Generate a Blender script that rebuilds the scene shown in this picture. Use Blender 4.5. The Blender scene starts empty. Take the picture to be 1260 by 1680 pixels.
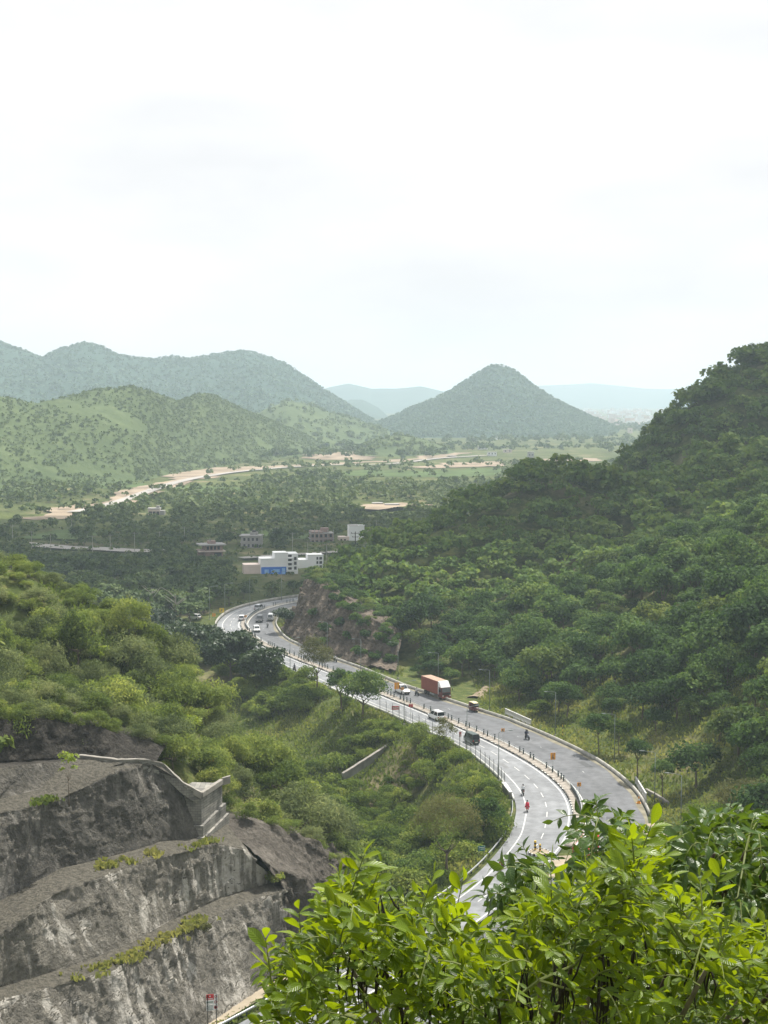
import bpy, math, random
import numpy as np
from mathutils import Vector, Matrix, Quaternion

R = math.radians
random.seed(7)
rng = np.random.default_rng(7)
SC = bpy.context.scene
COL = SC.collection

# ------------------------------------------------------------------ camera, sky, sun, exposure
F_PX, PITCH, CAM_H = 2525.0, R(4.3), 62.0
cam_data = bpy.data.cameras.new('camera')
cam = bpy.data.objects.new('camera', cam_data)
COL.objects.link(cam)
cam.location = (0, 0, CAM_H)
cam.rotation_euler = (R(90) - PITCH, 0, 0)
cam_data.sensor_fit = 'VERTICAL'
cam_data.angle_y = 2 * math.atan(840 / F_PX)
cam_data.clip_start = 0.2
cam_data.clip_end = 60000
SC.camera = cam

SUN_EL, SUN_AZ = R(60), R(32)          # azimuth from +Y towards +X
world = bpy.data.worlds.new("World")
SC.world = world
world.use_nodes = True
wn, wl = world.node_tree.nodes, world.node_tree.links
wn.clear()
w_out = wn.new('ShaderNodeOutputWorld')
w_bg = wn.new('ShaderNodeBackground')
w_bg.inputs['Strength'].default_value = 0.076
sky = wn.new('ShaderNodeTexSky')
sky.sky_type = 'NISHITA'
sky.sun_disc = False
sky.sun_elevation = SUN_EL
sky.sun_rotation = SUN_AZ
sky.dust_density = 3.0
# thin bright overcast: broken cloud veil over the whole dome
w_tc = wn.new('ShaderNodeTexCoord')
w_map = wn.new('ShaderNodeMapping')
w_map.inputs['Scale'].default_value = (1.6, 1.6, 5.0)
w_noise = wn.new('ShaderNodeTexNoise')
w_noise.inputs['Scale'].default_value = 1.8
w_noise.inputs['Detail'].default_value = 5
w_noise.inputs['Roughness'].default_value = 0.5
w_ramp = wn.new('ShaderNodeValToRGB')
w_ramp.color_ramp.elements[0].position = 0.3
w_ramp.color_ramp.elements[0].color = (0.96, 0.96, 0.96, 1)
w_ramp.color_ramp.elements[1].position = 0.62
w_ramp.color_ramp.elements[1].color = (1, 1, 1, 1)
w_mix = wn.new('ShaderNodeMixRGB')
w_noise2 = wn.new('ShaderNodeTexNoise')
w_noise2.inputs['Scale'].default_value = 2.6
w_noise2.inputs['Detail'].default_value = 6
w_noise2.inputs['Roughness'].default_value = 0.5
w_ramp2 = wn.new('ShaderNodeValToRGB')
w_ramp2.color_ramp.elements[0].position = 0.36
w_ramp2.color_ramp.elements[0].color = (8.05, 8.13, 8.28, 1)
w_ramp2.color_ramp.elements[1].position = 0.58
w_ramp2.color_ramp.elements[1].color = (9.1, 9.1, 9.14, 1)
wl.new(w_map.outputs['Vector'], w_noise2.inputs['Vector'])
wl.new(w_noise2.outputs['Fac'], w_ramp2.inputs['Fac'])
wl.new(w_ramp2.outputs['Color'], w_mix.inputs['Color2'])
wl.new(w_tc.outputs['Generated'], w_map.inputs['Vector'])
wl.new(w_map.outputs['Vector'], w_noise.inputs['Vector'])
wl.new(w_noise.outputs['Fac'], w_ramp.inputs['Fac'])
wl.new(w_ramp.outputs['Color'], w_mix.inputs['Fac'])
wl.new(sky.outputs['Color'], w_mix.inputs['Color1'])
wl.new(w_mix.outputs['Color'], w_bg.inputs['Color'])
wl.new(w_bg.outputs['Background'], w_out.inputs['Surface'])

sun_data = bpy.data.lights.new('sun', 'SUN')
sun_data.energy = 5.0
sun_data.angle = R(0.5)
sun_data.color = (1.0, 0.95, 0.86)
sun = bpy.data.objects.new('sun', sun_data)
COL.objects.link(sun)
SUN_DIR = Vector((math.cos(SUN_EL) * math.sin(SUN_AZ), math.cos(SUN_EL) * math.cos(SUN_AZ), math.sin(SUN_EL)))
sun.rotation_euler = SUN_DIR.to_track_quat('Z', 'Y').to_euler()
sun.location = (0, 0, 400)

SC.view_settings.view_transform = 'Standard'
SC.view_settings.look = 'None'
SC.view_settings.exposure = 0.62
SC.view_settings.gamma = 1.0
SC.view_settings.use_curve_mapping = False
try:
    SC.cycles.max_bounces = 7
    SC.cycles.diffuse_bounces = 3
    SC.cycles.glossy_bounces = 2
    SC.cycles.transmission_bounces = 4
    SC.cycles.transparent_max_bounces = 6
    SC.cycles.volume_bounces = 1
    SC.cycles.caustics_reflective = False
    SC.cycles.caustics_refractive = False
    SC.cycles.use_denoising = True
except Exception:
    pass

# ------------------------------------------------------------------ helpers: positions
CP, SP = math.cos(PITCH), math.sin(PITCH)

def ray(px, py):
    u, v = (px - 630) / F_PX, (840 - py) / F_PX
    return np.array([u, CP + v * SP, -SP + v * CP])

def at_z(px, py, z=0.0):
    """Point where the line of sight through a photo pixel meets the level z."""
    d = ray(px, py)
    t = (z - CAM_H) / d[2]
    return np.array([d[0] * t, d[1] * t, z])

def at_d(px, py, dist, dz=0.0):
    """Point on the line of sight at the forward distance dist."""
    d = ray(px, py)
    t = dist / d[1]
    return np.array([d[0] * t, dist, CAM_H + d[2] * t + dz])

# ------------------------------------------------------------------ helpers: objects
def tag(o, label=None, cat=None, group=None, kind=None):
    if label: o['label'] = label
    if cat: o['category'] = cat
    if group: o['group'] = group
    if kind: o['kind'] = kind
    return o

def link(o, parent=None):
    COL.objects.link(o)
    if parent is not None:
        o.parent = parent
    return o

def empty(name, loc=(0, 0, 0), rz=0.0):
    o = bpy.data.objects.new(name, None)
    o.empty_display_size = 0.3
    o.location = loc
    o.rotation_euler = (0, 0, rz)
    return link(o)

def obj(name, me, parent=None, loc=None, rz=None):
    o = bpy.data.objects.new(name, me)
    if loc is not None: o.location = loc
    if rz is not None: o.rotation_euler = (0, 0, rz)
    return link(o, parent)

def children(o):
    return list(o.children)

def copy_tree(o, parent=None):
    c = o.copy()
    link(c, parent)
    for ch in list(o.children):
        copy_tree(ch, c)
    return c

def mesh_np(name, V, groups, mats=(), tint=None, uv=None, smooth=False):
    """groups: list of (faces (n,k) int array, material index)."""
    me = bpy.data.meshes.new(name)
    V = np.asarray(V, dtype=np.float32)
    me.vertices.add(len(V))
    me.vertices.foreach_set('co', V.ravel())
    loops, starts, totals, mi = [], [], [], []
    n = 0
    for Fa, m in groups:
        Fa = np.asarray(Fa, dtype=np.int32)
        if len(Fa) == 0: continue
        k = Fa.shape[1]
        loops.append(Fa.ravel())
        starts.append(n + np.arange(len(Fa)) * k)
        totals.append(np.full(len(Fa), k))
        mi.append(np.full(len(Fa), m))
        n += Fa.size
    loops = np.concatenate(loops).astype(np.int32)
    starts = np.concatenate(starts).astype(np.int32)
    mi = np.concatenate(mi).astype(np.int32)
    me.loops.add(len(loops))
    me.loops.foreach_set('vertex_index', loops)
    me.polygons.add(len(starts))
    me.polygons.foreach_set('loop_start', starts)
    me.polygons.foreach_set('material_index', mi)
    if smooth:
        me.polygons.foreach_set('use_smooth', np.ones(len(starts), dtype=bool))
    for m in mats:
        me.materials.append(m)
    me.update(calc_edges=True)
    if tint is not None:
        a = me.attributes.new('tint', 'FLOAT', 'POINT')
        a.data.foreach_set('value', np.asarray(tint, dtype=np.float32))
    if uv is not None:
        l = me.uv_layers.new(name='uv')
        l.data.foreach_set('uv', np.asarray(uv, dtype=np.float32)[loops].ravel())
    me.validate()
    return me

class MB:
    """Collects simple shapes and links them as one mesh."""
    def __init__(self):
        self.V, self.Q, self.M = [], [], []
        self.mat = 0
        self.xf = None
    def _add(self, vs, fs):
        b = len(self.V)
        for v in vs:
            v = Vector(v)
            if self.xf is not None: v = self.xf @ v
            self.V.append(tuple(v))
        for f in fs:
            self.Q.append([i + b for i in f])
            self.M.append(self.mat)
        return self
    def box(self, c, s, rz=0.0, taper=(1, 1)):
        x, y, z = s[0] / 2, s[1] / 2, s[2] / 2
        vs = []
        for zz, t in ((-z, (1, 1)), (z, taper)):
            for xx, yy in ((-x, -y), (x, -y), (x, y), (-x, y)):
                X, Y = xx * t[0], yy * t[1]
                cs, sn = math.cos(rz), math.sin(rz)
                vs.append((c[0] + X * cs - Y * sn, c[1] + X * sn + Y * cs, c[2] + zz))
        return self._add(vs, [(3, 2, 1, 0), (4, 5, 6, 7), (0, 1, 5, 4), (1, 2, 6, 5), (2, 3, 7, 6), (3, 0, 4, 7)])
    def tube(self, path, r, n=6, cap=True):
        path = [Vector(p) for p in path]
        rr = r if hasattr(r, '__len__') else [r] * len(path)
        vs, fs = [], []
        for i, p in enumerate(path):
            t = (path[min(i + 1, len(path) - 1)] - path[max(i - 1, 0)]).normalized()
            a = t.orthogonal().normalized() if abs(t.z) > .95 else t.cross(Vector((0, 0, 1))).normalized()
            b = t.cross(a)
            for k in range(n):
                w = 2 * math.pi * k / n
                vs.append(p + (a * math.cos(w) + b * math.sin(w)) * rr[i])
        for i in range(len(path) - 1):
            for k in range(n):
                k2 = (k + 1) % n
                fs.append((i * n + k, i * n + k2, (i + 1) * n + k2, (i + 1) * n + k))
        if cap:
            fs.append(tuple(range(n))[::-1])
            fs.append(tuple((len(path) - 1) * n + k for k in range(n)))
        return self._add(vs, fs)
    def lathe(self, prof, c=(0, 0, 0), n=12, axis='Z'):
        vs, fs = [], []
        for (r, h) in prof:
            for k in range(n):
                w = 2 * math.pi * k / n
                p = (r * math.cos(w), r * math.sin(w), h)
                if axis == 'Y': p = (p[0], p[2], p[1])
                if axis == 'X': p = (p[2], p[0], p[1])
                vs.append((p[0] + c[0], p[1] + c[1], p[2] + c[2]))
        m = len(prof)
        for i in range(m - 1):
            for k in range(n):
                k2 = (k + 1) % n
                f = (i * n + k, i * n + k2, (i + 1) * n + k2, (i + 1) * n + k)
                fs.append(f if axis != 'Y' else f[::-1])
        fs.append(tuple(range(n)) if axis == 'Y' else tuple(range(n))[::-1])
        top = tuple((m - 1) * n + k for k in range(n))
        fs.append(top[::-1] if axis == 'Y' else top)
        return self._add(vs, fs)
    def prism(self, outline, y0, y1):
        """outline in (x, z), extruded along y."""
        n = len(outline)
        vs = [(x, y0, z) for x, z in outline] + [(x, y1, z) for x, z in outline]
        fs = [tuple(range(n)), tuple(range(2 * n - 1, n - 1, -1))]
        for i in range(n):
            j = (i + 1) % n
            fs.append((i, i + n, j + n, j))
        return self._add(vs, fs)
    def loft(self, sections, caps=True):
        n = len(sections[0])
        vs = [p for s in sections for p in s]
        fs = []
        for i in range(len(sections) - 1):
            for k in range(n):
                k2 = (k + 1) % n
                fs.append((i * n + k, i * n + k2, (i + 1) * n + k2, (i + 1) * n + k))
        if caps:
            fs.append(tuple(range(n))[::-1])
            fs.append(tuple((len(sections) - 1) * n + k for k in range(n)))
        return self._add(vs, fs)
    def quad(self, a, b, c, d):
        return self._add([a, b, c, d], [(0, 1, 2, 3)])
    def mesh(self, name, mats, smooth=False):
        me = bpy.data.meshes.new(name)
        me.from_pydata(self.V, [], self.Q)
        for m in (mats if isinstance(mats, (list, tuple)) else [mats]):
            me.materials.append(m)
        me.polygons.foreach_set('material_index', self.M)
        if smooth:
            me.polygons.foreach_set('use_smooth', [True] * len(self.Q))
        me.update()
        import bmesh
        bm = bmesh.new(); bm.from_mesh(me)
        bmesh.ops.recalc_face_normals(bm, faces=bm.faces)
        bm.to_mesh(me); bm.free()
        return me
    def build(self, name, mats, parent=None, smooth=False, loc=None, rz=None):
        return obj(name, self.mesh(name, mats, smooth), parent, loc, rz)

# ------------------------------------------------------------------ helpers: numpy noise
_perm = rng.permutation(4096)
_vals = rng.random(4096)

def _hash(i, j, k):
    return _vals[(_perm[(_perm[(i & 4095)] + j) & 4095] + k) & 4095]

def noise3(P):
    P = np.asarray(P, dtype=np.float64)
    I = np.floor(P).astype(np.int64)
    f = P - I
    f = f * f * f * (f * (f * 6 - 15) + 10)
    o = 0
    for dx in (0, 1):
        wx = f[..., 0] if dx else 1 - f[..., 0]
        for dy in (0, 1):
            wy = f[..., 1] if dy else 1 - f[..., 1]
            for dz in (0, 1):
                wz = f[..., 2] if dz else 1 - f[..., 2]
                o = o + wx * wy * wz * _hash(I[..., 0] + dx, I[..., 1] + dy, I[..., 2] + dz)
    return o * 2 - 1

def fbm(P, octaves=4, lac=2.03, gain=0.5, ridged=False):
    P = np.asarray(P, dtype=np.float64)
    a, s, o = 1.0, 0.0, 0
    for k in range(octaves):
        n = noise3(P + 17.3 * k)
        if ridged: n = 1 - 2 * np.abs(n)
        o = o + a * n
        s += a
        a *= gain
        P = P * lac
    return o / s

# ------------------------------------------------------------------ helpers: materials
def mat_base(name):
    m = bpy.data.materials.new(name)
    m.use_nodes = True
    nt = m.node_tree
    return m, nt, nt.nodes, nt.links, nt.nodes['Principled BSDF']

def ramp(nodes, stops):
    r = nodes.new('ShaderNodeValToRGB')
    e = r.color_ramp.elements
    while len(e) < len(stops): e.new(0.5)
    for k, (p, c) in enumerate(stops):
        e[k].position = p
        e[k].color = tuple(c) + (1,)
    return r

def plain(name, col, rough=0.6, metal=0.0, var=0.12, scale=3.0, spec=0.5, coat=0.0):
    """Painted or bare surface with slight wear and grain."""
    m, nt, N, L, b = mat_base(name)
    tc = N.new('ShaderNodeTexCoord')
    no = N.new('ShaderNodeTexNoise')
    no.inputs['Scale'].default_value = scale
    no.inputs['Detail'].default_value = 5
    L.new(tc.outputs['Object'], no.inputs['Vector'])
    c = np.array(col)
    r = ramp(N, [(0.3, np.clip(c * (1 - var), 0, 1)), (0.7, np.clip(c * (1 + var), 0, 1))])
    L.new(no.outputs['Fac'], r.inputs['Fac'])
    L.new(r.outputs['Color'], b.inputs['Base Color'])
    b.inputs['Roughness'].default_value = rough
    b.inputs['Metallic'].default_value = metal
    b.inputs['Specular IOR Level'].default_value = spec
    b.inputs['Coat Weight'].default_value = coat
    return m

def foliage(name, stops, trans=0.35, rough=0.55, spec=0.25, attr='tint', wo=0.4, wt=0.35, wi=0.25):
    """Leaf colour varies by plant, by clump and by leaf; light passes through the leaves."""
    m, nt, N, L, b = mat_base(name)
    oi = N.new('ShaderNodeObjectInfo')
    at = N.new('ShaderNodeAttribute'); at.attribute_name = attr
    ge = N.new('ShaderNodeNewGeometry')
    def mul(sock, f):
        q = N.new('ShaderNodeMath'); q.operation = 'MULTIPLY'
        L.new(sock, q.inputs[0]); q.inputs[1].default_value = f
        return q.outputs[0]
    def add(a, c):
        q = N.new('ShaderNodeMath'); q.operation = 'ADD'
        L.new(a, q.inputs[0]); L.new(c, q.inputs[1])
        return q.outputs[0]
    f = add(add(mul(oi.outputs['Random'], wo), mul(at.outputs['Fac'], wt)), mul(ge.outputs['Random Per Island'], wi))
    r = ramp(N, stops)
    L.new(f, r.inputs['Fac'])
    L.new(r.outputs['Color'], b.inputs['Base Color'])
    b.inputs['Roughness'].default_value = rough
    b.inputs['Specular IOR Level'].default_value = spec
    tr = N.new('ShaderNodeBsdfTranslucent')
    hs = N.new('ShaderNodeHueSaturation')
    hs.inputs['Hue'].default_value = 0.485
    hs.inputs['Saturation'].default_value = 1.1
    hs.inputs['Value'].default_value = 1.5
    L.new(r.outputs['Color'], hs.inputs['Color'])
    L.new(hs.outputs['Color'], tr.inputs['Color'])
    mx = N.new('ShaderNodeMixShader')
    mx.inputs['Fac'].default_value = trans
    L.new(b.outputs['BSDF'], mx.inputs[1])
    L.new(tr.outputs['BSDF'], mx.inputs[2])
    L.new(mx.outputs['Shader'], N['Material Output'].inputs['Surface'])
    return m
# ================================================================== THE LAND
# ------------------------------------------------------------------ the line of the highway
def catmull(P, n=12):
    P = np.asarray(P, float)
    P = np.vstack([2 * P[0] - P[1], P, 2 * P[-1] - P[-2]])
    out = []
    for i in range(1, len(P) - 2):
        for k in range(n):
            t = k / n
            a, b, c, d = P[i - 1], P[i], P[i + 1], P[i + 2]
            out.append(.5 * ((2 * b) + (-a + c) * t + (2 * a - 5 * b + 4 * c - d) * t * t + (-a + 3 * b - 3 * c + d) * t ** 3))
    out.append(P[-2])
    return np.array(out)

def resample(P, step):
    P = np.asarray(P, float)
    s = np.r_[0, np.cumsum(np.linalg.norm(np.diff(P, axis=0), axis=1))]
    n = max(2, int(round(s[-1] / step)) + 1)
    q = np.linspace(0, s[-1], n)
    return np.stack([np.interp(q, s, P[:, k]) for k in range(P.shape[1])], 1)

def smooth1(a, k):
    pad = np.r_[np.full(k, a[0]), a, np.full(k, a[-1])]
    return np.convolve(pad, np.ones(2 * k + 1) / (2 * k + 1), 'valid')

MED = resample(catmull([(95, 507), (60, 503), (25, 495), (-3, 482), (-20, 469.5), (-31, 455.5), (-36.8, 440), (-38.3, 421), (-36.6, 406), (-31.5, 386),
                        (-20, 360), (-11, 342), (0.6, 316), (7.8, 301), (14.6, 286), (21.4, 269.5), (26.3, 254.5), (29, 241), (29.4, 229.5), (28.2, 219),
                        (26, 209), (20, 193), (11, 175), (2, 159), (-10, 140), (-25, 120), (-45, 98)]), 1.5)
NS = len(MED)
TAN = np.gradient(MED, axis=0)
TAN /= np.linalg.norm(TAN, axis=1)[:, None]
NLF = np.stack([TAN[:, 1], -TAN[:, 0]], 1)           # towards the outgoing carriageway
STA = np.r_[0, np.cumsum(np.linalg.norm(np.diff(MED, axis=0), axis=1))]

def edge_offset(px_pts, sign, default):
    E_ = catmull([at_z(*p)[:2] for p in px_pts], 8)
    d = np.full(NS, np.nan)
    rel = E_[None] - MED[:, None]
    al = np.abs((rel * TAN[:, None]).sum(2))
    la = (rel * NLF[:, None]).sum(2) * sign
    al = np.where((la > 2) & (la < 16), al, 1e9)
    k = al.argmin(1)
    ok = al[np.arange(NS), k] < 2.5
    d[ok] = la[np.arange(NS), k][ok]
    g = np.where(~np.isnan(d))[0]
    d = np.interp(np.arange(NS), g, d[g]) if len(g) else np.full(NS, default)
    return smooth1(smooth1(d, 6), 6)

OFF_R = edge_offset([(487, 991), (470, 1000), (455, 1013), (452, 1025), (460, 1040), (480, 1055), (520, 1075), (560, 1090), (620, 1112), (690, 1135), (740, 1152),
                     (800, 1172), (880, 1197), (960, 1238), (1010, 1272), (1045, 1308), (1065, 1345)], -1, 9)
OFF_L = edge_offset([(485, 987), (430, 995), (385, 1008), (358, 1020)], 1, 8)
OFF_L2 = edge_offset([(630, 1163), (700, 1190), (745, 1215), (790, 1250), (820, 1275), (843, 1310), (846, 1335), (835, 1370), (805, 1410), (765, 1450)], 1, 8)
_w = np.clip((400 - MED[:, 1]) / 60, 0, 1)
OFF_L = OFF_L * (1 - _w) + OFF_L2 * _w
OFF_R = np.clip(OFF_R, 7.4, 10.5)
OFF_L = np.clip(OFF_L, 7.4, 10.5)

def side(off):
    """Curve at lateral offset off (positive: outgoing side)."""
    return MED + NLF * (np.asarray(off)[:, None] if hasattr(off, '__len__') else off)

CUR_R, CUR_L = side(-OFF_R), side(OFF_L)

def near_station(x, y):
    return int(((MED - (x, y)) ** 2).sum(1).argmin())

def idx_range(y_far, y_near):
    k = np.where((MED[:, 1] <= y_far) & (MED[:, 1] >= y_near))[0]
    return k[0], k[-1]

# ------------------------------------------------------------------ ground heights
GP = []
def gd(px, py, d, veg=0.0): GP.append(at_d(px, py, d, -veg))
def gw(x, y, z): GP.append(np.array([x, y, z], float))
for i in range(0, NS, 14):
    for c, e in ((CUR_R, -3.0), (CUR_L, 3.0)):
        p = c[i] + NLF[i] * e
        gw(p[0], p[1], -0.2)
# hill on the incoming side of the road
for a in [(510, 952, 412, 0), (520, 930, 420, 7), (560, 905, 425, 7), (600, 885, 432, 7), (650, 862, 440, 7), (700, 845, 450, 7), (760, 818, 460, 8), (830, 790, 472, 8),
          (880, 772, 482, 8), (930, 760, 495, 8), (1010, 748, 520, 7), (1040, 700, 590, 12), (1070, 672, 610, 14), (1100, 650, 622, 16), (1150, 620, 640, 19), (1200, 590, 655, 23),
          (1260, 550, 668, 28), (1400, 480, 690, 32),
          (1260, 660, 560, 6), (1260, 740, 470, 6), (1150, 700, 560, 6), (1150, 760, 490, 6), (1080, 770, 500, 6),
          (1260, 850, 345, 5), (1260, 800, 400, 6), (1150, 860, 400, 5), (1050, 860, 430, 5), (950, 860, 430, 5), (850, 870, 425, 5), (750, 900, 415, 5), (650, 930, 405, 5), (560, 960, 405, 4),
          (1100, 1000, 315, 4), (1000, 980, 345, 4), (900, 980, 365, 4), (800, 1000, 368, 4), (700, 1010, 372, 3), (650, 1020, 372, 2),
          (1260, 980, 285, 4), (1260, 1100, 247, 4), (1150, 1100, 270, 4), (1050, 1110, 290, 3), (950, 1100, 312, 3), (850, 1110, 322, 3), (760, 1100, 338, 2), (690, 1090, 345, 2),
          (1150, 1250, 243, 1), (1260, 1300, 216, 2), (1080, 1200, 260, 1), (1000, 1170, 280, 1), (1200, 1400, 200, 1)]:
    gd(*a)
for p in [(85, 560, 12), (40, 540, 3), (0, 520, 0), (130, 640, 25), (150, 760, 8), (250, 800, 30), (300, 600, 72), (260, 450, 70), (200, 330, 55), (160, 230, 32), (120, 190, 15), (230, 260, 45), (80, 160, 4), (60, 190, 1), (350, 700, 92), (340, 420, 92),
          (60, 700, 0), (0, 650, 0), (-60, 650, 0), (-120, 650, 0), (-200, 650, 0), (0, 800, 0), (200, 900, 5), (-100, 800, 0), (-250, 800, 0), (-60, 560, 0), (-120, 560, 0), (-180, 560, 0), (-250, 560, 0),
          (-80, 500, -1), (-130, 500, -1), (-200, 470, 0), (-70, 440, -2), (-110, 430, -2), (-160, 400, 4), (-75, 400, -4), (-110, 370, -3)]:
    gw(*p)
# spur on the outgoing side, above the rock cut
for a in [(0, 890, 232, 4.6), (60, 905, 231, 4.6), (130, 960, 228, 4.4), (200, 1000, 226, 4.4), (260, 1045, 222, 4.4), (320, 1085, 215, 4.4), (350, 1130, 207, 4), (400, 1190, 203, 4), (480, 1245, 199, 4), (540, 1330, 195, 3),
          (0, 1000, 210, 3), (100, 1050, 205, 3), (0, 1100, 187, 3), (100, 1130, 188, 3), (200, 1150, 190, 3), (250, 1110, 203, 3), (300, 1190, 190, 3), (0, 1178, 170, 1), (120, 1190, 172, 1), (250, 1212, 176, 1), (330, 1240, 180, 1),
          (390, 1300, 180, 1.5), (450, 1330, 181, 1.5), (530, 1385, 189, 1), (-150, 850, 230, 4), (-150, 1000, 195, 3), (-150, 1150, 165, 2)]:
    gd(*a)
for p in [(-80, 262, 22), (-55, 258, 12), (-35, 250, 0), (-100, 290, 18), (-60, 290, 3), (-140, 300, 20), (-140, 350, 12), (-160, 240, 48), (-220, 260, 50), (-30, 230, -1)]:
    gw(*p)
# gully between spur and embankment
for p in [(-45, 330, -5), (-22, 310, -6), (-30, 290, -8), (-18, 275, -9), (-8, 283, -7), (-8, 262, -10), (2, 265, -7), (6, 250, -8), (-6, 240, -12), (4, 225, -11), (0, 210, -12), (-2, 198, -9), (9, 215, -5), (-15, 250, -9), (-60, 350, -5)]:
    gw(*p)
# the hill the picture is taken from
for p in [(0, 0, 60.3), (-10, 0, 60), (10, 0, 60.2), (0, 8, 55.4), (-8, 9, 54), (8, 9, 55), (0, 20, 46), (-20, 20, 44), (25, 20, 46), (0, 50, 25), (30, 60, 22), (-40, 50, 22), (10, 100, 4), (30, 130, 1), (50, 100, 8), (-20, 90, 3), (0, 125, 0), (90, 100, 20), (60, 60, 30),
          (-60, 60, 18), (-110, 110, 30), (-80, 120, 24), (0, -60, 70), (100, 0, 60), (-100, 0, 45), (200, 100, 60), (-200, 100, 60), (-60, 100, 6), (-75, 140, 30), (-52, 146, 26), (-30, 152, 14)]:
    gw(*p)
GP = np.array(GP)

def tps_fit(P, lam=3.0):
    n = len(P)
    S = 100.0
    X = P[:, :2] / S
    r2 = ((X[:, None] - X[None]) ** 2).sum(2)
    K = np.where(r2 > 0, r2 * np.log(np.maximum(r2, 1e-12)) * .5, 0) + lam * 1e-3 * np.eye(n)
    Q = np.c_[np.ones(n), X]
    A = np.zeros((n + 3, n + 3))
    A[:n, :n] = K; A[:n, n:] = Q; A[n:, :n] = Q.T
    sol = np.linalg.solve(A, np.r_[P[:, 2], 0, 0, 0])
    def ev(XY):
        XY = np.asarray(XY, float).reshape(-1, 2) / S
        out = np.empty(len(XY))
        for a in range(0, len(XY), 8000):
            q = XY[a:a + 8000]
            r2 = ((q[:, None] - X[None]) ** 2).sum(2)
            out[a:a + 8000] = (np.where(r2 > 0, r2 * np.log(np.maximum(r2, 1e-12)) * .5, 0) @ sol[:n]) + sol[n] + q @ sol[n + 1:]
        return out
    return ev
TPS = tps_fit(GP)
BLK = np.array([[CUR_R[i], CUR_L[i], MED[i]] for i in range(0, NS, 1)])

def road_lat(XY):
    """Distance beyond the paved edge (negative on the pavement)."""
    XY = np.asarray(XY, float).reshape(-1, 2)
    out = np.full(len(XY), 1e3)
    near = np.where((XY[:, 0] > -150) & (XY[:, 0] < 180) & (XY[:, 1] > 40) & (XY[:, 1] < 580))[0]
    for a in range(0, len(near), 4000):
        q = XY[near[a:a + 4000]]
        d2 = ((q[:, None] - MED[None]) ** 2).sum(2)
        k = d2.argmin(1)
        lat = ((q - MED[k]) * NLF[k]).sum(1)
        along = ((q - MED[k]) * TAN[k]).sum(1)
        e = np.where(lat > 0, lat - OFF_L[k], -lat - OFF_R[k])
        out[near[a:a + 4000]] = np.hypot(np.maximum(e, 0), np.maximum(np.abs(along) - 1.5, 0)) + np.minimum(e, 0)
    return out

def sstep(a, b, x):
    t = np.clip((x - a) / (b - a), 0, 1)
    return t * t * (3 - 2 * t)

def ground_z(XY):
    XY = np.asarray(XY, float).reshape(-1, 2)
    x, y = XY[:, 0], XY[:, 1]
    z = np.zeros(len(XY))
    near = (y < 1100) & (np.abs(x) < 650) & (y > -150)
    if near.any():
        zz = TPS(XY[near])
        w = sstep(1000, 740, y[near]) * sstep(640, 400, np.abs(x[near])) * sstep(-150, -60, y[near])
        z[near] = np.clip(zz, -16, 150) * w
    z = z + fbm(np.c_[XY / 23.0, np.zeros(len(XY))], 3) * (.2 + .7 * sstep(800, 560, y)) * sstep(4, 25, road_lat(XY))
    e = road_lat(XY)
    k = sstep(2.2, 11.0, e)
    return -0.22 * (1 - k) + z * k

def gz(x, y):
    return float(ground_z([[x, y]])[0])

# ------------------------------------------------------------------ ground material
def ground_material():
    m, nt, N, L, b = mat_base('grassy earth')
    tc = N.new('ShaderNodeNewGeometry')
    def noise(scale, det=5, rough=.6):
        n = N.new('ShaderNodeTexNoise')
        n.inputs['Scale'].default_value = scale
        n.inputs['Detail'].default_value = det
        n.inputs['Roughness'].default_value = rough
        L.new(tc.outputs['Position'], n.inputs['Vector'])
        return n
    a, c, d = noise(.035), noise(.5, 6, .7), noise(.011, 3)
    g = ramp(N, [(.32, (.034, .048, .013)), (.5, (.062, .080, .024)), (.66, (.120, .122, .046))])
    L.new(c.outputs['Fac'], g.inputs['Fac'])
    s = ramp(N, [(.35, (.16, .125, .075)), (.65, (.26, .21, .15))])
    L.new(c.outputs['Fac'], s.inputs['Fac'])
    k = ramp(N, [(.54, (0, 0, 0)), (.68, (.8, .8, .8))])
    L.new(a.outputs['Fac'], k.inputs['Fac'])
    mx = N.new('ShaderNodeMixRGB')
    L.new(k.outputs['Color'], mx.inputs['Fac']); L.new(g.outputs['Color'], mx.inputs['Color1']); L.new(s.outputs['Color'], mx.inputs['Color2'])
    # broad field-to-field variation
    f = ramp(N, [(.35, (.75, .8, .7)), (.65, (1.25, 1.25, 1.1))])
    L.new(d.outputs['Fac'], f.inputs['Fac'])
    mu = N.new('ShaderNodeMixRGB'); mu.blend_type = 'MULTIPLY'; mu.inputs['Fac'].default_value = 1
    L.new(mx.outputs['Color'], mu.inputs['Color1']); L.new(f.outputs['Color'], mu.inputs['Color2'])
    L.new(mu.outputs['Color'], b.inputs['Base Color'])
    b.inputs['Roughness'].default_value = .95
    b.inputs['Specular IOR Level'].default_value = .1
    bp = N.new('ShaderNodeBump'); bp.inputs['Strength'].default_value = .8; bp.inputs['Distance'].default_value = .5
    L.new(c.outputs['Fac'], bp.inputs['Height']); L.new(bp.outputs['Normal'], b.inputs['Normal'])
    return m
M_GROUND = ground_material()

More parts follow.
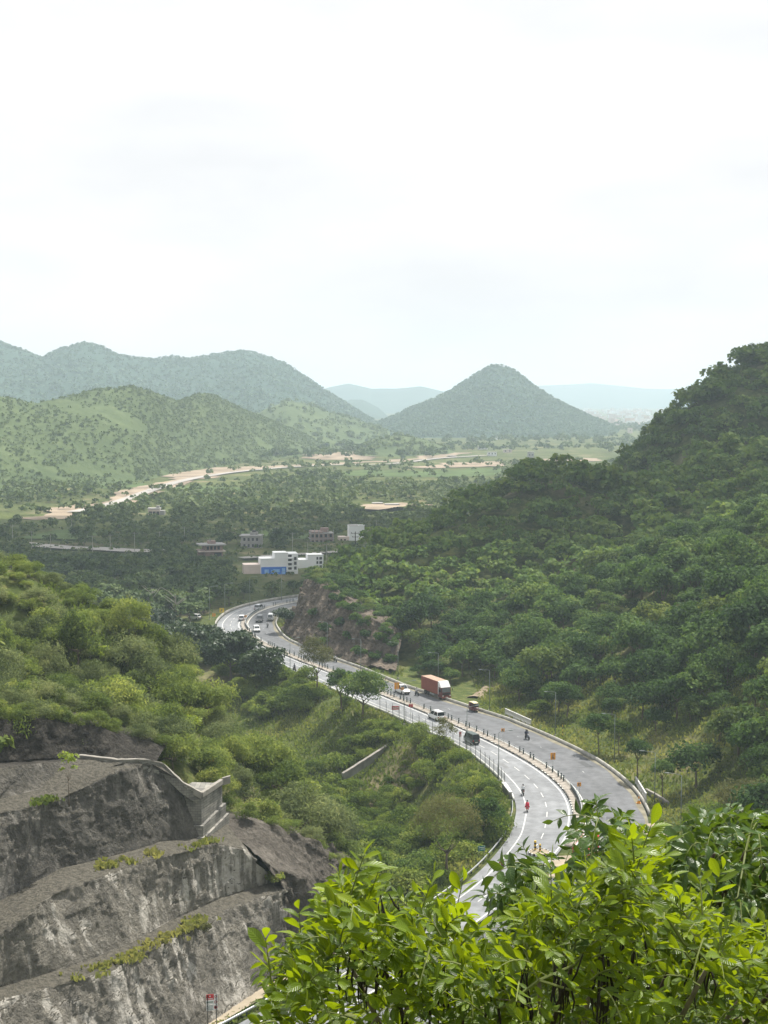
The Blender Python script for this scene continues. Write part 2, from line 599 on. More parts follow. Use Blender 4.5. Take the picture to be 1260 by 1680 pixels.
def geo(a, b, s0, ratio):
    out, v, s = [], a, s0
    while (v < b if b > a else v > b):
        s *= ratio
        v = v + s if b > a else v - s
        out.append(v)
    return out
gx = sorted(geo(-130, -16000, 4, 1.22)) + list(np.arange(-130, 200.1, 2.6)) + geo(200, 16000, 4, 1.22)
gy = sorted(geo(-20, -1500, 5, 1.3)) + list(np.arange(-20, 90, 6.0)) + list(np.arange(90, 560, 2.6)) + geo(560, 16500, 3.2, 1.045)
gx, gy = np.array(gx), np.array(gy)
XX, YY = np.meshgrid(gx, gy)
XY = np.c_[XX.ravel(), YY.ravel()]
ZZ = ground_z(XY)
nx, ny = len(gx), len(gy)
ii = (np.arange(ny - 1)[:, None] * nx + np.arange(nx - 1)[None]).ravel()
quads = np.stack([ii, ii + 1, ii + nx + 1, ii + nx], 1)
ground = obj('ground', mesh_np('ground', np.c_[XY, ZZ], [(quads, 0)], [M_GROUND], smooth=True))
tag(ground, 'green valley floor and hillsides under the trees', None, None, 'structure')

# ------------------------------------------------------------------ far hills
def hill_material(name, c0, c1, c2, bare, scale=.02, bare_amt=.62):
    m, nt, N, L, b = mat_base(name)
    g = N.new('ShaderNodeNewGeometry')
    def noise(s, det, r=.6):
        n = N.new('ShaderNodeTexNoise')
        n.inputs['Scale'].default_value = s; n.inputs['Detail'].default_value = det; n.inputs['Roughness'].default_value = r
        L.new(g.outputs['Position'], n.inputs['Vector'])
        return n
    a, c = noise(scale, 6, .65), noise(scale * 6, 5, .7)
    r1 = ramp(N, [(.35, c0), (.5, c1), (.65, c2)])
    mixf = N.new('ShaderNodeMixRGB'); mixf.inputs['Fac'].default_value = .5
    L.new(a.outputs['Fac'], mixf.inputs['Color1']); L.new(c.outputs['Fac'], mixf.inputs['Color2'])
    L.new(mixf.outputs['Color'], r1.inputs['Fac'])
    k = ramp(N, [(bare_amt, (0, 0, 0)), (bare_amt + .1, (1, 1, 1))])
    L.new(c.outputs['Fac'], k.inputs['Fac'])
    mx = N.new('ShaderNodeMixRGB')
    L.new(k.outputs['Color'], mx.inputs['Fac']); L.new(r1.outputs['Color'], mx.inputs['Color1']); mx.inputs['Color2'].default_value = tuple(bare) + (1,)
    L.new(mx.outputs['Color'], b.inputs['Base Color'])
    b.inputs['Roughness'].default_value = 1
    b.inputs['Specular IOR Level'].default_value = .05
    bp = N.new('ShaderNodeBump'); bp.inputs['Strength'].default_value = .7; bp.inputs['Distance'].default_value = 3
    L.new(c.outputs['Fac'], bp.inputs['Height']); L.new(bp.outputs['Normal'], b.inputs['Normal'])
    return m
M_HILL_G = hill_material('green grass hill', (.054, .080, .034), (.078, .106, .044), (.108, .138, .060), (.17, .165, .10), .012, .66)  # random greens with bare tan patches
M_HILL_F = hill_material('wooded hill', (.034, .060, .044), (.046, .078, .056), (.062, .096, .068), (.10, .12, .08), .010, .70)  # bluish tone in the colour stands in for part of the haze

HILLS = {}
def hill(name, crest, front, back, mat, label, amp=.10, nscale=70., seed=0, cols=160, rows=70, power=1.25):
    """A hill from its crest (photo pixel x, y, distance); front/back: run-out of its slopes in metres."""
    W = np.array([at_d(*c) for c in crest])
    W = resample(W, np.linalg.norm(np.diff(W, axis=0), axis=1).sum() / (cols - 1))
    n = len(W)
    j = np.linspace(-1, 1, rows)
    rad = W[:, :2] / np.linalg.norm(W[:, :2], axis=1)[:, None]
    run = np.where(j < 0, front, back)
    Vx = W[:, None, :2] + rad[:, None] * (j * run)[None, :, None]
    prof = (1 - np.abs(j)) ** power
    prof = .75 * prof + .25 * (.5 + .5 * np.cos(np.pi * np.abs(j)))
    P3 = np.concatenate([Vx / nscale, np.full(Vx.shape[:2] + (1,), seed * 7.7)], 2)
    nz = fbm(P3, 5, ridged=True)
    n2 = fbm(P3 * 4.1 + 3.3, 3)
    mid = 1 - np.abs(1 - 2 * np.clip(prof, 0, 1)) ** 2
    Z = (W[:, 2][:, None] + 4) * prof[None] * (1 + amp * 1.6 * nz * mid[None]) + W[:, 2][:, None] * .02 * n2 - 4
    i0 = (np.arange(n - 1)[:, None] * rows + np.arange(rows - 1)[None]).ravel()
    q = np.stack([i0, i0 + rows, i0 + rows + 1, i0 + 1], 1)
    V = np.concatenate([Vx, Z[..., None]], 2)
    o = obj(name, mesh_np(name, V.reshape(-1, 3), [(q, 0)], [mat], smooth=True))
    tag(o, label, None, None, 'structure')
    HILLS.setdefault(name, []).append(V)
    return V

V_GREEN = hill('hill', [(-260, 690, 1200), (-120, 655, 1225), (0, 648, 1250), (60, 662, 1275), (100, 652, 1300), (150, 640, 1330), (215, 634, 1380), (250, 642, 1430), (290, 660, 1500), (330, 643, 1560),
     (350, 648, 1600), (400, 672, 1680), (450, 692, 1760), (500, 712, 1850), (540, 735, 1900), (590, 752, 1960)], 300, 420, M_HILL_G, 'low sunlit green hill dotted with scrub', .16, 130, 1, 220, 110)
V_MID = hill('hill', [(395, 700, 2050), (430, 674, 2080), (470, 657, 2100), (500, 660, 2130), (540, 676, 2180), (590, 690, 2230), (640, 708, 2280)], 420, 400, M_HILL_G, 'small green hill behind the low scrubby hill', .12, 150, 2, 90, 60)
V_KNOLL = hill('hill', [(570, 752, 1650), (600, 730, 1670), (650, 713, 1690), (700, 722, 1700), (740, 738, 1710), (770, 752, 1720)], 130, 200, M_HILL_G, 'low green knoll before the cone shaped hill', .10, 90, 3, 70, 50)
V_CONE = hill('mountain', [(560, 712, 2720), (630, 690, 2740), (680, 667, 2760), (710, 656, 2770), (740, 641, 2785), (770, 619, 2800), (800, 602, 2810), (820, 598, 2815), (840, 605, 2815), (860, 620, 2810), (880, 636, 2805),
     (910, 655, 2800), (950, 675, 2790), (990, 692, 2780), (1025, 712, 2770), (1050, 725, 2765)], 560, 500, M_HILL_F, 'cone shaped wooded hill standing alone in the haze', .12, 170, 4, 180, 80, 1.35)
V_REAR = hill('mountain', [(-260, 590, 2900), (-120, 570, 2950), (0, 562, 3000), (40, 577, 3000), (70, 587, 3000), (100, 572, 3000), (140, 563, 3010), (170, 571, 3020), (190, 583, 3030), (240, 590, 3040), (290, 586, 3050),
     (310, 590, 3050), (350, 583, 3060), (380, 578, 3065), (400, 575, 3070), (430, 583, 3080), (465, 596, 3090), (500, 619, 3100), (540, 645, 3110), (580, 670, 3120), (615, 692, 3130), (640, 705, 3140)],
     950, 700, M_HILL_F, 'long blue wooded ridge behind the green hill', .20, 330, 5, 220, 90, 1.2)
hill('mountain', [(545, 668, 4600), (575, 655, 4600), (595, 655, 4600), (620, 668, 4600), (645, 690, 4600)], 400, 400, M_HILL_F, 'small pale hill in the gap beside the cone shaped hill', .1, 200, 6, 60, 40)
hill('mountain', [(470, 660, 6400), (540, 635, 6400), (572, 628, 6400), (610, 637, 6400), (650, 636, 6400), (690, 633, 6400), (720, 640, 6400), (760, 648, 6400), (840, 665, 6400)], 900, 700, M_HILL_F, 'faint pale range left of the cone shaped hill', .1, 400, 7, 80, 40)
hill('mountain', [(640, 655, 9200), (760, 640, 9200), (850, 634, 9200), (930, 630, 9200), (970, 628, 9200), (1060, 637, 9200), (1180, 640, 9200), (1300, 636, 9200), (1450, 650, 9200)], 1500, 900, M_HILL_F, 'faintest range on the horizon beyond the town', .1, 600, 8, 90, 40)

# ------------------------------------------------------------------ haze and clouds
hz = MB()
hz.box((0, 7650, 77.5), (39200, 19700, 197))
haze = hz.build('haze', [])
mh = bpy.data.materials.new('haze air')
mh.use_nodes = True
mh.node_tree.nodes.clear()
pv = mh.node_tree.nodes.new('ShaderNodeVolumePrincipled')
pv.inputs['Color'].default_value = (.72, .87, 1.0, 1)
pv.inputs['Density'].default_value = 0.00017
pv.inputs['Anisotropy'].default_value = 0.25
mo = mh.node_tree.nodes.new('ShaderNodeOutputMaterial')
mh.node_tree.links.new(pv.outputs['Volume'], mo.inputs['Volume'])
haze.data.materials.clear()
haze.data.materials.append(mh)
haze.data.polygons.foreach_set('material_index', [0] * 6)
tag(haze, 'pale blue haze filling the valley air', None, None, 'stuff')

def cloud(name, cx, cy, cz, blobs, seed, label):
    """Cumulus: puffy lumps over a flat base."""
    V, Q, n = [], [], 0
    g = np.random.default_rng(seed)
    for (x, y, rx, ry, rz_) in blobs:
        a, b2 = 28, 14
        th = np.linspace(0, 2 * np.pi, a, endpoint=False); ph = np.linspace(-np.pi / 2, np.pi / 2, b2)
        T, Ph = np.meshgrid(th, ph)
        U = np.stack([np.cos(Ph) * np.cos(T), np.cos(Ph) * np.sin(T), np.sin(Ph)], -1)
        d = 1 + .28 * fbm(U * 1.7 + g.uniform(0, 50), 4)
        W = U * d[..., None] * np.array([rx, ry, rz_])
        W[..., 2] = np.where(W[..., 2] < 0, W[..., 2] * .25, W[..., 2])
        V.append((W + np.array([cx + x, cy + y, cz])).reshape(-1, 3))
        i = np.arange(b2 - 1)[:, None] * a; k = np.arange(a)[None]
        q = np.stack([i + k, i + (k + 1) % a, i + a + (k + 1) % a, i + a + k], -1).reshape(-1, 4)
        Q.append(q + n); n += a * b2
    o = obj(name, mesh_np(name, np.concatenate(V), [(np.concatenate(Q), 0)], [M_CLOUD], smooth=True))
    tag(o, label, None, None, 'structure')
M_CLOUD, _nt, _N, _L, _b = mat_base('cloud')
_d = _N.new('ShaderNodeBsdfDiffuse'); _d.inputs['Color'].default_value = (.9, .9, .9, 1)
_t = _N.new('ShaderNodeBsdfTranslucent'); _t.inputs['Color'].default_value = (.9, .9, .9, 1)
_p = _N.new('ShaderNodeBsdfTransparent')
_m1 = _N.new('ShaderNodeMixShader'); _m1.inputs['Fac'].default_value = .6
_m2 = _N.new('ShaderNodeMixShader'); _m2.inputs['Fac'].default_value = .55
_L.new(_d.outputs[0], _m1.inputs[1]); _L.new(_t.outputs[0], _m1.inputs[2])
_L.new(_m1.outputs[0], _m2.inputs[1]); _L.new(_p.outputs[0], _m2.inputs[2])
_L.new(_m2.outputs[0], _N['Material Output'].inputs['Surface'])
OX, OY = 900 / SUN_DIR.z * SUN_DIR.x, 900 / SUN_DIR.z * SUN_DIR.y
cloud('cloud', OX, OY, 900, [(95, 500, 120, 100, 60), (190, 580, 150, 150, 70), (10, 480, 80, 75, 45), (-60, 560, 110, 100, 50), (-150, 600, 120, 130, 50), (-60, 690, 150, 110, 60), (120, 700, 150, 120, 60), (290, 530, 90, 100, 50)], 1, 'white cumulus above the wooded hill')
# ================================================================== HIGHWAY
def asphalt(name, dark, light, stain=.12):
    m, nt, N, L, b = mat_base(name)
    g = N.new('ShaderNodeNewGeometry')
    def noise(s, det=5, r=.6):
        n = N.new('ShaderNodeTexNoise')
        n.inputs['Scale'].default_value = s; n.inputs['Detail'].default_value = det; n.inputs['Roughness'].default_value = r
        L.new(g.outputs['Position'], n.inputs['Vector'])
        return n
    a, c, d = noise(.12, 4), noise(6, 4), noise(.6, 6, .7)
    r1 = ramp(N, [(.3, dark), (.7, light)])
    L.new(a.outputs['Fac'], r1.inputs['Fac'])
    # worn wheel tracks along each lane (the strip coordinate runs 0..1 across the carriageway)
    uv = N.new('ShaderNodeUVMap'); uv.uv_map = 'uv'
    sx = N.new('ShaderNodeSeparateXYZ'); L.new(uv.outputs['UV'], sx.inputs['Vector'])
    w = N.new('ShaderNodeMath'); w.operation = 'SINE'
    k = N.new('ShaderNodeMath'); k.operation = 'MULTIPLY'; k.inputs[1].default_value = 25.1
    L.new(sx.outputs['X'], k.inputs[0]); L.new(k.outputs[0], w.inputs[0])
    cm = N.new('ShaderNodeMath'); cm.operation = 'MULTIPLY_ADD'; cm.inputs[1].default_value = .06; cm.inputs[2].default_value = .94
    L.new(w.outputs[0], cm.inputs[0])
    e = ramp(N, [(.38, (1 - stain,) * 3), (.6, (1 + stain * .6,) * 3)])
    L.new(d.outputs['Fac'], e.inputs['Fac'])
    m1 = N.new('ShaderNodeMixRGB'); m1.blend_type = 'MULTIPLY'; m1.inputs['Fac'].default_value = 1
    L.new(r1.outputs['Color'], m1.inputs['Color1']); L.new(e.outputs['Color'], m1.inputs['Color2'])
    m2 = N.new('ShaderNodeMixRGB'); m2.blend_type = 'MULTIPLY'; m2.inputs['Fac'].default_value = 1
    L.new(m1.outputs['Color'], m2.inputs['Color1']); L.new(cm.outputs[0], m2.inputs['Color2'])
    L.new(m2.outputs['Color'], b.inputs['Base Color'])
    b.inputs['Roughness'].default_value = .75
    b.inputs['Specular IOR Level'].default_value = .45
    bp = N.new('ShaderNodeBump'); bp.inputs['Strength'].default_value = .3; bp.inputs['Distance'].default_value = .02
    L.new(c.outputs['Fac'], bp.inputs['Height']); L.new(bp.outputs['Normal'], b.inputs['Normal'])
    return m
M_ASPH_R = asphalt('dark asphalt', (.070, .075, .083), (.125, .130, .140), .26)
M_ASPH_L = asphalt('pale worn asphalt', (.135, .142, .152), (.225, .235, .247), .2)
M_WHITE = plain('white road paint', (.50, .50, .49), .6, var=.12, scale=1.5)
M_CONC = plain('weathered concrete', (.34, .33, .30), .9, var=.28, scale=.8, spec=.2)
M_CONC_D = plain('stained dark concrete', (.20, .20, .18), .9, var=.3, scale=.6, spec=.2)
M_KERBW = plain('chalky white kerb paint', (.62, .62, .58), .8, var=.15, scale=2)
M_KERBB = plain('black kerb paint', (.045, .043, .04), .8, var=.2, scale=2)
M_PAVER = plain('brown grey paving', (.30, .27, .235), .9, var=.2, scale=2.5, spec=.2)
M_STEEL = plain('galvanised steel', (.46, .48, .49), .45, metal=.6, var=.12, scale=2)
M_POST = plain('dark green painted post', (.012, .035, .035), .5, var=.25, scale=4)
M_POLE = plain('grey green lamp pole', (.17, .20, .19), .5, metal=.3, var=.12)
M_SAND = plain('pale sandy soil', (.31, .265, .20), 1, var=.2, scale=.4, spec=.1)

def strip(name, A, B, z, mat, kind='structure', label=None, parent=None):
    """Sheet between two curves of equal length."""
    n = len(A)
    z = np.asarray(z) * np.ones(n)
    m = 5
    rows = [np.c_[A * (1 - t) + B * t, z] for t in np.linspace(0, 1, m)]
    V = np.concatenate(rows)
    i = (np.arange(m - 1)[:, None] * n + np.arange(n - 1)[None]).ravel()
    q = np.stack([i, i + 1, i + n + 1, i + n], 1)
    uv = np.concatenate([np.c_[np.full(n, t), np.linspace(0, 1, n)] for t in np.linspace(0, 1, m)])
    o = obj(name, mesh_np(name, V, [(q, 0)], [mat], uv=uv), parent)
    me = o.data
    if me.polygons[0].normal.z < 0: me.flip_normals()
    tag(o, label, None, None, kind)
    return o

MH = 1.05                                  # half the width of the median
strip('road', side(-MH), CUR_R, 0.0, M_ASPH_R, label='dark asphalt carriageway of the oncoming traffic')
strip('road', side(MH), CUR_L, 0.0, M_ASPH_L, label='pale asphalt carriageway of the outgoing traffic')

def solid_line(name, base, w, i0, i1, z, mat, parent=None, label=None):
    A = (MED + NLF * (np.asarray(base) - w / 2)[:, None])[i0:i1 + 1]
    B = (MED + NLF * (np.asarray(base) + w / 2)[:, None])[i0:i1 + 1]
    return strip(name, A, B, z, mat, label=label, parent=parent)
one = np.ones(NS)
solid_line('road_marking', OFF_L - 1.5, .17, 0, NS - 1, .004, M_WHITE, label='solid white line along the outer shoulder')
solid_line('road_marking', one * (MH + .45), .2, 0, NS - 1, .004, M_WHITE, label='solid white line along the median of the pale carriageway')
# dashed lane line: 3 m dashes, 4.5 m gaps
mb = MB()
LANE = (MH + .5 + OFF_L - 1.4) / 2
for s0 in np.arange(6, STA[-1] - 6, 6.0):
    a, b2 = np.searchsorted(STA, s0), np.searchsorted(STA, s0 + 3.0)
    P = MED + NLF * LANE[:, None]
    pts = [P[a], (P[a] + P[b2]) / 2, P[b2]]
    n_ = NLF[(a + b2) // 2] * .065
    for k in range(2):
        p, q = pts[k], pts[k + 1]
        mb.quad((*(p - n_), .004), (*(p + n_), .004), (*(q + n_), .004), (*(q - n_), .004))
ld = mb.build('road_marking', M_WHITE)
tag(ld, 'dashed white lane line of the pale carriageway', None, None, 'structure')
# resurfaced patches and dark joints
M_PATCH = plain('darker asphalt patch', (.055, .058, .062), .8, var=.3, scale=.8)
M_PATCHL = plain('patched pale asphalt', (.14, .145, .15), .8, var=.25, scale=.8)
mbr, mbl = MB(), MB()
for k in range(34):
    s0 = rng.uniform(10, STA[-1] - 60); a = np.searchsorted(STA, s0)
    right_ = rng.random() < .55
    lat = -rng.uniform(MH + 1, OFF_R[a] - 1) if right_ else rng.uniform(MH + 1.2, OFF_L[a] - 2)
    ln, wd = (rng.uniform(1, 5), rng.uniform(.5, 2.0)) if rng.random() < .6 else (.12, rng.uniform(4, 6))
    P = MED[a] + NLF[a] * lat; t, n_ = TAN[a] * ln / 2, NLF[a] * wd / 2
    (mbr if right_ else mbl).quad((*(P - n_ - t), .0025), (*(P + n_ - t), .0025), (*(P + n_ + t), .0025), (*(P - n_ + t), .0025))
tag(mbr.build('road_patch', M_PATCH), 'dark repair patches on the dark carriageway', None, None, 'structure')
tag(mbl.build('road_patch', M_PATCHL), 'grey repair patches on the pale carriageway', None, None, 'structure')
# worn remains of lane paint on the dark carriageway
mb = MB()
for s0 in np.arange(10, STA[-1] - 6, 9.0):
    if rng.random() < .35: continue
    a = np.searchsorted(STA, s0)
    P = MED[a] - NLF[a] * ((MH + OFF_R[a]) / 2)
    t, n_ = TAN[a] * rng.uniform(.15, .5), NLF[a] * .05
    mb.quad((*(P - n_ - t), .004), (*(P + n_ - t), .004), (*(P + n_ + t), .004), (*(P - n_ + t), .004))
tag(mb.build('road_marking', M_WHITE), 'worn flecks of a lane line on the dark carriageway', None, None, 'structure')

def sweep(name, base, prof, i0, i1, mat, parent=None, step=1, z0=None, closed=True):
    """prof: (offset to the outgoing side, z) swept along MED + NLF*base."""
    idx = np.arange(i0, i1 + 1, step)
    base = np.asarray(base) * np.ones(NS)
    m = len(prof)
    V = np.concatenate([np.c_[MED[idx] + NLF[idx] * (base[idx] + o)[:, None], np.full(len(idx), z) + (0 if z0 is None else z0[idx])] for o, z in prof])
    n = len(idx)
    r = np.arange(m if closed else m - 1)
    i = (r[:, None] * n + np.arange(n - 1)[None])
    j = (((r + 1) % m)[:, None] * n + np.arange(n - 1)[None])
    q = np.stack([i.ravel(), i.ravel() + 1, j.ravel() + 1, j.ravel()], 1)
    g = [(q, 0)]
    if closed:
        g.append((np.array([np.arange(m) * n]), 0)); g.append((np.array([np.arange(m)[::-1] * n + n - 1]), 0))
    o = obj(name, mesh_np(name, V, g, mat if isinstance(mat, list) else [mat]), parent)
    import bmesh
    bm = bmesh.new(); bm.from_mesh(o.data); bmesh.ops.recalc_face_normals(bm, faces=bm.faces); bm.to_mesh(o.data); bm.free()
    return o

# ---- median: kerbs, paving, guard rail with bollards
I_MED1 = near_station(25.6, 207.5)
med = empty('road_median', (*MED[I_MED1 // 2], 0))
tag(med, 'raised median with paved top between the two carriageways', 'median', None, 'structure')
med.location = (0, 0, 0)
sweep('paving', 0, [(-MH + .16, -.1), (-MH + .16, .20), (MH - .16, .20), (MH - .16, -.1)], 0, I_MED1, M_PAVER, med)
sweep('kerb', 0, [(-MH, -.1), (-MH, .26), (-MH + .157, .26), (-MH + .157, -.1)], 0, I_MED1, M_KERBW, med)
# painted kerb stones, black and white by turns
mb = MB()
s = 2.0
k = 0
while s < STA[I_MED1] - 1:
    a = np.searchsorted(STA, s)
    c = MED[a] + NLF[a] * (MH - .077)
    mb.mat = k % 2
    mb.box((c[0], c[1], .06), (.64, .15, .36 + rng.uniform(-.012, .012)), math.atan2(TAN[a][1], TAN[a][0]))
    s += .66; k += 1
ks = mb.build('kerb_stone', [M_KERBW, M_KERBB], med)
ks['kind'] = 'stuff'
# longitudinal seams and slabs on the paving
mb = MB()
for s in np.arange(2, STA[I_MED1] - 1, 1.2):
    a = np.searchsorted(STA, s)
    c = MED[a]
    for o in (-.45, .1, .55):
        mb.box((*(c + NLF[a] * o), .207), (1.15, .5, .03 + rng.uniform(0, .012)), math.atan2(TAN[a][1], TAN[a][0]))
ks = mb.build('paving_slab', M_PAVER, med); ks['kind'] = 'stuff'

rail = empty('median_rail')
tag(rail, 'low steel rail with dark posts along the median', 'guard rail')
sweep('beam', -MH + .42, [(-.02, .62), (.02, .62), (.02, .70), (-.02, .70)], 0, I_MED1 - 2, M_STEEL, rail)
sweep('beam', -MH + .42, [(-.02, .34), (.02, .34), (.02, .42), (-.02, .42)], 0, I_MED1 - 2, M_STEEL, rail)
post_mb = MB(); post_mb.tube([(0, 0, .15), (0, 0, .9)], .035, 6)
pm = post_mb.mesh('rail_post', M_STEEL)
for s in np.arange(2, STA[I_MED1] - 3, 4.0):
    a = np.searchsorted(STA, s)
    p = MED[a] + NLF[a] * (-MH + .42)
    obj('post', pm, rail, (p[0], p[1], 0))
# denser dark green barrier panels where the bend is tightest near the camera and at the far bend
def barrier(y_far, y_near, label):
    i0, i1 = idx_range(y_far, y_near)
    t = empty('median_barrier'); tag(t, label, 'barrier')
    sweep('panel', -MH + .72, [(-.03, .2), (.03, .2), (.03, .95), (-.03, .95)], i0, min(i1, I_MED1 - 3), M_POST, t)
    sweep('top_rail', -MH + .72, [(-.06, .952), (.06, .952), (.06, 1.02), (-.06, 1.02)], i0, min(i1, I_MED1 - 3), M_STEEL, t)
barrier(240, 212, 'dark green barrier on the median where the near bend is tightest')
barrier(443, 404, 'dark barrier on the median at the far bend')
bol = MB(); bol.lathe([(.12, 0), (.12, .95), (.10, 1.0), (.085, 1.02)], n=10)
bm_ = bol.mesh('bollard', M_POST)
bb = MB(); bb.lathe([(.124, .72), (.124, .84)], n=10)
bbm = bb.mesh('bollard_band', M_STEEL)
sp = 3.0
while sp < STA[I_MED1] - 4:
    a = np.searchsorted(STA, sp)
    p = MED[a] + NLF[a] * (-MH + .72)
    y_ = p[1]
    if not (212 < y_ < 238 or 404 < y_ < 440):
        o = obj('bollard', bm_, None, (p[0], p[1], .2)); obj('band', bbm, o)
        o.rotation_euler = (rng.uniform(-.05, .05), rng.uniform(-.05, .05), 0)
        tag(o, 'dark cylindrical bollard on the median between the carriageways', 'bollard', 'bollards along the median')
    sp += rng.choice([1.6, 1.7, 2.8, 3.2, 1.5, 5.5], p=[.22, .22, .2, .14, .12, .10])

# roundel island where the median ends
isl = at_z(880, 1397); isl[2] = 0
t = empty('traffic_island', (isl[0] + .3, isl[1] - 1, 0)); tag(t, 'round planted island with black and white kerb at the end of the median', 'island')
mb = MB(); mb.lathe([(1.35, -.1), (1.35, .25), (1.25, .3)], n=28); mb.build('soil', M_SAND, t)
mb = MB()
for k in range(26):
    w = 2 * math.pi * k / 26
    mb.mat = k % 2
    mb.box((1.43 * math.cos(w), 1.43 * math.sin(w), .13), (.15, .33, .36), w)
q = mb.build('kerb_stone', [M_KERBW, M_KERBB], t); q['kind'] = 'stuff'

# ---- edges of the road
I_R1 = near_station(28, 205)
wl = sweep('roadside_wall', -OFF_R - .35, [(-.14, -.4), (-.14, .52), (.14, .52), (.14, -.4)], 0, I_R1 - 14, M_CONC)
tag(wl, 'low grey concrete wall along the outer edge of the dark carriageway', 'wall')
# dust and grass creeping over the edge of the dark carriageway
A = side(-OFF_R + .75 + .35 * np.sin(STA / 7.0) * np.cos(STA / 3.1)); B = side(-OFF_R + .05)
strip('road_shoulder', A[:I_R1], B[:I_R1], .005, plain('dusty shoulder', (.19, .175, .13), 1, var=.3, scale=.5, spec=.1), label='dusty grassy shoulder of the dark carriageway')
i0, i1 = idx_range(470, 412)
kw = sweep('roadside_wall', OFF_L + .35, [(-.12, -.4), (-.12, .75), (.12, .75), (.12, -.4)], i0 - 12, i1, M_CONC)
tag(kw, 'concrete parapet round the outside of the far bend', 'wall')
kl = sweep('kerb', OFF_L + .12, [(-.1, -.3), (-.1, .25), (.1, .25), (.1, -.3)], idx_range(330, 250)[0], idx_range(330, 232)[1], M_KERBW)
tag(kl, 'pale kerb beside the wire fence along the pale carriageway', None, None, 'structure')

def frame_at(a, off):
    p = MED[a] + NLF[a] * off
    return p, math.atan2(TAN[a][1], TAN[a][0])

# W-beam guard rail round the near bend and on past the rock cut
g0 = near_station(*at_z(846, 1318)[:2])
gr = empty('guard_rail'); tag(gr, 'curved steel guard rail round the outside of the near bend', 'guard rail')
sweep('beam', OFF_L + .55, [(-.03, .42), (.03, .46), (-.02, .52), (-.02, .56), (.03, .62), (-.03, .70), (-.07, .62), (-.09, .56), (-.09, .52), (-.07, .46)], g0, NS - 14, M_STEEL, gr)
gp = MB(); gp.box((0, 0, .3), (.12, .14, .8)); gpm = gp.mesh('guard_post', M_POST)
for a in range(g0, NS - 14, 2):
    p, w = frame_at(a, OFF_L[a] + .70)
    obj('post', gpm, gr, (p[0], p[1], 0), w)

# white baluster parapets
def parapet(p0, p1, label):
    a, b2 = at_z(*p0), at_z(*p1)
    c = (a + b2) / 2
    ln = np.hypot(*(b2 - a)[:2])
    t = empty('white_parapet', (c[0], c[1], 0), math.atan2(b2[1] - a[1], b2[0] - a[0]))
    tag(t, label, 'parapet')
    m = MB(); m.box((0, 0, 1.12), (ln, .22, .16)); m.build('top_rail', M_WHITE, t)
    m = MB(); m.box((0, 0, .12), (ln, .22, .5)); m.build('base', M_WHITE, t)
    m = MB(); m.box((0, 0, .70), (.26, .18, .66)); bmh = m.mesh('baluster', M_WHITE)
    n = int(ln / .62)
    for k in range(n + 1):
        obj('baluster', bmh, t, (-ln / 2 + .15 + (ln - .3) * k / n, 0, 0))
parapet((829, 1172), (871, 1191), 'white parapet with open slots beside the grass verge behind the three wheeler')
parapet((1043, 1286), (1060, 1314), 'short white slotted parapet standing at the kink near the leafy tree')
# sandy junction on the right beyond the near bend
jn = [at_z(*p)[:2] for p in [(1046, 1352), (1085, 1350), (1112, 1372), (1120, 1420), (1060, 1440), (960, 1440), (900, 1440), (905, 1405), (960, 1402), (1015, 1398)]]
mb = MB(); mb._add([(p[0], p[1], .008) for p in jn], [tuple(range(len(jn)))])
tag(mb.build('side_road', M_SAND), 'sandy turning beyond the end of the median', None, None, 'structure')
# footpath under the rock cut
pa = np.array([at_z(*p)[:2] for p in [(560, 1500), (500, 1568), (460, 1605), (415, 1630), (370, 1653), (330, 1676), (240, 1730)]])
pb = np.array([at_z(*p)[:2] for p in [(568, 1510), (510, 1574), (470, 1612), (425, 1641), (380, 1667), (345, 1692), (260, 1750)]])
strip('footpath', resample(pa, 1)[:40], resample(pb, 1)[:40], .03, M_SAND, label='narrow earth path at the foot of the rock cut')

# ------------------------------------------------------------------ roads and bare ground far down the valley
M_DIRT = plain('pinkish bare earth', (.27, .215, .16), 1, var=.35, scale=.04, spec=.1)
M_FARROAD = plain('pale far road', (.34, .32, .30), 1, var=.12, scale=.05, spec=.1)
def ribbon(name, pts, w, z, mat, label, jag=0):
    P = resample(catmull([at_z(*p)[:2] for p in pts], 8), 8)
    T = np.gradient(P, axis=0); T /= np.linalg.norm(T, axis=1)[:, None]
    Nn = np.stack([T[:, 1], -T[:, 0]], 1)
    w = np.interp(np.linspace(0, 1, len(P)), np.linspace(0, 1, len(w)), w) if hasattr(w, '__len__') else np.full(len(P), w)
    ja = 1 + jag * fbm(np.c_[P / 30., np.zeros(len(P))], 3)
    jb = 1 + jag * fbm(np.c_[P / 30. + 50, np.zeros(len(P))], 3)
    A, B = P + Nn * (w * ja / 2)[:, None], P - Nn * (w * jb / 2)[:, None]
    return strip(name, A, B, np.maximum(ground_z(P), 0) + z, mat, label=label)
ribbon('bare_earth', [(40, 850), (90, 852), (130, 830), (180, 828), (235, 806), (300, 788), (330, 774), (400, 769), (520, 762), (640, 757), (700, 752), (745, 743)], [16, 18, 24, 22, 28, 36, 44, 24, 26, 28, 34, 50], .4, M_DIRT, 'pinkish cut bank and bare earth below the scrubby hill', 1.3)
ribbon('bare_earth', [(560, 755), (575, 748), (585, 742)], [60, 100, 60], .5, M_DIRT, 'bare patch on the slope behind the new road', .8)
ribbon('bare_earth', [(590, 836), (630, 832), (690, 828)], 26, .5, M_DIRT, 'bare building plot among the trees', .7)
ribbon('bare_earth', [(680, 768), (740, 766), (800, 760), (900, 757), (960, 752)], [30, 60, 45, 60, 35], .45, M_DIRT, 'bare ground of the building site near the cone shaped hill', .7)
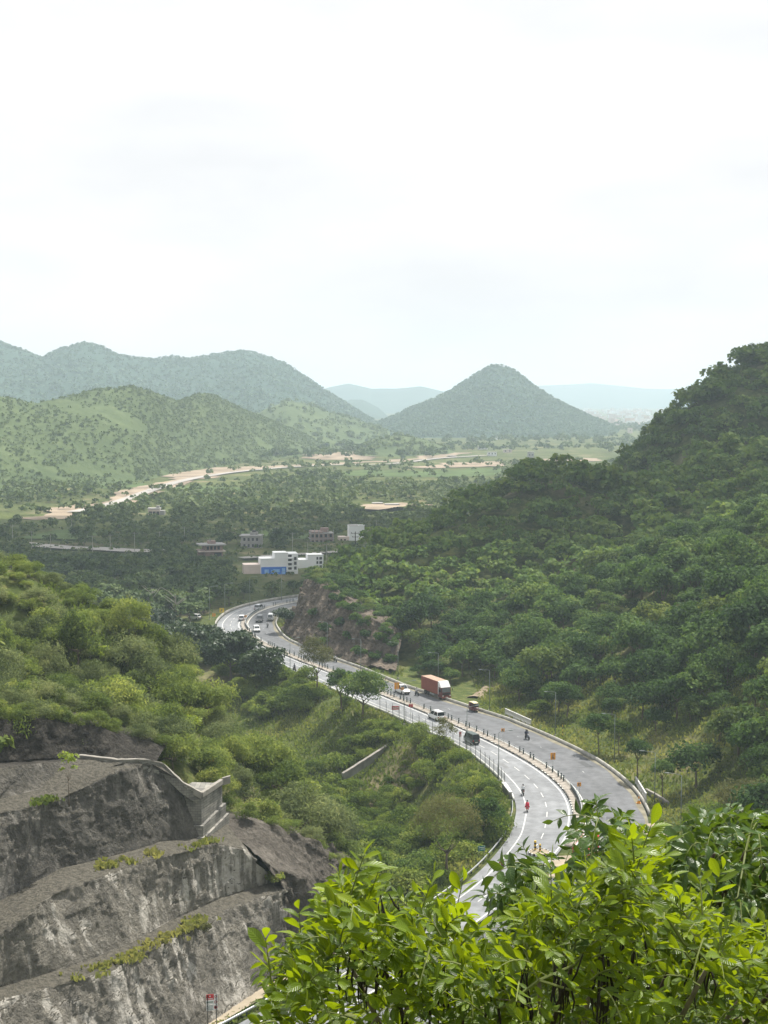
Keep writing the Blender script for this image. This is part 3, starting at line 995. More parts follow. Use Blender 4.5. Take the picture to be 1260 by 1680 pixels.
ribbon('far_road', [(120, 842), (170, 832), (215, 818), (260, 802), (310, 788), (400, 774), (520, 765), (640, 762), (720, 753), (800, 748)], 8, .85, M_FARROAD, 'new pale road along the foot of the scrubby hill')
ribbon('far_road', [(-60, 885), (0, 891), (60, 896), (130, 901), (225, 905), (300, 906)], 11, .5, M_FARROAD, 'pale country road beyond the bushy spur')
ribbon('far_road', [(395, 917), (470, 912), (540, 908), (620, 902)], 6, .5, M_FARROAD, 'lane running behind the white buildings')
M_FIELD = plain('bright grass field', (.070, .105, .034), 1, var=.3, scale=.05, spec=.1)
for pts, w in (([(60, 878), (110, 879), (160, 880)], 60), ([(300, 806), (340, 804), (380, 800)], 70), ([(430, 872), (480, 880), (520, 882)], 30), ([(560, 775), (700, 778), (850, 772)], 90), ([(160, 792), (230, 800)], 40)):
    ribbon('field', pts, w, .3, M_FIELD, 'bright green field among the valley trees', .6)
# ================================================================== ROCK
def rock_material(name, dark, mid, light, streak=0.0, top=None, scale=.35, top_at=.62, blot=None):
    m, nt, N, L, b = mat_base(name)
    g = N.new('ShaderNodeNewGeometry')
    def noise(s, det=6, r=.65, vec=None):
        n = N.new('ShaderNodeTexNoise')
        n.inputs['Scale'].default_value = s; n.inputs['Detail'].default_value = det; n.inputs['Roughness'].default_value = r
        L.new(vec or g.outputs['Position'], n.inputs['Vector'])
        return n
    a, c = noise(scale, 7, .7), noise(scale * 7, 6, .7)
    mixf = N.new('ShaderNodeMixRGB'); mixf.inputs['Fac'].default_value = .45
    L.new(a.outputs['Fac'], mixf.inputs['Color1']); L.new(c.outputs['Fac'], mixf.inputs['Color2'])
    r1 = ramp(N, [(.34, dark), (.5, mid), (.66, light)])
    L.new(mixf.outputs['Color'], r1.inputs['Fac'])
    col = r1.outputs['Color']
    if streak:
        # pale mineral run-off: noise stretched along the fall line, only in some stretches
        mp = N.new('ShaderNodeMapping'); mp.inputs['Scale'].default_value = (1, 1, .10)
        L.new(g.outputs['Position'], mp.inputs['Vector'])
        s1 = noise(1.1, 5, .6, mp.outputs['Vector'])
        s2 = noise(.16, 3, .5)
        q = N.new('ShaderNodeMath'); q.operation = 'MULTIPLY'
        L.new(s1.outputs['Fac'], q.inputs[0]); L.new(s2.outputs['Fac'], q.inputs[1])
        k = ramp(N, [(.268, (0, 0, 0)), (.345, (streak,) * 3)])
        L.new(q.outputs[0], k.inputs['Fac'])
        mx = N.new('ShaderNodeMixRGB'); mx.inputs['Color2'].default_value = (.56, .53, .48, 1)
        L.new(k.outputs['Color'], mx.inputs['Fac']); L.new(col, mx.inputs['Color1'])
        col = mx.outputs['Color']
    if blot:
        n3 = noise(.11, 4, .6)
        k = ramp(N, [(.5, (0, 0, 0)), (.62, (.8,) * 3)])
        L.new(n3.outputs['Fac'], k.inputs['Fac'])
        mx = N.new('ShaderNodeMixRGB'); mx.inputs['Color2'].default_value = tuple(blot) + (1,)
        L.new(k.outputs['Color'], mx.inputs['Fac']); L.new(col, mx.inputs['Color1'])
        col = mx.outputs['Color']
    if top:
        sx = N.new('ShaderNodeSeparateXYZ'); L.new(g.outputs['True Normal'], sx.inputs['Vector'])
        k = ramp(N, [(top_at, (0, 0, 0)), (top_at + .16, (1, 1, 1))])
        L.new(sx.outputs['Z'], k.inputs['Fac'])
        t2 = ramp(N, [(.35, top[0]), (.6, top[1])])
        L.new(c.outputs['Fac'], t2.inputs['Fac'])
        mx = N.new('ShaderNodeMixRGB')
        L.new(k.outputs['Color'], mx.inputs['Fac']); L.new(col, mx.inputs['Color1']); L.new(t2.outputs['Color'], mx.inputs['Color2'])
        col = mx.outputs['Color']
    L.new(col, b.inputs['Base Color'])
    b.inputs['Roughness'].default_value = .92
    b.inputs['Specular IOR Level'].default_value = .15
    bp = N.new('ShaderNodeBump'); bp.inputs['Strength'].default_value = 1; bp.inputs['Distance'].default_value = .6
    L.new(c.outputs['Fac'], bp.inputs['Height']); L.new(bp.outputs['Normal'], b.inputs['Normal'])
    return m
BR = ((.070, .066, .055), (.150, .138, .112))
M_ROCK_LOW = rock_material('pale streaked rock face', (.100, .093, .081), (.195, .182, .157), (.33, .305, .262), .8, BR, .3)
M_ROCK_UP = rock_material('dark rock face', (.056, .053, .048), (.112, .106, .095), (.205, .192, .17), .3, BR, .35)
M_ROCK_DK = rock_material('shade-darkened rock', (.022, .021, .018), (.055, .050, .044), (.12, .11, .095), 0, None, .4)  # shade under the bushes is put into this darker rock colour
M_ROCK_NAT = rock_material('natural grey rock', (.045, .040, .034), (.11, .098, .084), (.21, .19, .165), .0, None, .25)
M_CLIFF = rock_material('brown road cliff', (.040, .033, .026), (.118, .096, .075), (.26, .21, .165), 0, None, .22, blot=None)

def loft(name, rows, sub, mat, amp=.5, cols=150, nsc=2.2, vstretch=.45, label=None, cat=None, seed=0, fade=True, kind='structure', smooth=True, blocky=0.0, wrow=None):
    """Surface through polylines (world points), bottom row first, roughened along its normals."""
    RW = []
    for r in rows:
        r = np.asarray(r, float)
        s = np.r_[0, np.cumsum(np.linalg.norm(np.diff(r, axis=0), axis=1))]
        q = np.linspace(0, s[-1], cols)
        RW.append(np.stack([np.interp(q, s, r[:, k]) for k in range(3)], 1))
    G, WR = [], []
    wrow = wrow or [1] * len(rows)
    for i in range(len(RW) - 1):
        k = sub[i]
        for t in np.arange(k) / k:
            G.append(RW[i] * (1 - t) + RW[i + 1] * t); WR.append(wrow[i] * (1 - t) + wrow[i + 1] * t)
    G.append(RW[-1]); WR.append(wrow[-1])
    G = np.array(G)
    nr = len(G)
    du = np.gradient(G, axis=1); dv = np.gradient(G, axis=0)
    Nn = np.cross(du, dv)
    Nn /= np.maximum(np.linalg.norm(Nn, axis=2, keepdims=True), 1e-6)
    c = G.mean((0, 1))
    if (Nn * (np.array([0, 0, CAM_H]) - c)).sum(2).mean() < 0: Nn = -Nn
    P = G * np.array([1, 1, vstretch]) / nsc + seed
    d = fbm(P, 5, ridged=True) * .6 + fbm(P * .35 + 9, 3) * .9
    if blocky:
        Pb = G / (nsc * 1.1) + seed
        cell = noise3(np.floor(Pb * 1.0 + .6 * np.stack([noise3(Pb * 2), noise3(Pb * 2 + 5), noise3(Pb * 2 + 9)], -1)) * 3.17)
        d = d + blocky * cell
    steep = 1 - np.abs(Nn[..., 2:3]) * .75
    G2 = G + Nn * (d[..., None] * amp * steep * (np.array(WR) ** .6)[:, None, None])
    i = (np.arange(nr - 1)[:, None] * cols + np.arange(cols - 1)[None]).ravel()
    q = np.stack([i, i + 1, i + cols + 1, i + cols], 1)
    o = obj(name, mesh_np(name, G2.reshape(-1, 3), [(q, 0)], [mat], smooth=smooth))
    ctr = o.data.polygons[len(o.data.polygons) // 2]
    if (Vector((0, 0, CAM_H)) - ctr.center).dot(ctr.normal) < 0: o.data.flip_normals()
    tag(o, label, cat, None, kind)
    return o, G2

def pz(l): return [at_z(*p) for p in l]
# lower cut: foot, two benches; runs out into natural rock towards the gully
base = pz([(-160, 1960, 0), (0, 1868, 0), (130, 1802, 0), (267, 1725, 0), (340, 1680, 0), (400, 1642, 0), (440, 1612, 0), (465, 1594, 0)])
lip3 = pz([(-160, 1745, 8.5), (0, 1640, 8.5), (70, 1622, 8.5), (133, 1606, 8.5), (191, 1588, 8.5), (267, 1549, 8.5), (320, 1518, 8.5), (364, 1495, 8.4), (420, 1474, 8.3), (467, 1460, 8.0)])
in3 = pz([(-160, 1722, 8.8), (0, 1619, 8.8), (124, 1583, 8.8), (213, 1548, 8.8), (284, 1508, 8.8), (330, 1488, 8.8), (364, 1472, 8.8), (427, 1453, 8.6), (455, 1446, 8.4)])
lip2 = pz([(-160, 1615, 12.6), (0, 1531, 13.5), (49, 1495, 14.5), (89, 1466, 15.1), (178, 1432, 15.2), (240, 1411, 15.2), (300, 1398, 15.0), (356, 1384, 14.4), (395, 1392, 13.2), (420, 1412, 11.6)])
in2 = pz([(-160, 1560, 12.9), (0, 1478, 13.9), (60, 1446, 14.9), (102, 1424, 15.4), (169, 1409, 15.5), (220, 1395, 15.4), (262, 1381, 15.3), (329, 1374, 14.6), (364, 1341, 15.1)])
lip1 = pz([(-160, 1420, 20.8), (0, 1334, 21.6), (89, 1314, 21.7), (147, 1288, 22.6), (191, 1265, 23.4), (240, 1258, 22.9), (285, 1277, 21.0), (318, 1302, 19.3), (330, 1309, 18.9)])
in1 = pz([(-160, 1395, 21.4), (0, 1310, 22.3), (67, 1295, 22.3), (124, 1279, 23.0), (164, 1262, 23.6), (200, 1256, 23.65), (250, 1253, 23.1), (290, 1277, 21.2), (330, 1308, 18.95)])
par = pz([(-160, 1300, 24.4), (0, 1259, 24.9), (44, 1255, 24.6), (102, 1249, 24.1), (129, 1244, 23.9), (155, 1247, 23.9), (196, 1252, 23.9), (236, 1251, 23.4), (267, 1258, 22.5), (284, 1274, 21.4), (302, 1291, 20.3), (327, 1307, 19.0)])
rc1, G_LOW = loft('rock_cut', [base, lip3, in3, lip2, in2], [70, 10, 52, 10], M_ROCK_LOW, .95, 300, 1.5, .40, 'streaked lower rock face stepped by two benches above the footpath', None, 1, blocky=.34, wrow=[.3, .7, .06, .7, .06])
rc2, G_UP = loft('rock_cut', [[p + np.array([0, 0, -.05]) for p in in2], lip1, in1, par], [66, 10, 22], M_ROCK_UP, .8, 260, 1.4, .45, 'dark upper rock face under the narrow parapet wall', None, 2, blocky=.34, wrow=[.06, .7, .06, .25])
# natural rock between the cut and the gully
nb = pz([(455, 1600, 0), (480, 1580, 0), (510, 1556, 0), (548, 1512, -.5), (575, 1490, -2)])
n1 = [at_z(467, 1462, 8.0), at_z(492, 1470, 6.5), at_z(520, 1480, 5.0), at_z(550, 1470, 3.4), at_z(580, 1465, 0)]
n2 = [at_z(425, 1412, 11.6), at_z(450, 1425, 10.4), at_z(490, 1435, 8.8), at_z(530, 1440, 5.8), at_z(575, 1448, 1.2)]
n3 = [at_z(356, 1343, 15.0), at_z(400, 1346, 14.4), at_z(450, 1358, 12.8), at_z(505, 1378, 10.4), at_z(560, 1424, 4)]
n4 = [at_d(356, 1318, 181), at_d(400, 1322, 184), at_d(460, 1338, 186), at_d(520, 1362, 191), at_d(575, 1412, 196)]
loft('natural_rock', [nb, n1, n2, n3, n4], [26, 18, 26, 8], M_ROCK_NAT, 1.1, 150, 2.0, .6, 'fissured natural rock running down to the gully beside the cut', None, 3, blocky=.45, smooth=False)
# ledge and dark face above the parapet
e1 = [p + np.array([-.2, .6, -.35]) for p in par[:9]]
e2 = [at_d(-160, 1275, 150), at_d(0, 1253, 156), at_d(60, 1250, 160), at_d(140, 1246, 164), at_d(200, 1250, 166), at_d(255, 1252, 168)]
e3 = [at_d(-160, 1195, 152), at_d(0, 1183, 158.5), at_d(60, 1180, 162), at_d(140, 1192, 166.5), at_d(200, 1206, 169), at_d(270, 1226, 172)]
e4 = [at_d(-160, 1170, 158), at_d(0, 1160, 164), at_d(60, 1160, 168), at_d(140, 1172, 173), at_d(200, 1190, 176), at_d(280, 1218, 178)]
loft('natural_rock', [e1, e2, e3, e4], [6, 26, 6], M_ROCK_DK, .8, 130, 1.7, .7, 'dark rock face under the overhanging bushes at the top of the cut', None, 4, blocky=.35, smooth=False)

# parapet wall along the top of the cut
M_MASON = None
def mason_material():
    m, nt, N, L, b = mat_base('rubble masonry')
    tc = N.new('ShaderNodeTexCoord')
    br = N.new('ShaderNodeTexBrick')
    br.inputs['Scale'].default_value = 1.0
    br.inputs['Brick Width'].default_value = .55; br.inputs['Row Height'].default_value = .28
    br.inputs['Mortar Size'].default_value = .02
    br.inputs['Color1'].default_value = (.17, .165, .155, 1); br.inputs['Color2'].default_value = (.25, .24, .22, 1); br.inputs['Mortar'].default_value = (.12, .115, .11, 1)
    mp = N.new('ShaderNodeMapping'); mp.inputs['Rotation'].default_value = (R(90), 0, 0)
    L.new(tc.outputs['Object'], mp.inputs['Vector']); L.new(mp.outputs['Vector'], br.inputs['Vector'])
    no = N.new('ShaderNodeTexNoise'); no.inputs['Scale'].default_value = .7; no.inputs['Detail'].default_value = 6
    L.new(tc.outputs['Object'], no.inputs['Vector'])
    r = ramp(N, [(.3, (.6, .6, .6)), (.65, (1.25, 1.25, 1.2))]); L.new(no.outputs['Fac'], r.inputs['Fac'])
    mx = N.new('ShaderNodeMixRGB'); mx.blend_type = 'MULTIPLY'; mx.inputs['Fac'].default_value = 1
    L.new(br.outputs['Color'], mx.inputs['Color1']); L.new(r.outputs['Color'], mx.inputs['Color2'])
    L.new(mx.outputs['Color'], b.inputs['Base Color'])
    b.inputs['Roughness'].default_value = .9
    bp = N.new('ShaderNodeBump'); bp.inputs['Strength'].default_value = .8; bp.inputs['Distance'].default_value = .05
    L.new(br.outputs['Fac'], bp.inputs['Height']); bp.invert = True; L.new(bp.outputs['Normal'], b.inputs['Normal'])
    return m
M_MASON = mason_material()
M_COPING = plain('pale coping', (.25, .235, .21), .9, var=.25, scale=1.2, spec=.2)
def wall_along(pts, h, w, parent, name, mat, down=.6):
    P = resample(pts, .6)
    T = np.gradient(P, axis=0); T[:, 2] = 0; T /= np.linalg.norm(T, axis=1)[:, None]
    Nn = np.stack([T[:, 1], -T[:, 0], 0 * T[:, 0]], 1) * w / 2
    up = np.array([0, 0, 1.0])
    jit = (rng.random(len(P)) * .06)[:, None] * up
    A, B, C_, D = P + Nn - up * down, P + Nn + up * h + jit, P - Nn + up * h + jit, P - Nn - up * down
    mb = MB(); mb.loft([[tuple(A[i]), tuple(B[i]), tuple(C_[i]), tuple(D[i])] for i in range(len(P))])
    return mb.build(name, mat, parent)
pw = empty('parapet_wall'); tag(pw, 'narrow masonry parapet winding along the top of the rock cut', 'wall')
pts = [p + np.array([0, .25, 0]) for p in par[4:]]
wall_along(pts, .22, .42, pw, 'masonry', M_MASON, 1.0)
wall_along([p + np.array([0, 0, .225]) for p in pts], .10, .5, pw, 'coping', M_COPING, 0)

# buttress: masonry block with two stepped plinths
bt = empty('masonry_buttress'); tag(bt, 'stepped stone buttress at the corner where the parapet ends', 'buttress')
A0, A1 = at_z(331, 1379, 14.2), at_z(365, 1341, 15.2)
T0 = at_z(329, 1308, 19.0); T1 = at_z(363, 1284, 19.1)
back = np.array([-3.4, .4, 0])
def block(name, p0, p1, z0a, z1a, z0b, z1b, dep, mat, grow=0.0):
    g = (p1 - p0); g = g / np.linalg.norm(g[:2]) * grow
    out = np.array([g[1], -g[0], 0])
    a, b2 = p0 - g + out, p1 + g + out
    vs = [(a[0], a[1], z0a), (b2[0], b2[1], z0b), (b2[0] + dep[0], b2[1] + dep[1], z0b), (a[0] + dep[0], a[1] + dep[1], z0a),
          (a[0], a[1], z1a), (b2[0], b2[1], z1b), (b2[0] + dep[0], b2[1] + dep[1], z1b), (a[0] + dep[0], a[1] + dep[1], z1a)]
    mb = MB(); mb._add(vs, [(3, 2, 1, 0), (4, 5, 6, 7), (0, 1, 5, 4), (1, 2, 6, 5), (2, 3, 7, 6), (3, 0, 4, 7)])
    return mb.build(name, mat, bt)
block('wall', A0, A1, 13.2, T0[2], 14.2, T1[2], back, M_MASON)
block('plinth', A0, A1, 13.1, 15.9, 14.1, 16.8, back, M_MASON, .32)
block('plinth', A0, A1, 13.0, 14.7, 14.0, 15.6, back, M_MASON, .6)
gdir = (A1 - A0); gdir /= np.linalg.norm(gdir[:2])
def zt(p): return p
wall_along([np.array([A0[0], A0[1], T0[2]]), np.array([A1[0], A1[1], T1[2]])], .45, .45, bt, 'parapet', M_COPING, .05)
wall_along([np.array([A0[0], A0[1], T0[2] + .1]), np.array([A0[0] - 2.2, A0[1] - .2, T0[2] + 1.4])], .4, .45, bt, 'parapet', M_COPING, .3)
wall_along([np.array([A1[0], A1[1], T1[2] + .05]), np.array([A1[0] + .9, A1[1] + .1, T1[2] + .3])], .5, .45, bt, 'parapet', M_COPING, .3)

# ------------------------------------------------------------------ cliff at the far bend
cb = [at_z(458, 1030, .2), at_z(470, 1040, .2), at_z(500, 1060, .2), at_z(540, 1075, .2), at_z(580, 1087, .3), at_z(610, 1094, .4), at_z(650, 1102, .5)]
cm1 = [at_d(478, 1002, 408), at_d(492, 1012, 397), at_d(512, 1028, 382.5), at_d(545, 1048, 368.5), at_d(580, 1060, 360), at_d(610, 1073, 354.5), at_d(652, 1088, 349)]
cm2 = [at_d(490, 972, 409), at_d(505, 978, 399), at_d(525, 992, 385), at_d(556, 1016, 371), at_d(585, 1032, 363.5), at_d(615, 1046, 357.5), at_d(655, 1070, 351)]
ct = [at_d(503, 951, 411), at_d(520, 949, 402), at_d(540, 961, 388), at_d(566, 990, 374), at_d(592, 1006, 366.5), at_d(625, 1022, 360.5), at_d(658, 1052, 354)]
cc = [at_d(508, 945, 419), at_d(530, 944, 411), at_d(556, 954, 398), at_d(580, 980, 385), at_d(605, 996, 377), at_d(640, 1012, 370), at_d(662, 1045, 362)]
_, G_CLIFF = loft('cliff', [cb, cm1, cm2, ct, cc], [30, 30, 28, 8], M_CLIFF, 1.9, 240, 2.4, .38, 'brown blasted rock cliff beside the inside of the far bend', None, 5, blocky=.7, smooth=False)
# small pale scar in the hillside above the lorry
M_SCAR = rock_material('pale earth scar', (.20, .15, .10), (.30, .24, .17), (.42, .35, .26), 0, None, .4)
_c = at_d(788, 1106, 321)
def scar_row(v):
    out = []
    for u in np.linspace(-1, 1, 12):
        x_, y_ = _c[0] + u * 1.4 * (1 - .35 * v) + v * 1.6, _c[1] + v * 6
        out.append(np.array([x_, y_, gz(x_, y_) + .55 * (1 - u * u) - .1]))
    return out
loft('natural_rock', [scar_row(v) for v in (-1, -.3, .4, 1)], [8, 8, 8], M_SCAR, .35, 30, 1.3, .7, 'pale earth scar on the slope above the lorry', None, 6, smooth=False)
# let the earth sheet lie behind the rock faces
def sink(grids, rad, drop):
    me = ground.data
    co = np.empty(len(me.vertices) * 3, np.float32); me.vertices.foreach_get('co', co); co = co.reshape(-1, 3)
    S = np.concatenate([g.reshape(-1, 3)[::3] for g in grids])
    lo, hi = S.min(0) - rad, S.max(0) + rad
    near = np.where((co[:, 0] > lo[0]) & (co[:, 0] < hi[0]) & (co[:, 1] > lo[1]) & (co[:, 1] < hi[1]))[0]
    for i in near:
        d = ((S[:, :2] - co[i, :2]) ** 2).sum(1)
        k = d < rad * rad
        if k.any(): co[i, 2] = min(co[i, 2], S[k, 2].min() - drop)
    me.vertices.foreach_set('co', co.ravel()); me.update()
sink([G_LOW, G_UP], 3.4, .8)
# ================================================================== VEGETATION
M_LEAF_FOREST = foliage('forest leaves', [(.12, (.016, .040, .010)), (.40, (.040, .084, .019)), (.65, (.080, .142, .031)), (.9, (.155, .212, .050))], .36, .7, .12)
M_LEAF_FOREST2 = foliage('yellowish forest leaves', [(.12, (.030, .052, .011)), (.40, (.062, .100, .020)), (.65, (.11, .158, .032)), (.9, (.18, .21, .05))], .36, .7, .12)
M_LEAF_THORN = foliage('olive thorn bush leaves', [(.12, (.056, .092, .022)), (.42, (.118, .168, .040)), (.7, (.195, .245, .062)), (.95, (.33, .35, .10))], .45, .7, .1)
M_LEAF_SHRUB = foliage('gully shrub leaves', [(.12, (.040, .076, .015)), (.42, (.098, .150, .028)), (.7, (.165, .22, .046)), (.95, (.27, .30, .07))], .42, .7, .1)
M_LEAF_VALLEY = foliage('valley tree leaves', [(.12, (.022, .046, .012)), (.40, (.042, .076, .020)), (.65, (.072, .112, .028)), (.9, (.12, .155, .042))], .25, .7)
M_LEAF_DARK = foliage('dark rain tree leaves', [(.2, (.012, .030, .011)), (.5, (.022, .046, .013)), (.8, (.040, .068, .018))], .2, .5)
M_LEAF_LIME = foliage('fresh lime leaves', [(.2, (.15, .22, .03)), (.8, (.25, .32, .05))], .45, .5)
M_LEAF_GOLD = foliage('golden flowering tips', [(.2, (.32, .24, .03)), (.8, (.45, .30, .04))], .35, .6)
M_GRASS = foliage('grass blades', [(.2, (.075, .118, .026)), (.5, (.130, .175, .040)), (.85, (.25, .255, .08))], .4, .7)
M_BARK = plain('grey brown bark', (.13, .105, .08), .95, var=.3, scale=3, spec=.1)

def unit(v):
    return v / np.maximum(np.linalg.norm(v, axis=-1, keepdims=True), 1e-9)

def cards(C, Nrm, size, aspect, g):
    """Leaf-shaped quads (kite outline) at C facing Nrm."""
    n = len(C)
    a = unit(np.cross(Nrm, g.normal(size=(n, 3))))
    b = np.cross(Nrm, a)
    s = (size * g.uniform(.6, 1.4, n))[:, None]
    w = s * aspect
    bend = Nrm * s * g.uniform(-.2, .2, n)[:, None]
    V = np.stack([C - a * s * .5, C - b * w * .5 - a * s * .05 + bend, C + a * s * .5, C + b * w * .5 - a * s * .05 + bend], 1)
    return V.reshape(-1, 3)

def crown_arrays(seed, Rr, Hh, zc, nclump, per, leaf, aspect=.75, flat=.75, spread=.8, droop=.0, low=-.35, clump_r=.36, nr=.45):
    """Crown of clumps of leaves: half width Rr, half height Hh, centre height zc."""
    g = np.random.default_rng(seed)
    cc = []
    while len(cc) < nclump:
        u = unit(g.normal(size=3))
        if u[2] < low: continue
        r = g.uniform(.45, 1) ** .6
        cc.append(u * r)
    cc = np.array(cc)
    ax = np.array([Rr * g.uniform(.85, 1.15), Rr * g.uniform(.85, 1.15), Hh])
    Cs = cc * ax * spread
    VV, T = [], []
    for c in Cs:
        cr = clump_r * Rr * g.uniform(.7, 1.35)
        u = unit(g.normal(size=(per, 3)))
        u[:, 2] = np.where(u[:, 2] < -.3, -u[:, 2], u[:, 2])
        rr = cr * g.uniform(.55, 1.08, per)[:, None]
        P = c + u * rr * np.array([1, 1, flat])
        P[:, 2] -= droop * (np.linalg.norm(P[:, :2], axis=1) / Rr) ** 2 * Hh
        Nn = unit(u * .7 + np.array([0, 0, .45]) + g.normal(size=(per, 3)) * nr)
        VV.append(cards(P, Nn, leaf, aspect, g))
        T.append(np.full(per * 4, g.uniform(0, 1)))
    V = np.concatenate(VV)
    V[:, 2] += zc
    return V, np.concatenate(T)

def quad_idx(n):
    return np.arange(n * 4).reshape(-1, 4)

def crown_mesh(name, mat, *a, **k):
    V, T = crown_arrays(*a, **k)
    return mesh_np(name, V, [(quad_idx(len(V) // 4), 0)], [mat], tint=T)

def trunk_mesh(name, h, r, seed, limbs=4, spread=2.0, lean=.3):
    g = random.Random(seed)
    mb = MB()
    top = Vector((g.uniform(-lean, lean), g.uniform(-lean, lean), h))
    mid = Vector((top.x * .3 + g.uniform(-.1, .1), top.y * .3, h * .5))
    mb.tube([(0, 0, -.6), (0, 0, .1), mid, top], [r * 1.5, r * 1.1, r * .8, r * .55], 7)
    for k in range(limbs):
        w = 2 * math.pi * (k + g.random() * .6) / limbs
        st = mid.lerp(top, g.uniform(.4, 1))
        e = st + Vector((math.cos(w) * spread * g.uniform(.7, 1.1), math.sin(w) * spread * g.uniform(.7, 1.1), h * g.uniform(.35, .65)))
        m2 = st.lerp(e, .5) + Vector((0, 0, -.2))
        mb.tube([st, m2, e], [r * .5, r * .34, r * .12], 5)
    return mb.mesh(name, M_BARK, True)

# kinds: (crown meshes, trunk mesh)
FOREST = [(crown_mesh('crown', M_LEAF_FOREST2 if k == 2 else M_LEAF_FOREST, 100 + k, 4.2 + .5 * (k % 3), 2.7 + .3 * (k % 2), 4.6, 15, 105, .62, .7, clump_r=.42), trunk_mesh('trunk', 3.6, .22, k)) for k in range(7)]
M_LEAF_THORN2 = foliage('grey green thorn leaves', [(.12, (.052, .076, .030)), (.42, (.108, .142, .055)), (.7, (.18, .215, .088)), (.95, (.28, .30, .13))], .45, .7, .1)
THORN = [(crown_mesh('crown', M_LEAF_THORN2 if k % 3 == 2 else M_LEAF_THORN, 200 + k, 2.3 + .3 * (k % 3), 1.6 + .2 * (k % 2), 1.7, 20, 190, .30, .30, flat=.8, low=-.5, clump_r=.40, nr=.6), trunk_mesh('stem', 1.3, .09, 30 + k, 5, 1.5)) for k in range(6)]
SHRUB = [(crown_mesh('crown', M_LEAF_SHRUB, 300 + k, 1.9 + .3 * (k % 3), 1.15, 1.15, 14, 130, .28, .6, low=-.5, clump_r=.44, nr=.7), trunk_mesh('stem', .8, .06, 60 + k, 4, .9)) for k in range(6)]
VALLEY = [(crown_mesh('crown', M_LEAF_VALLEY, 400 + k, 4.5 + .5 * (k % 3), 3.0, 4.6, 14, 28, 1.15, .8), trunk_mesh('trunk', 3.4, .22, 90 + k, 3)) for k in range(5)]

def tree_at(kind, x, y, s, rz, name, label, cat, group=None, z=None, sz=1.0):
    """One plant: an Empty at its foot with trunk and crown."""
    t = empty(name, (x, y, gz(x, y) - .1 if z is None else z), rz)
    t.scale = (s, s, s * sz)
    tag(t, label, cat, group)
    obj('trunk' if kind[1].name.startswith('trunk') else 'stem', kind[1], t)
    obj('crown', kind[0], t)
    return t

# ---- line of sight and projection, to know what the picture shows
def project(P):
    P = np.asarray(P, float)
    d = P - np.array([0, 0, CAM_H])
    f = d[:, 1] * CP - d[:, 2] * SP
    u = d[:, 0] / f
    v = (d[:, 1] * SP + d[:, 2] * CP) / f
    return 630 + F_PX * u, 840 - F_PX * v, f

HG_X = np.arange(-260, 320, 4.0); HG_Y = np.arange(60, 1000, 4.0)
_gx, _gy = np.meshgrid(HG_X, HG_Y)
HG = ground_z(np.c_[_gx.ravel(), _gy.ravel()]).reshape(_gx.shape)

def hgz(x, y):
    i = np.clip((x - HG_X[0]) / 4, 0, len(HG_X) - 1.001); j = np.clip((y - HG_Y[0]) / 4, 0, len(HG_Y) - 1.001)
    i0, j0 = i.astype(int), j.astype(int)
    fi, fj = i - i0, j - j0
    return (HG[j0, i0] * (1 - fi) * (1 - fj) + HG[j0, i0 + 1] * fi * (1 - fj) + HG[j0 + 1, i0] * (1 - fi) * fj + HG[j0 + 1, i0 + 1] * fi * fj)

def visible(P, cover=2.5):
    """Tree tops P not hidden by ground plus a cover of vegetation in front."""
    P = np.asarray(P, float)
    ok = np.ones(len(P), bool)
    for t in np.linspace(.25, .96, 60):
        q = P * t + np.array([0, 0, CAM_H]) * (1 - t)
        h = hgz(q[:, 0], q[:, 1]) + cover * np.clip((1 - t) / .06, 0, 1)
        inside = (q[:, 1] > 100) & (q[:, 1] < 990) & (np.abs(q[:, 0]) < 255)
        ok &= ~(inside & (h > q[:, 2]))
    px, py, f = project(P)
    return ok & (px > -40) & (px < 1300) & (py < 1720), px, py, f

def jgrid(x0, x1, y0, y1, s, jit=.42):
    X, Y = np.meshgrid(np.arange(x0, x1, s), np.arange(y0, y1, s))
    P = np.c_[X.ravel(), Y.ravel()]
    return P + rng.uniform(-jit * s, jit * s, P.shape)

ROCK_XY = np.concatenate([G_LOW.reshape(-1, 3)[::7, :2], G_UP.reshape(-1, 3)[::7, :2]])
def off_rock(XY, r):
    return np.array([((ROCK_XY - p) ** 2).sum(1).min() > r * r for p in XY]) if len(XY) else np.zeros(0, bool)

def in_poly(px, py, poly):
    inside = np.zeros(len(px), bool)
    n = len(poly)
    for i in range(n):
        x0, y0 = poly[i]; x1, y1 = poly[(i + 1) % n]
        c = (y0 > py) != (y1 > py)
        inside ^= c & (px < (x1 - x0) * (py - y0) / (y1 - y0 + 1e-9) + x0)
    return inside

def merged(name, arrs, mat, label, parent=None):
    V = np.concatenate([a[0] for a in arrs]); T = np.concatenate([a[1] for a in arrs])
    o = obj(name, mesh_np(name, V, [(quad_idx(len(V) // 4), 0)], [mat], tint=T), parent)
    tag(o, label, None, None, 'stuff')
    return o

def place_arr(src, x, y, z, s, rz, tj):
    V, T = src
    c, sn = math.cos(rz), math.sin(rz)
    W = V * s
    return np.c_[W[:, 0] * c - W[:, 1] * sn + x, W[:, 0] * sn + W[:, 1] * c + y, W[:, 2] + z], np.clip(T * .55 + tj, 0, 1.4)

THIN_THORN = crown_arrays(600, 2.6, 1.7, 1.7, 14, 34, .75, .5)
LOWF = [crown_arrays(500 + k, 4.4, 2.8, 4.4, 12, 17, 1.3, .75) for k in range(5)]
TINYV = [crown_arrays(540 + k, 4.6, 2.9, 4.2, 7, 5, 2.6, .85) for k in range(5)]
LOWV = [crown_arrays(520 + k, 4.6, 2.9, 4.2, 9, 12, 1.7, .85) for k in range(5)]

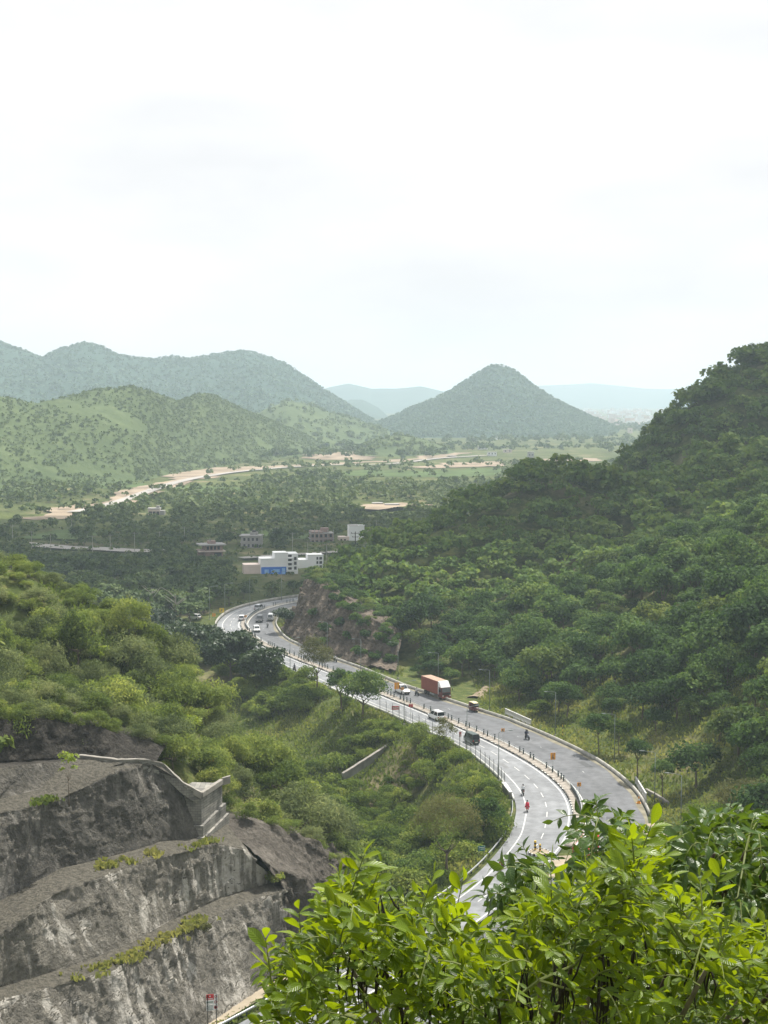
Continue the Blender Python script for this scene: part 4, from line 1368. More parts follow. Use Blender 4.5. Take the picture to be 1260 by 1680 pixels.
# ------------------------------------------------------------------ the wooded hill beside the dark carriageway
P = jgrid(-45, 300, 205, 720, 5.3)
e = road_lat(P)
zt = hgz(P[:, 0], P[:, 1])
right_side = np.array([((p - MED[near_station(*p)]) * NLF[near_station(*p)]).sum() < 0 for p in P]) | ((P[:, 1] > 470) & (P[:, 0] > -5 + (P[:, 1] - 470) * .3))
CL_XY = np.concatenate([np.array(r)[:, :2] for r in (cb, cm1, cm2, ct)])
off_cl = np.array([((CL_XY - p) ** 2).sum(1).min() for p in P]) > 3.8 ** 2
scar_ok = np.hypot(P[:, 0] - at_d(788, 1106, 321)[0], (P[:, 1] - 318) * .4) > 6.5
keep = right_side & scar_ok & off_cl & (e > 9) & (P[:, 0] > -35 + np.maximum(0, P[:, 1] - 470) * .42) & ~((e < 15) & (P[:, 1] < 300) & (P[:, 0] < 75) & (rng.random(len(P)) < .7))
P = P[keep]; zt = hgz(P[:, 0], P[:, 1])
vis, px, py, f = visible(np.c_[P, zt + 6.5], 3.0)
inpic = (px > -60) & (px < 1330)
vi = np.where(vis & inpic)[0]
order = vi[np.argsort(f[vi])]
single = set(order[:285].tolist())
zone_n = {}
arrs = []
for i in range(len(P)):
    if not (inpic[i] and vis[i]) and rng.random() < .65: continue
    x, y = P[i]
    s = rng.choice([.5, .65, .82, .98, 1.2], p=[.18, .26, .28, .18, .10]) * rng.uniform(.92, 1.08) * (1.0 if e[keep][i] > 16 else .8) * (1.2 if y > 450 else 1.0)
    if i in single:
        X_, Y_ = px[i], py[i]
        if X_ > 1000 and f[i] < 300: lab, grp = 'leafy tree on the sunlit lower slope beyond the roadside verge', 'trees on the lower slope beyond the verge'
        elif e[keep][i] < 25: lab, grp = 'dark green tree at the foot of the wooded hill beside the dark carriageway', 'trees at the foot of the wooded hill'
        elif X_ < 680 and Y_ < 930: lab, grp = 'dark green tree on the crest of the wooded hill over the road cliff', 'trees on the crest over the road cliff'
        elif X_ < 680: lab, grp = 'dark green tree on the wooded slope close above the road cliff', 'trees close above the road cliff'
        elif Y_ < 830: lab, grp = 'dark green tree near the saddle where the low crest meets the high hill', 'trees near the saddle'
        elif X_ < 850 and Y_ > 980: lab, grp = 'dense dark tree on the slope straight above the container lorry', 'trees above the lorry'
        elif X_ < 850: lab, grp = 'dense dark tree high on the low end of the wooded hill', 'trees on the low end of the wooded hill'
        elif X_ < 1050 and Y_ > 980: lab, grp = 'dense dark tree on the slope above the long slotted parapet', 'trees above the slotted parapet'
        elif X_ < 1050: lab, grp = 'dense dark tree in the hollow in the middle of the wooded hill', 'trees in the hollow'
        else: lab, grp = 'dense tree on the near shoulder of the wooded hill', 'trees on the near shoulder'
        tree_at(FOREST[rng.integers(len(FOREST))], x, y, s, rng.uniform(0, 6.28), 'forest_tree', lab, 'tree', grp, zt[i] - .3 - (1.6 if P[i][1] > 520 else 0), rng.uniform(.85, 1.25))
    elif f[i] < 760:
        arrs.append(place_arr(LOWF[rng.integers(5)], x, y, zt[i] - .3 - (1.8 if P[i][1] > 520 else 0), s, rng.uniform(0, 6.28), rng.uniform(0, .45)))
merged('forest', arrs, M_LEAF_FOREST, 'dense woodland covering the upper part of the wooded hill')

# ------------------------------------------------------------------ thorn bushes on the spur above the rock cut
P = jgrid(-175, 25, 150, 310, 3.75)
e = road_lat(P)
lat = np.array([((p - MED[near_station(*p)]) * NLF[near_station(*p)]).sum() for p in P])
zt = hgz(P[:, 0], P[:, 1])
keep = (lat > 0) & (e > 14) & off_rock(P, 2.6)
P, zt = P[keep], zt[keep]
vis, px, py, f = visible(np.c_[P, zt + 2.6], 1.0)
spur = ((P[:, 1] < 262) | (px < 130)) & in_poly(px, py, [(-400, 820), (0, 870), (130, 935), (330, 1065), (430, 1190), (500, 1250), (580, 1400), (590, 1470), (520, 1440), (420, 1350), (372, 1330), (300, 1262), (200, 1222), (60, 1212), (-400, 1212)])
inpic = (px > -50)
vi = np.where(vis & spur & inpic)[0]
order = vi[np.argsort(f[vi])]
single = set(order[:232].tolist())
arrs = []
for i in np.where(spur)[0]:
    x, y = P[i]
    s = rng.choice([.55, .8, 1.0, 1.2, 1.4]) * rng.uniform(.9, 1.1) * (.72 if py[i] < 1010 or zt[i] + 4 > CAM_H - .085 * f[i] else 1)
    if i in single:
        if py[i] > 1250: lab, grp = 'olive green thorn bush overhanging the natural rock beside the cut', 'thorn bushes above the natural rock'
        elif px[i] < 260 and py[i] > 1080: lab, grp = 'olive green thorn bush just above the dark rock face', 'thorn bushes above the dark rock face'
        else: lab, grp = 'olive green thorn bush on the sunlit spur above the rock cut', 'thorn bushes on the spur'
        tree_at(THORN[rng.integers(len(THORN))], x, y, s, rng.uniform(0, 6.28), 'thorn_bush', lab, 'bush', grp, zt[i] - .25, rng.uniform(.75, 1.55 if py[i] > 1010 else 1.1))
    else:
        arrs.append(place_arr(THIN_THORN, x, y, zt[i] - .2, s, rng.uniform(0, 6.28), rng.uniform(0, .45)))
if arrs: merged('scrub', arrs, M_LEAF_THORN, 'thorn scrub on the back of the spur')

k_ = 0
for line, n_, lab, grp in ((e3, 15, 'olive bush hanging over the edge of the dark rock face', 'bushes hanging over the dark rock'), (e4, 14, 'olive bush hanging over the edge of the dark rock face', 'bushes hanging over the dark rock'), (n3, 8, 'olive bush rooted on top of the natural rock', 'bushes on top of the natural rock'), (n4, 9, 'olive bush rooted on top of the natural rock', 'bushes on top of the natural rock')):
    L_ = resample(np.array(line), .2)
    for q in np.linspace(0 if line is not e3 else .2, .98, n_):
        p = L_[int(q * (len(L_) - 1))]
        s = rng.uniform(.55, .95) * (.75 if line is e3 or line is n3 else 1.1)
        tree_at(THORN[rng.integers(len(THORN))], p[0] + rng.normal() * .4, p[1] + .8 + rng.normal() * .4, s, rng.uniform(0, 6.28), 'thorn_bush', lab, 'bush', grp, p[2] - .5, rng.uniform(.8, 1.1))

for k in range(26):
    x, y = rng.uniform(-66, -44), rng.uniform(209, 230)
    tree_at(THORN[k % len(THORN)], x, y, rng.uniform(.5, .85), rng.uniform(0, 6.28), 'thorn_bush', 'small olive bush close under the skyline of the spur', 'bush', 'small bushes under the skyline of the spur', gz(x, y) - .25, rng.uniform(.75, 1.05))

# ------------------------------------------------------------------ shrubs in the gully and on the embankment
P = jgrid(-80, 25, 190, 395, 3.0)
e = road_lat(P)
lat = np.array([((p - MED[near_station(*p)]) * NLF[near_station(*p)]).sum() for p in P])
zt = hgz(P[:, 0], P[:, 1])
dens = fbm(np.c_[P / 14., np.zeros(len(P))], 3)
vis, px, py, f = visible(np.c_[P, zt + 1.6], .6)
gul = in_poly(px, py, [(300, 1060), (470, 1085), (560, 1120), (650, 1175), (760, 1230), (815, 1285), (838, 1330), (800, 1400), (740, 1470), (560, 1490), (590, 1420), (500, 1250), (430, 1180), (330, 1065)])
wing = in_poly(px, py, [(552, 1286), (560, 1262), (665, 1192), (690, 1205), (640, 1262), (600, 1290)])
keep = (lat > 0) & (e > 3.0) & gul & ~wing & ((dens > -.2) | ((px < 560) & (py < 1200) & (dens > -.25)) | ((py > 1350) & (dens > -.3)))
idx = np.where(keep & vis)[0]
idx = idx[np.argsort(f[idx])]
idx = np.r_[idx[:215], idx[215:][(px[idx[215:]] < 500) & (py[idx[215:]] < 1150)][-75:]]
for i in idx:
    x, y = P[i]
    if py[i] > 1340: lab, grp = 'green shrub on the gully floor beside the near guard rail', 'shrubs on the gully floor'
    elif px[i] < 560: lab, grp = 'green shrub in the upper gully beside the spur', 'shrubs in the upper gully'
    else: lab, grp = 'green shrub on the grassy embankment below the pale carriageway', 'shrubs on the embankment'
    big = 1.35 if (py[i] > 1340 or px[i] < 560) else 1.0
    tree_at(SHRUB[rng.integers(len(SHRUB))], x, y, rng.uniform(.45, 1.15) * big, rng.uniform(0, 6.28), 'shrub', lab, 'shrub', grp, zt[i] - .12, rng.uniform(.8, 1.2))

# ------------------------------------------------------------------ trees over the valley floor
P1 = jgrid(-165, 60, 415, 700, 7.6); P2 = jgrid(-330, 240, 700, 1420, 9.4)
P = np.r_[P1, P2]
e = road_lat(P)
zt = np.where((P[:, 1] < 990) & (np.abs(P[:, 0]) < 255), hgz(np.clip(P[:, 0], -255, 255), np.clip(P[:, 1], 60, 990)), ground_z(P))
lat = np.array([((p - MED[near_station(*p)]) * NLF[near_station(*p)]).sum() for p in P])
vis, px, py, f = visible(np.c_[P, zt + 6], 2.0)
dens = fbm(np.c_[P / 70., np.full(len(P), 4.)], 3)
gx_, gy_, _ = project(np.c_[P, zt])
clear = [[(-50, 872), (170, 872), (170, 890), (320, 900), (320, 910), (-50, 905)], [(390, 922), (540, 912), (540, 962), (390, 962)], [(380, 868), (640, 868), (640, 890), (520, 912), (400, 912), (370, 908)], [(290, 792), (410, 778), (420, 812), (300, 815)],
         [(-60, 832), (120, 822), (330, 770), (520, 750), (560, 740), (760, 732), (1000, 745), (1000, 772), (640, 772), (400, 790), (260, 818), (150, 846), (100, 866), (-60, 868)], [(580, 822), (700, 822), (700, 842), (580, 842)], [(560, 770), (880, 765), (880, 790), (560, 790)],
         [(325, 884), (372, 884), (372, 920), (325, 920)], [(236, 832), (284, 832), (284, 855), (236, 855)]]
cl = np.zeros(len(P), bool)
for c in clear: cl |= in_poly(gx_, gy_, c)
cl &= rng.random(len(P)) > .16
BLD = [(396, 532, 905, 954, 545), (392, 430, 870, 902, 625), (324, 373, 884, 912, 590), (506, 551, 866, 896, 650), (554, 602, 860, 892, 655), (240, 272, 828, 849, 800), (608, 660, 824, 838, 870), (390, 540, 910, 925, 600), (60, 235, 888, 907, 612)]
smax = np.full(len(P), 9.0)
for bx0, bx1, by0, by1, bd in BLD:
    wpx = 4.3 * F_PX / f
    hit = (f < bd + 14) & (gx_ + wpx > bx0) & (gx_ - wpx < bx1) & (gy_ > by0)
    smax = np.where(hit, np.minimum(smax, (gy_ - (by1 - 3)) * f / F_PX / 9.0), smax)
cl |= smax < .22
hillfoot = (gy_ < 800) & (gx_ < 330)
keep = vis & (px > -40) & (px < 1100) & ~cl & ~hillfoot & (e > 6) & ((lat > 0) | (P[:, 1] > 470)) & ((dens > -.5) | (f < 640)) & ~((P[:, 1] < 470) & (P[:, 0] > -46))
idx = np.where(keep)[0]
idx = idx[np.argsort(f[idx])]
arrs = []
for n_, i in enumerate(idx):
    x, y = P[i]
    s = min(rng.uniform(.6, 1.12) * (1 if f[i] < 650 else rng.uniform(.55, 1.1)), smax[i])
    if n_ < 290:
        lab, grp = ('green valley tree in the woods beyond the bushy spur', 'woods beyond the spur') if px[i] < 330 else ('green valley tree between the far bend and the white buildings', 'woods beyond the far bend')
        tree_at(VALLEY[rng.integers(len(VALLEY))], x, y, s, rng.uniform(0, 6.28), 'valley_tree', lab, 'tree', grp, zt[i] - .3, rng.uniform(.85, 1.2))
    else:
        arrs.append(place_arr((LOWV if f[i] < 800 else TINYV)[rng.integers(5)], x, y, zt[i] - .3, s, rng.uniform(0, 6.28), rng.uniform(0, .45)))
merged('woodland', arrs, M_LEAF_VALLEY, 'woodland spread over the valley floor below the scrubby hill')

# scrub on the slope below the lookout and beside the road where it passes under it
P = jgrid(-60, 150, 24, 215, 4.6)
ok = (road_lat(P) > 3.5) & off_rock(P, 4.0) & (fbm(np.c_[P / 12., np.full(len(P), 6.)], 3) > -.25)
lat = np.array([((p - MED[near_station(*p)]) * NLF[near_station(*p)]).sum() for p in P])
P = P[ok & ((lat < 0) | (P[:, 1] < 130))]
zt = ground_z(P)
kk = zt < CAM_H - .30 * P[:, 1] - 4
merged('scrub', [place_arr(THIN_THORN, x, y, z - .2, rng.uniform(.5, 1.1), rng.uniform(0, 6.28), rng.uniform(0, .5)) for (x, y), z in zip(P[kk], zt[kk])], M_LEAF_SHRUB, 'scrub on the slope below the lookout')

# low scrub between the valley trees
P = np.r_[np.c_[rng.uniform(-170, 60, 2600), rng.uniform(440, 720, 2600)], np.c_[rng.uniform(-330, 250, 8000), rng.uniform(700, 1500, 8000)]]
dn = fbm(np.c_[P / 40., np.full(len(P), 2.)], 3)
P = P[(dn > -.3) & (road_lat(P) > 4)]
zt = ground_z(P); gx_, gy_, f = project(np.c_[P, zt])
cl = np.zeros(len(P), bool)
for c in clear[4:7]: cl |= in_poly(gx_, gy_, c)
P, zt, f = P[~cl], zt[~cl], f[~cl]
gq = np.random.default_rng(77); VV, TT = [], []
for (x, y), z, f_ in zip(P, zt, f):
    s = gq.uniform(.7, 1.9) * (1 if f_ < 700 else 1.3)
    u = unit(gq.normal(size=(7, 3))); u[:, 2] = np.abs(u[:, 2])
    VV.append(cards(np.array([x, y, z + s * .3]) + u * s * np.array([.7, .7, .5]), unit(u + gq.normal(size=(7, 3)) * .4), s * .75, .85, gq)); TT.append(np.full(28, gq.uniform(0, 1.3)))
merged('scrub', [(np.concatenate(VV), np.concatenate(TT))], M_LEAF_VALLEY, 'low scrub between the trees of the valley')

# ------------------------------------------------------------------ scrub on the far hills
def hill_scrub(V, n, size, nq, mat, name, label, jitter=.5, seed=0, flat=.8, clumpy=40., thr=-.1):
    g = np.random.default_rng(seed)
    a, b, _ = V.shape
    out, T = [], []
    i = g.integers(0, a - 1, n); j = g.integers(0, int(b * .62), n)
    t = g.random(n)[:, None]
    C0 = V[i, j] * (1 - t) + V[i + 1, j + 1] * t
    den = fbm(C0 / clumpy, 3)
    C0 = C0[(C0[:, 2] > .5) & (den > thr)]
    for c in C0:
        s = size * g.uniform(.5, 1.5)
        u = unit(g.normal(size=(nq, 3))); u[:, 2] = np.abs(u[:, 2])
        Q = c + u * s * np.array([.6, .6, .5]) + np.array([0, 0, s * .25])
        out.append(cards(Q, unit(u + g.normal(size=(nq, 3)) * .3), s * .8, .9, g)); T.append(np.full(nq * 4, g.uniform(0, 1.3)))
    return merged(name, [(np.concatenate(out), np.concatenate(T))], mat, label)
M_SCRUB_FAR = foliage('far scrub leaves', [(.1, (.060, .095, .032)), (.5, (.092, .132, .044)), (.9, (.135, .175, .062))], .25, .8)
hill_scrub(V_GREEN, 12000, 1.9, 5, M_SCRUB_FAR, 'scrub', 'dark scrub dotted over the low green hill', seed=1, thr=-.3)
hill_scrub(V_KNOLL, 700, 3.2, 7, M_SCRUB_FAR, 'scrub', 'dark scrub on the knoll before the cone shaped hill', seed=2)
hill_scrub(V_MID, 1000, 4.0, 6, M_SCRUB_FAR, 'scrub', 'scrub on the small green hill', seed=3)
M_WOOD_FAR = foliage('far woods leaves', [(.1, (.062, .104, .064)), (.5, (.084, .132, .082)), (.9, (.115, .165, .10))], .25, .8)  # leaf colour made paler and bluer to imitate distance haze
hill_scrub(V_CONE, 11000, 3.6, 5, M_WOOD_FAR, 'woodland', 'woods covering the cone shaped hill', seed=4, thr=-.6)
hill_scrub(V_REAR, 13000, 4.4, 5, M_WOOD_FAR, 'woodland', 'woods covering the long ridge', seed=5, thr=-.5)

# far woods on the plain beyond the site
P = np.c_[rng.uniform(-300, 700, 2600), rng.uniform(1450, 3300, 2600)]
arrs = [place_arr(TINYV[rng.integers(5)], x, y, -1, rng.uniform(.8, 1.7), rng.uniform(0, 6.28), rng.uniform(0, .5)) for x, y in P if fbm(np.array([[x / 160., y / 160., 2.]]), 2)[0] > -.15]
merged('woodland', arrs, M_LEAF_VALLEY, 'distant woods on the plain round the cone shaped hill')

# ------------------------------------------------------------------ grass on verges, embankment and benches
def tufts(P, h, name, label, mat=M_GRASS, z=None, n=4, seed=0):
    g = np.random.default_rng(seed)
    m = len(P)
    z = ground_z(P) if z is None else z
    C = np.repeat(np.c_[P, z], n, 0) + g.normal(size=(m * n, 3)) * np.array([.22, .22, 0])
    w = g.uniform(0, 6.28, m * n)
    a = np.c_[np.cos(w), np.sin(w), 0 * w]
    hh = h * g.uniform(.5, 1.4, m * n)
    up = np.c_[g.normal(size=(m * n, 2)) * .3, np.ones(m * n)] * hh[:, None]
    wd = (.16 * g.uniform(.7, 1.5, m * n))[:, None]
    V = np.stack([C - a * wd * .5, C + a * wd * .5, C + a * wd * .9 + up, C - a * wd * .9 + up * .9], 1).reshape(-1, 3)
    t = np.repeat(np.clip(.5 + fbm(np.c_[P / 9., np.zeros(m)], 3) * 1.2, 0, 1.2), n * 4)
    return merged(name, [(V, t)], mat, label)
P = jgrid(20, 110, 200, 345, .95); e = road_lat(P); k = (e > .7) & (e < 30) & (np.array([((p - MED[near_station(*p)]) * NLF[near_station(*p)]).sum() for p in P]) < 0)
tufts(P[k], .5, 'grass', 'grass on the verge beside the dark carriageway', seed=1)
P = jgrid(-50, 25, 185, 330, .85); e = road_lat(P); k = (e > .9) & (np.array([((p - MED[near_station(*p)]) * NLF[near_station(*p)]).sum() for p in P]) > 0) & (fbm(np.c_[P / 6., np.zeros(len(P))], 3) > -.5)
tufts(P[k], .55, 'grass', 'long grass on the embankment below the pale carriageway', seed=2)
P = jgrid(-30, 5, 340, 420, 1.3); e = road_lat(P); k = (e > .7) & (e < 9) & (np.array([((p - MED[near_station(*p)]) * NLF[near_station(*p)]).sum() for p in P]) < 0)
tufts(P[k], .6, 'grass', 'grass at the foot of the road cliff', seed=3)
P = np.r_[jgrid(-35, 4, 138, 186, .4)]; e = road_lat(P); k = (e > .9) & (e < 2.1) & (np.array([((p - MED[near_station(*p)]) * NLF[near_station(*p)]).sum() for p in P]) > 0)
tufts(P[k], .3, 'grass', 'grass strip between the guard rail and the footpath', seed=4)
# grass along the benches of the cut
def bench_grass(line, t0, t1, n, spread, seed, label):
    g = np.random.default_rng(seed)
    L_ = resample(line, .1)
    i = (len(L_) * g.uniform(t0, t1, n)).astype(int)
    Q = L_[np.clip(i, 0, len(L_) - 1)] + g.normal(size=(n, 3)) * np.array([spread * 1.7, spread * 1.7, .05])
    Q = Q[fbm(Q / .9, 2) > .0]
    tufts(Q[:, :2], .42, 'grass', label, z=Q[:, 2] - .05, seed=seed, n=4)
def mid(a, b, t): 
    a, b = resample(a, .3), resample(b, .3)
    q = np.linspace(0, 1, 200)
    f_ = lambda p: np.stack([np.interp(q, np.linspace(0, 1, len(p)), p[:, k]) for k in range(3)], 1)
    return f_(a) * (1 - t) + f_(b) * t
bl3 = pz([(125, 1604, 8.6), (180, 1588, 8.6), (225, 1566, 8.6)]); bench_grass(bl3, 0, 1, 170, .35, 5, 'grass tufts on the lip of the lowest bench')
bench_grass(pz([(235, 1556, 8.6), (290, 1530, 8.6), (325, 1510, 8.6)]), 0, 1, 190, .35, 6, 'grass along the middle of the lowest bench')
bench_grass(pz([(165, 1424, 15.3), (215, 1413, 15.3)]), 0, 1, 120, .35, 7, 'grass tuft on the middle bench')
bench_grass(pz([(236, 1404, 15.3), (258, 1400, 15.3)]), 0, 1, 50, .3, 8, 'small grass tuft on the middle bench')
bench_grass(pz([(45, 1322, 22.0), (85, 1312, 22.0)]), 0, 1, 60, .3, 9, 'grass at the lip of the top bench')
bench_grass(pz([(305, 1392, 14.9), (350, 1380, 14.6)]), 0, 1, 50, .3, 10, 'grass near the foot of the buttress')
# ================================================================== VEHICLES AND PEOPLE
M_GLASS = plain('dark tinted glass', (.02, .025, .03), .08, spec=.8, var=.05)
M_TYRE = plain('tyre rubber', (.02, .02, .02), .9, var=.2)
M_RIM = plain('wheel rim', (.35, .36, .37), .4, metal=.7)
M_CARW = plain('white car paint', (.72, .73, .73), .3, coat=.5, var=.04)
M_CARS = plain('silver car paint', (.42, .44, .46), .3, metal=.4, coat=.5, var=.05)
M_CARB = plain('black car paint', (.018, .019, .022), .3, coat=.5, var=.1)
M_CARG = plain('dark green van paint', (.020, .045, .038), .4, coat=.3, var=.12)
M_BLACKP = plain('black plastic', (.025, .025, .026), .6, var=.15)
M_LAMPW = plain('headlamp lens', (.75, .76, .72), .15, var=.03)
M_LAMPR = plain('tail lamp lens', (.35, .015, .012), .25, var=.05)
M_PLATE = plain('number plate', (.65, .64, .55), .5, var=.04)
M_CONTAINER = plain('rust red container paint', (.25, .070, .045), .65, var=.2, scale=.9)
M_CROOF = plain('pale container roof', (.40, .27, .20), .8, var=.2, scale=1.2)  # roof paler than the container sides
M_MAROON = plain('maroon cab paint', (.11, .022, .018), .45, var=.15)
M_CREAM = plain('cream canopy', (.55, .48, .30), .7, var=.1)
M_CHROME = plain('dull chrome', (.45, .45, .44), .3, metal=.8)
M_REDP = plain('red paint', (.45, .022, .018), .45, var=.1)
M_BLUEP = plain('dark blue paint', (.02, .04, .11), .4, var=.1)

def wheel_parts(parent, spots, r, w, axis_y=True):
    m = MB(); m.lathe([(r * .55, -w / 2), (r * .96, -w / 2), (r, -w * .3), (r, w * .3), (r * .96, w / 2), (r * .55, w / 2)], n=16, axis='Y')
    tm = m.mesh('wheel', M_TYRE, True)
    m = MB(); m.lathe([(r * .58, -w * .42), (r * .58, w * .42)], n=12, axis='Y'); m.lathe([(r * .2, -w * .52), (r * .2, w * .52)], n=8, axis='Y')
    rm = m.mesh('rim', M_RIM)
    for x, y in spots:
        o = obj('wheel', tm, parent, (x, y, r)); obj('rim', rm, o)

def hull(secs):
    """secs: (x, half width, z bottom, z top, shoulder)."""
    out = []
    for x, w, z0, z1, s in secs:
        out.append([(x, -w * .92, z0), (x, -w, z0 + .12), (x, -w, z1 - s), (x, -w + s, z1), (x, w - s, z1), (x, w, z1 - s), (x, w, z0 + .12), (x, w * .92, z0)])
    return out

def car(name, label, cat, paint, x, y, rz, kind='suv', group=None):
    t = empty(name, (x, y, .006), rz); tag(t, label, cat, group)
    if kind == 'suv': L_, W, belt, top, hood, cab = 4.4, .9, 1.02, 1.74, 1.02, (-2.05, -1.9, .55, 1.25)
    elif kind == 'hatch': L_, W, belt, top, hood, cab = 3.8, .82, .95, 1.5, .92, (-1.8, -1.55, .45, 1.2)
    elif kind == 'pickup': L_, W, belt, top, hood, cab = 4.8, .88, 1.05, 1.78, 1.05, (-.75, -.6, .6, 1.2)
    else: L_, W, belt, top, hood, cab = 3.7, .8, 1.0, 1.85, 1.02, (-1.8, -1.72, 1.25, 1.65)
    h = L_ / 2
    m = MB()
    m.loft(hull([(-h, W * .86, .38, belt * .86, .08), (-h + .12, W * .97, .28, belt, .08), (-h * .4, W, .24, belt + .02, .06), (cab[3] - .1, W, .24, belt, .06), (cab[3] + .2, W * .98, .24, hood, .1), (h - .35, W * .95, .26, hood - .12, .14), (h - .08, W * .86, .32, hood - .26, .12), (h, W * .74, .40, hood - .42, .06)]))
    m.build('body', paint, t, True).data.polygons.foreach_set('use_smooth', [False] * len(t.children[0].data.polygons))
    x0, x1, x2, x3 = cab
    wi = W * .80
    m = MB()
    m._add([(x0, -W + .05, belt - .02), (x3, -W + .05, belt - .02), (x3, W - .05, belt - .02), (x0, W - .05, belt - .02), (x1, -wi, top), (x2, -wi, top), (x2, wi, top), (x1, wi, top)],
           [(3, 2, 1, 0), (4, 5, 6, 7), (0, 1, 5, 4), (1, 2, 6, 5), (2, 3, 7, 6), (3, 0, 4, 7)])
    m.build('cabin', paint, t)
    m = MB(); m.box(((x1 + x2) / 2, 0, top + .02), (x2 - x1 - .1, wi * 1.8, .05)); m.build('roof', paint, t)
    def glass(p, name='window'):
        c = sum((Vector(q) for q in p), Vector()) / 4
        n = (Vector(p[1]) - Vector(p[0])).cross(Vector(p[2]) - Vector(p[0])).normalized()
        if n.dot(c - Vector((0, 0, belt))) < 0: n = -n
        mm = MB()
        q = [c + (Vector(v) - c) * .88 for v in p]
        mm._add([tuple(v + n * .015) for v in q] + [tuple(v - n * .02) for v in q], [(0, 1, 2, 3), (7, 6, 5, 4), (0, 4, 5, 1), (1, 5, 6, 2), (2, 6, 7, 3), (3, 7, 4, 0)])
        return mm.build(name, M_GLASS, t)
    b = belt - .02; wb = W - .05
    glass([(x3, -wb, b), (x3, wb, b), (x2, wi, top), (x2, -wi, top)], 'windscreen')
    glass([(x0, -wb, b), (x0, wb, b), (x1, wi, top), (x1, -wi, top)], 'rear_window')
    xm, xmt = (x0 + x3) / 2, (x1 + x2) / 2
    for s in (-1, 1):
        glass([(x0 + .05, s * wb, b), (xm, s * wb, b), (xmt, s * wi, top), (x1 + .03, s * wi, top)])
        glass([(xm, s * wb, b), (x3 - .05, s * wb, b), (x2 - .03, s * wi, top), (xmt, s * wi, top)])
        mm = MB(); mm.box((x3 - .25, s * (W + .08), belt + .06), (.12, .16, .13)); mm.build('mirror', M_BLACKP, t)
        mm = MB(); mm.box((h - .09, s * W * .62, hood - .36), (.14, .34, .15)); mm.build('headlight', M_LAMPW, t)
        mm = MB(); mm.box((-h + .03, s * W * .74, belt * .78), (.12, .18, .26)); mm.build('tail_light', M_LAMPR, t)
    mm = MB(); mm.box((h - .02, 0, .45), (.16, W * 1.6, .2)); mm.build('bumper', M_BLACKP, t)
    mm = MB(); mm.box((-h + .0, 0, .45), (.16, W * 1.66, .2)); mm.build('bumper', M_BLACKP, t)
    mm = MB(); mm.box((h - .03, 0, hood - .4), (.1, W * .8, .16)); mm.build('grille', M_BLACKP, t)
    for sx in (h + .07, -h - .09):
        mm = MB(); mm.box((sx, 0, .5), (.02, .5, .12)); mm.build('number_plate', M_PLATE, t)
    if kind == 'pickup':
        mm = MB()
        for c, s in (((-1.55, 0, 1.06), (1.5, 1.5, .03)), ((-1.55, W - .03, 1.2), (1.6, .05, .3)), ((-1.55, -W + .03, 1.2), (1.6, .05, .3)), ((-2.35, 0, 1.2), (.05, 1.7, .3))): mm.box(c, s)
        mm.build('cargo_bed', paint, t)
    if kind == 'suv':
        for s in (-1, 1):
            mm = MB(); mm.tube([(x1 + .2, s * wi * .85, top + .1), (x2 - .2, s * wi * .85, top + .1)], .025, 5); mm.build('roof_rail', M_BLACKP, t)
    r = .34
    wheel_parts(t, [(h * .62, W - .12), (h * .62, -W + .12), (-h * .62, W - .12), (-h * .62, -W + .12)], r, .22)
    return t

def on_road(px, py, incoming):
    p = at_z(px, py)
    a = near_station(p[0], p[1])
    tx, ty = TAN[a] if incoming else -TAN[a]
    return p[0], p[1], math.atan2(ty, tx)

# lorry
x, y, rz = on_road(713, 1145, True)
t = empty('container_lorry', (x + .5, y + 1.6, .006), rz); t.scale = (.9, .9, .93)
tag(t, 'rust red container lorry with a white wind deflector coming down the dark carriageway', 'lorry')
m = MB(); m.box((-1.3, 0, 2.45), (8.2, 2.48, 2.85)); m.build('container', M_CONTAINER, t)
m = MB(); m.box((0, 0, 0), (.11, .05, 2.6)); rib = m.mesh('rib', M_CONTAINER)
cont = t.children[0]
for k in range(22):
    for s in (-1, 1): obj('rib', rib, cont, (-5.2 + k * .372, s * 1.255, 2.45))
m = MB(); m.box((-1.3, 0, 3.9), (8.24, 2.5, .06))
for k in range(10): m.box((-5 + k * .82, 0, 3.94), (.14, 2.4, .04))
m.build('roof', M_CROOF, t)
m = MB(); m.box((-.8, 0, .85), (9.4, .9, .26)); m.box((-1.3, 0, 1.0), (8, 2.3, .06)); m.build('chassis', M_BLACKP, t)
m = MB(); m.loft([[(2.85, -1.2, .55), (2.85, -1.2, 2.75), (2.85, 1.2, 2.75), (2.85, 1.2, .55)], [(4.55, -1.22, .5), (4.45, -1.2, 2.75), (4.45, 1.2, 2.75), (4.55, 1.22, .5)], [(4.72, -1.16, .5), (4.62, -1.12, 1.6), (4.62, 1.12, 1.6), (4.72, 1.16, .5)]]); m.build('cab', M_MAROON, t)
m = MB(); m.loft([[(2.85, -1.22, 2.76), (2.85, -1.22, 3.95), (2.85, 1.22, 3.95), (2.85, 1.22, 2.76)], [(4.4, -1.22, 2.76), (3.4, -1.18, 3.9), (3.4, 1.18, 3.9), (4.4, 1.22, 2.76)]]); m.build('wind_deflector', M_CARW, t)
m = MB(); m._add([(4.66, -1.05, 1.7), (4.66, 1.05, 1.7), (4.47, 1.02, 2.68), (4.47, -1.02, 2.68), (4.4, -1.05, 1.7), (4.4, 1.05, 1.7), (4.3, 1.02, 2.68), (4.3, -1.02, 2.68)], [(0, 1, 2, 3), (7, 6, 5, 4), (0, 4, 5, 1), (1, 5, 6, 2), (2, 6, 7, 3), (3, 7, 4, 0)]); m.build('windscreen', plain('grey windscreen', (.16, .17, .18), .2, var=.15), t)  # windscreen greyer and paler than the other glass
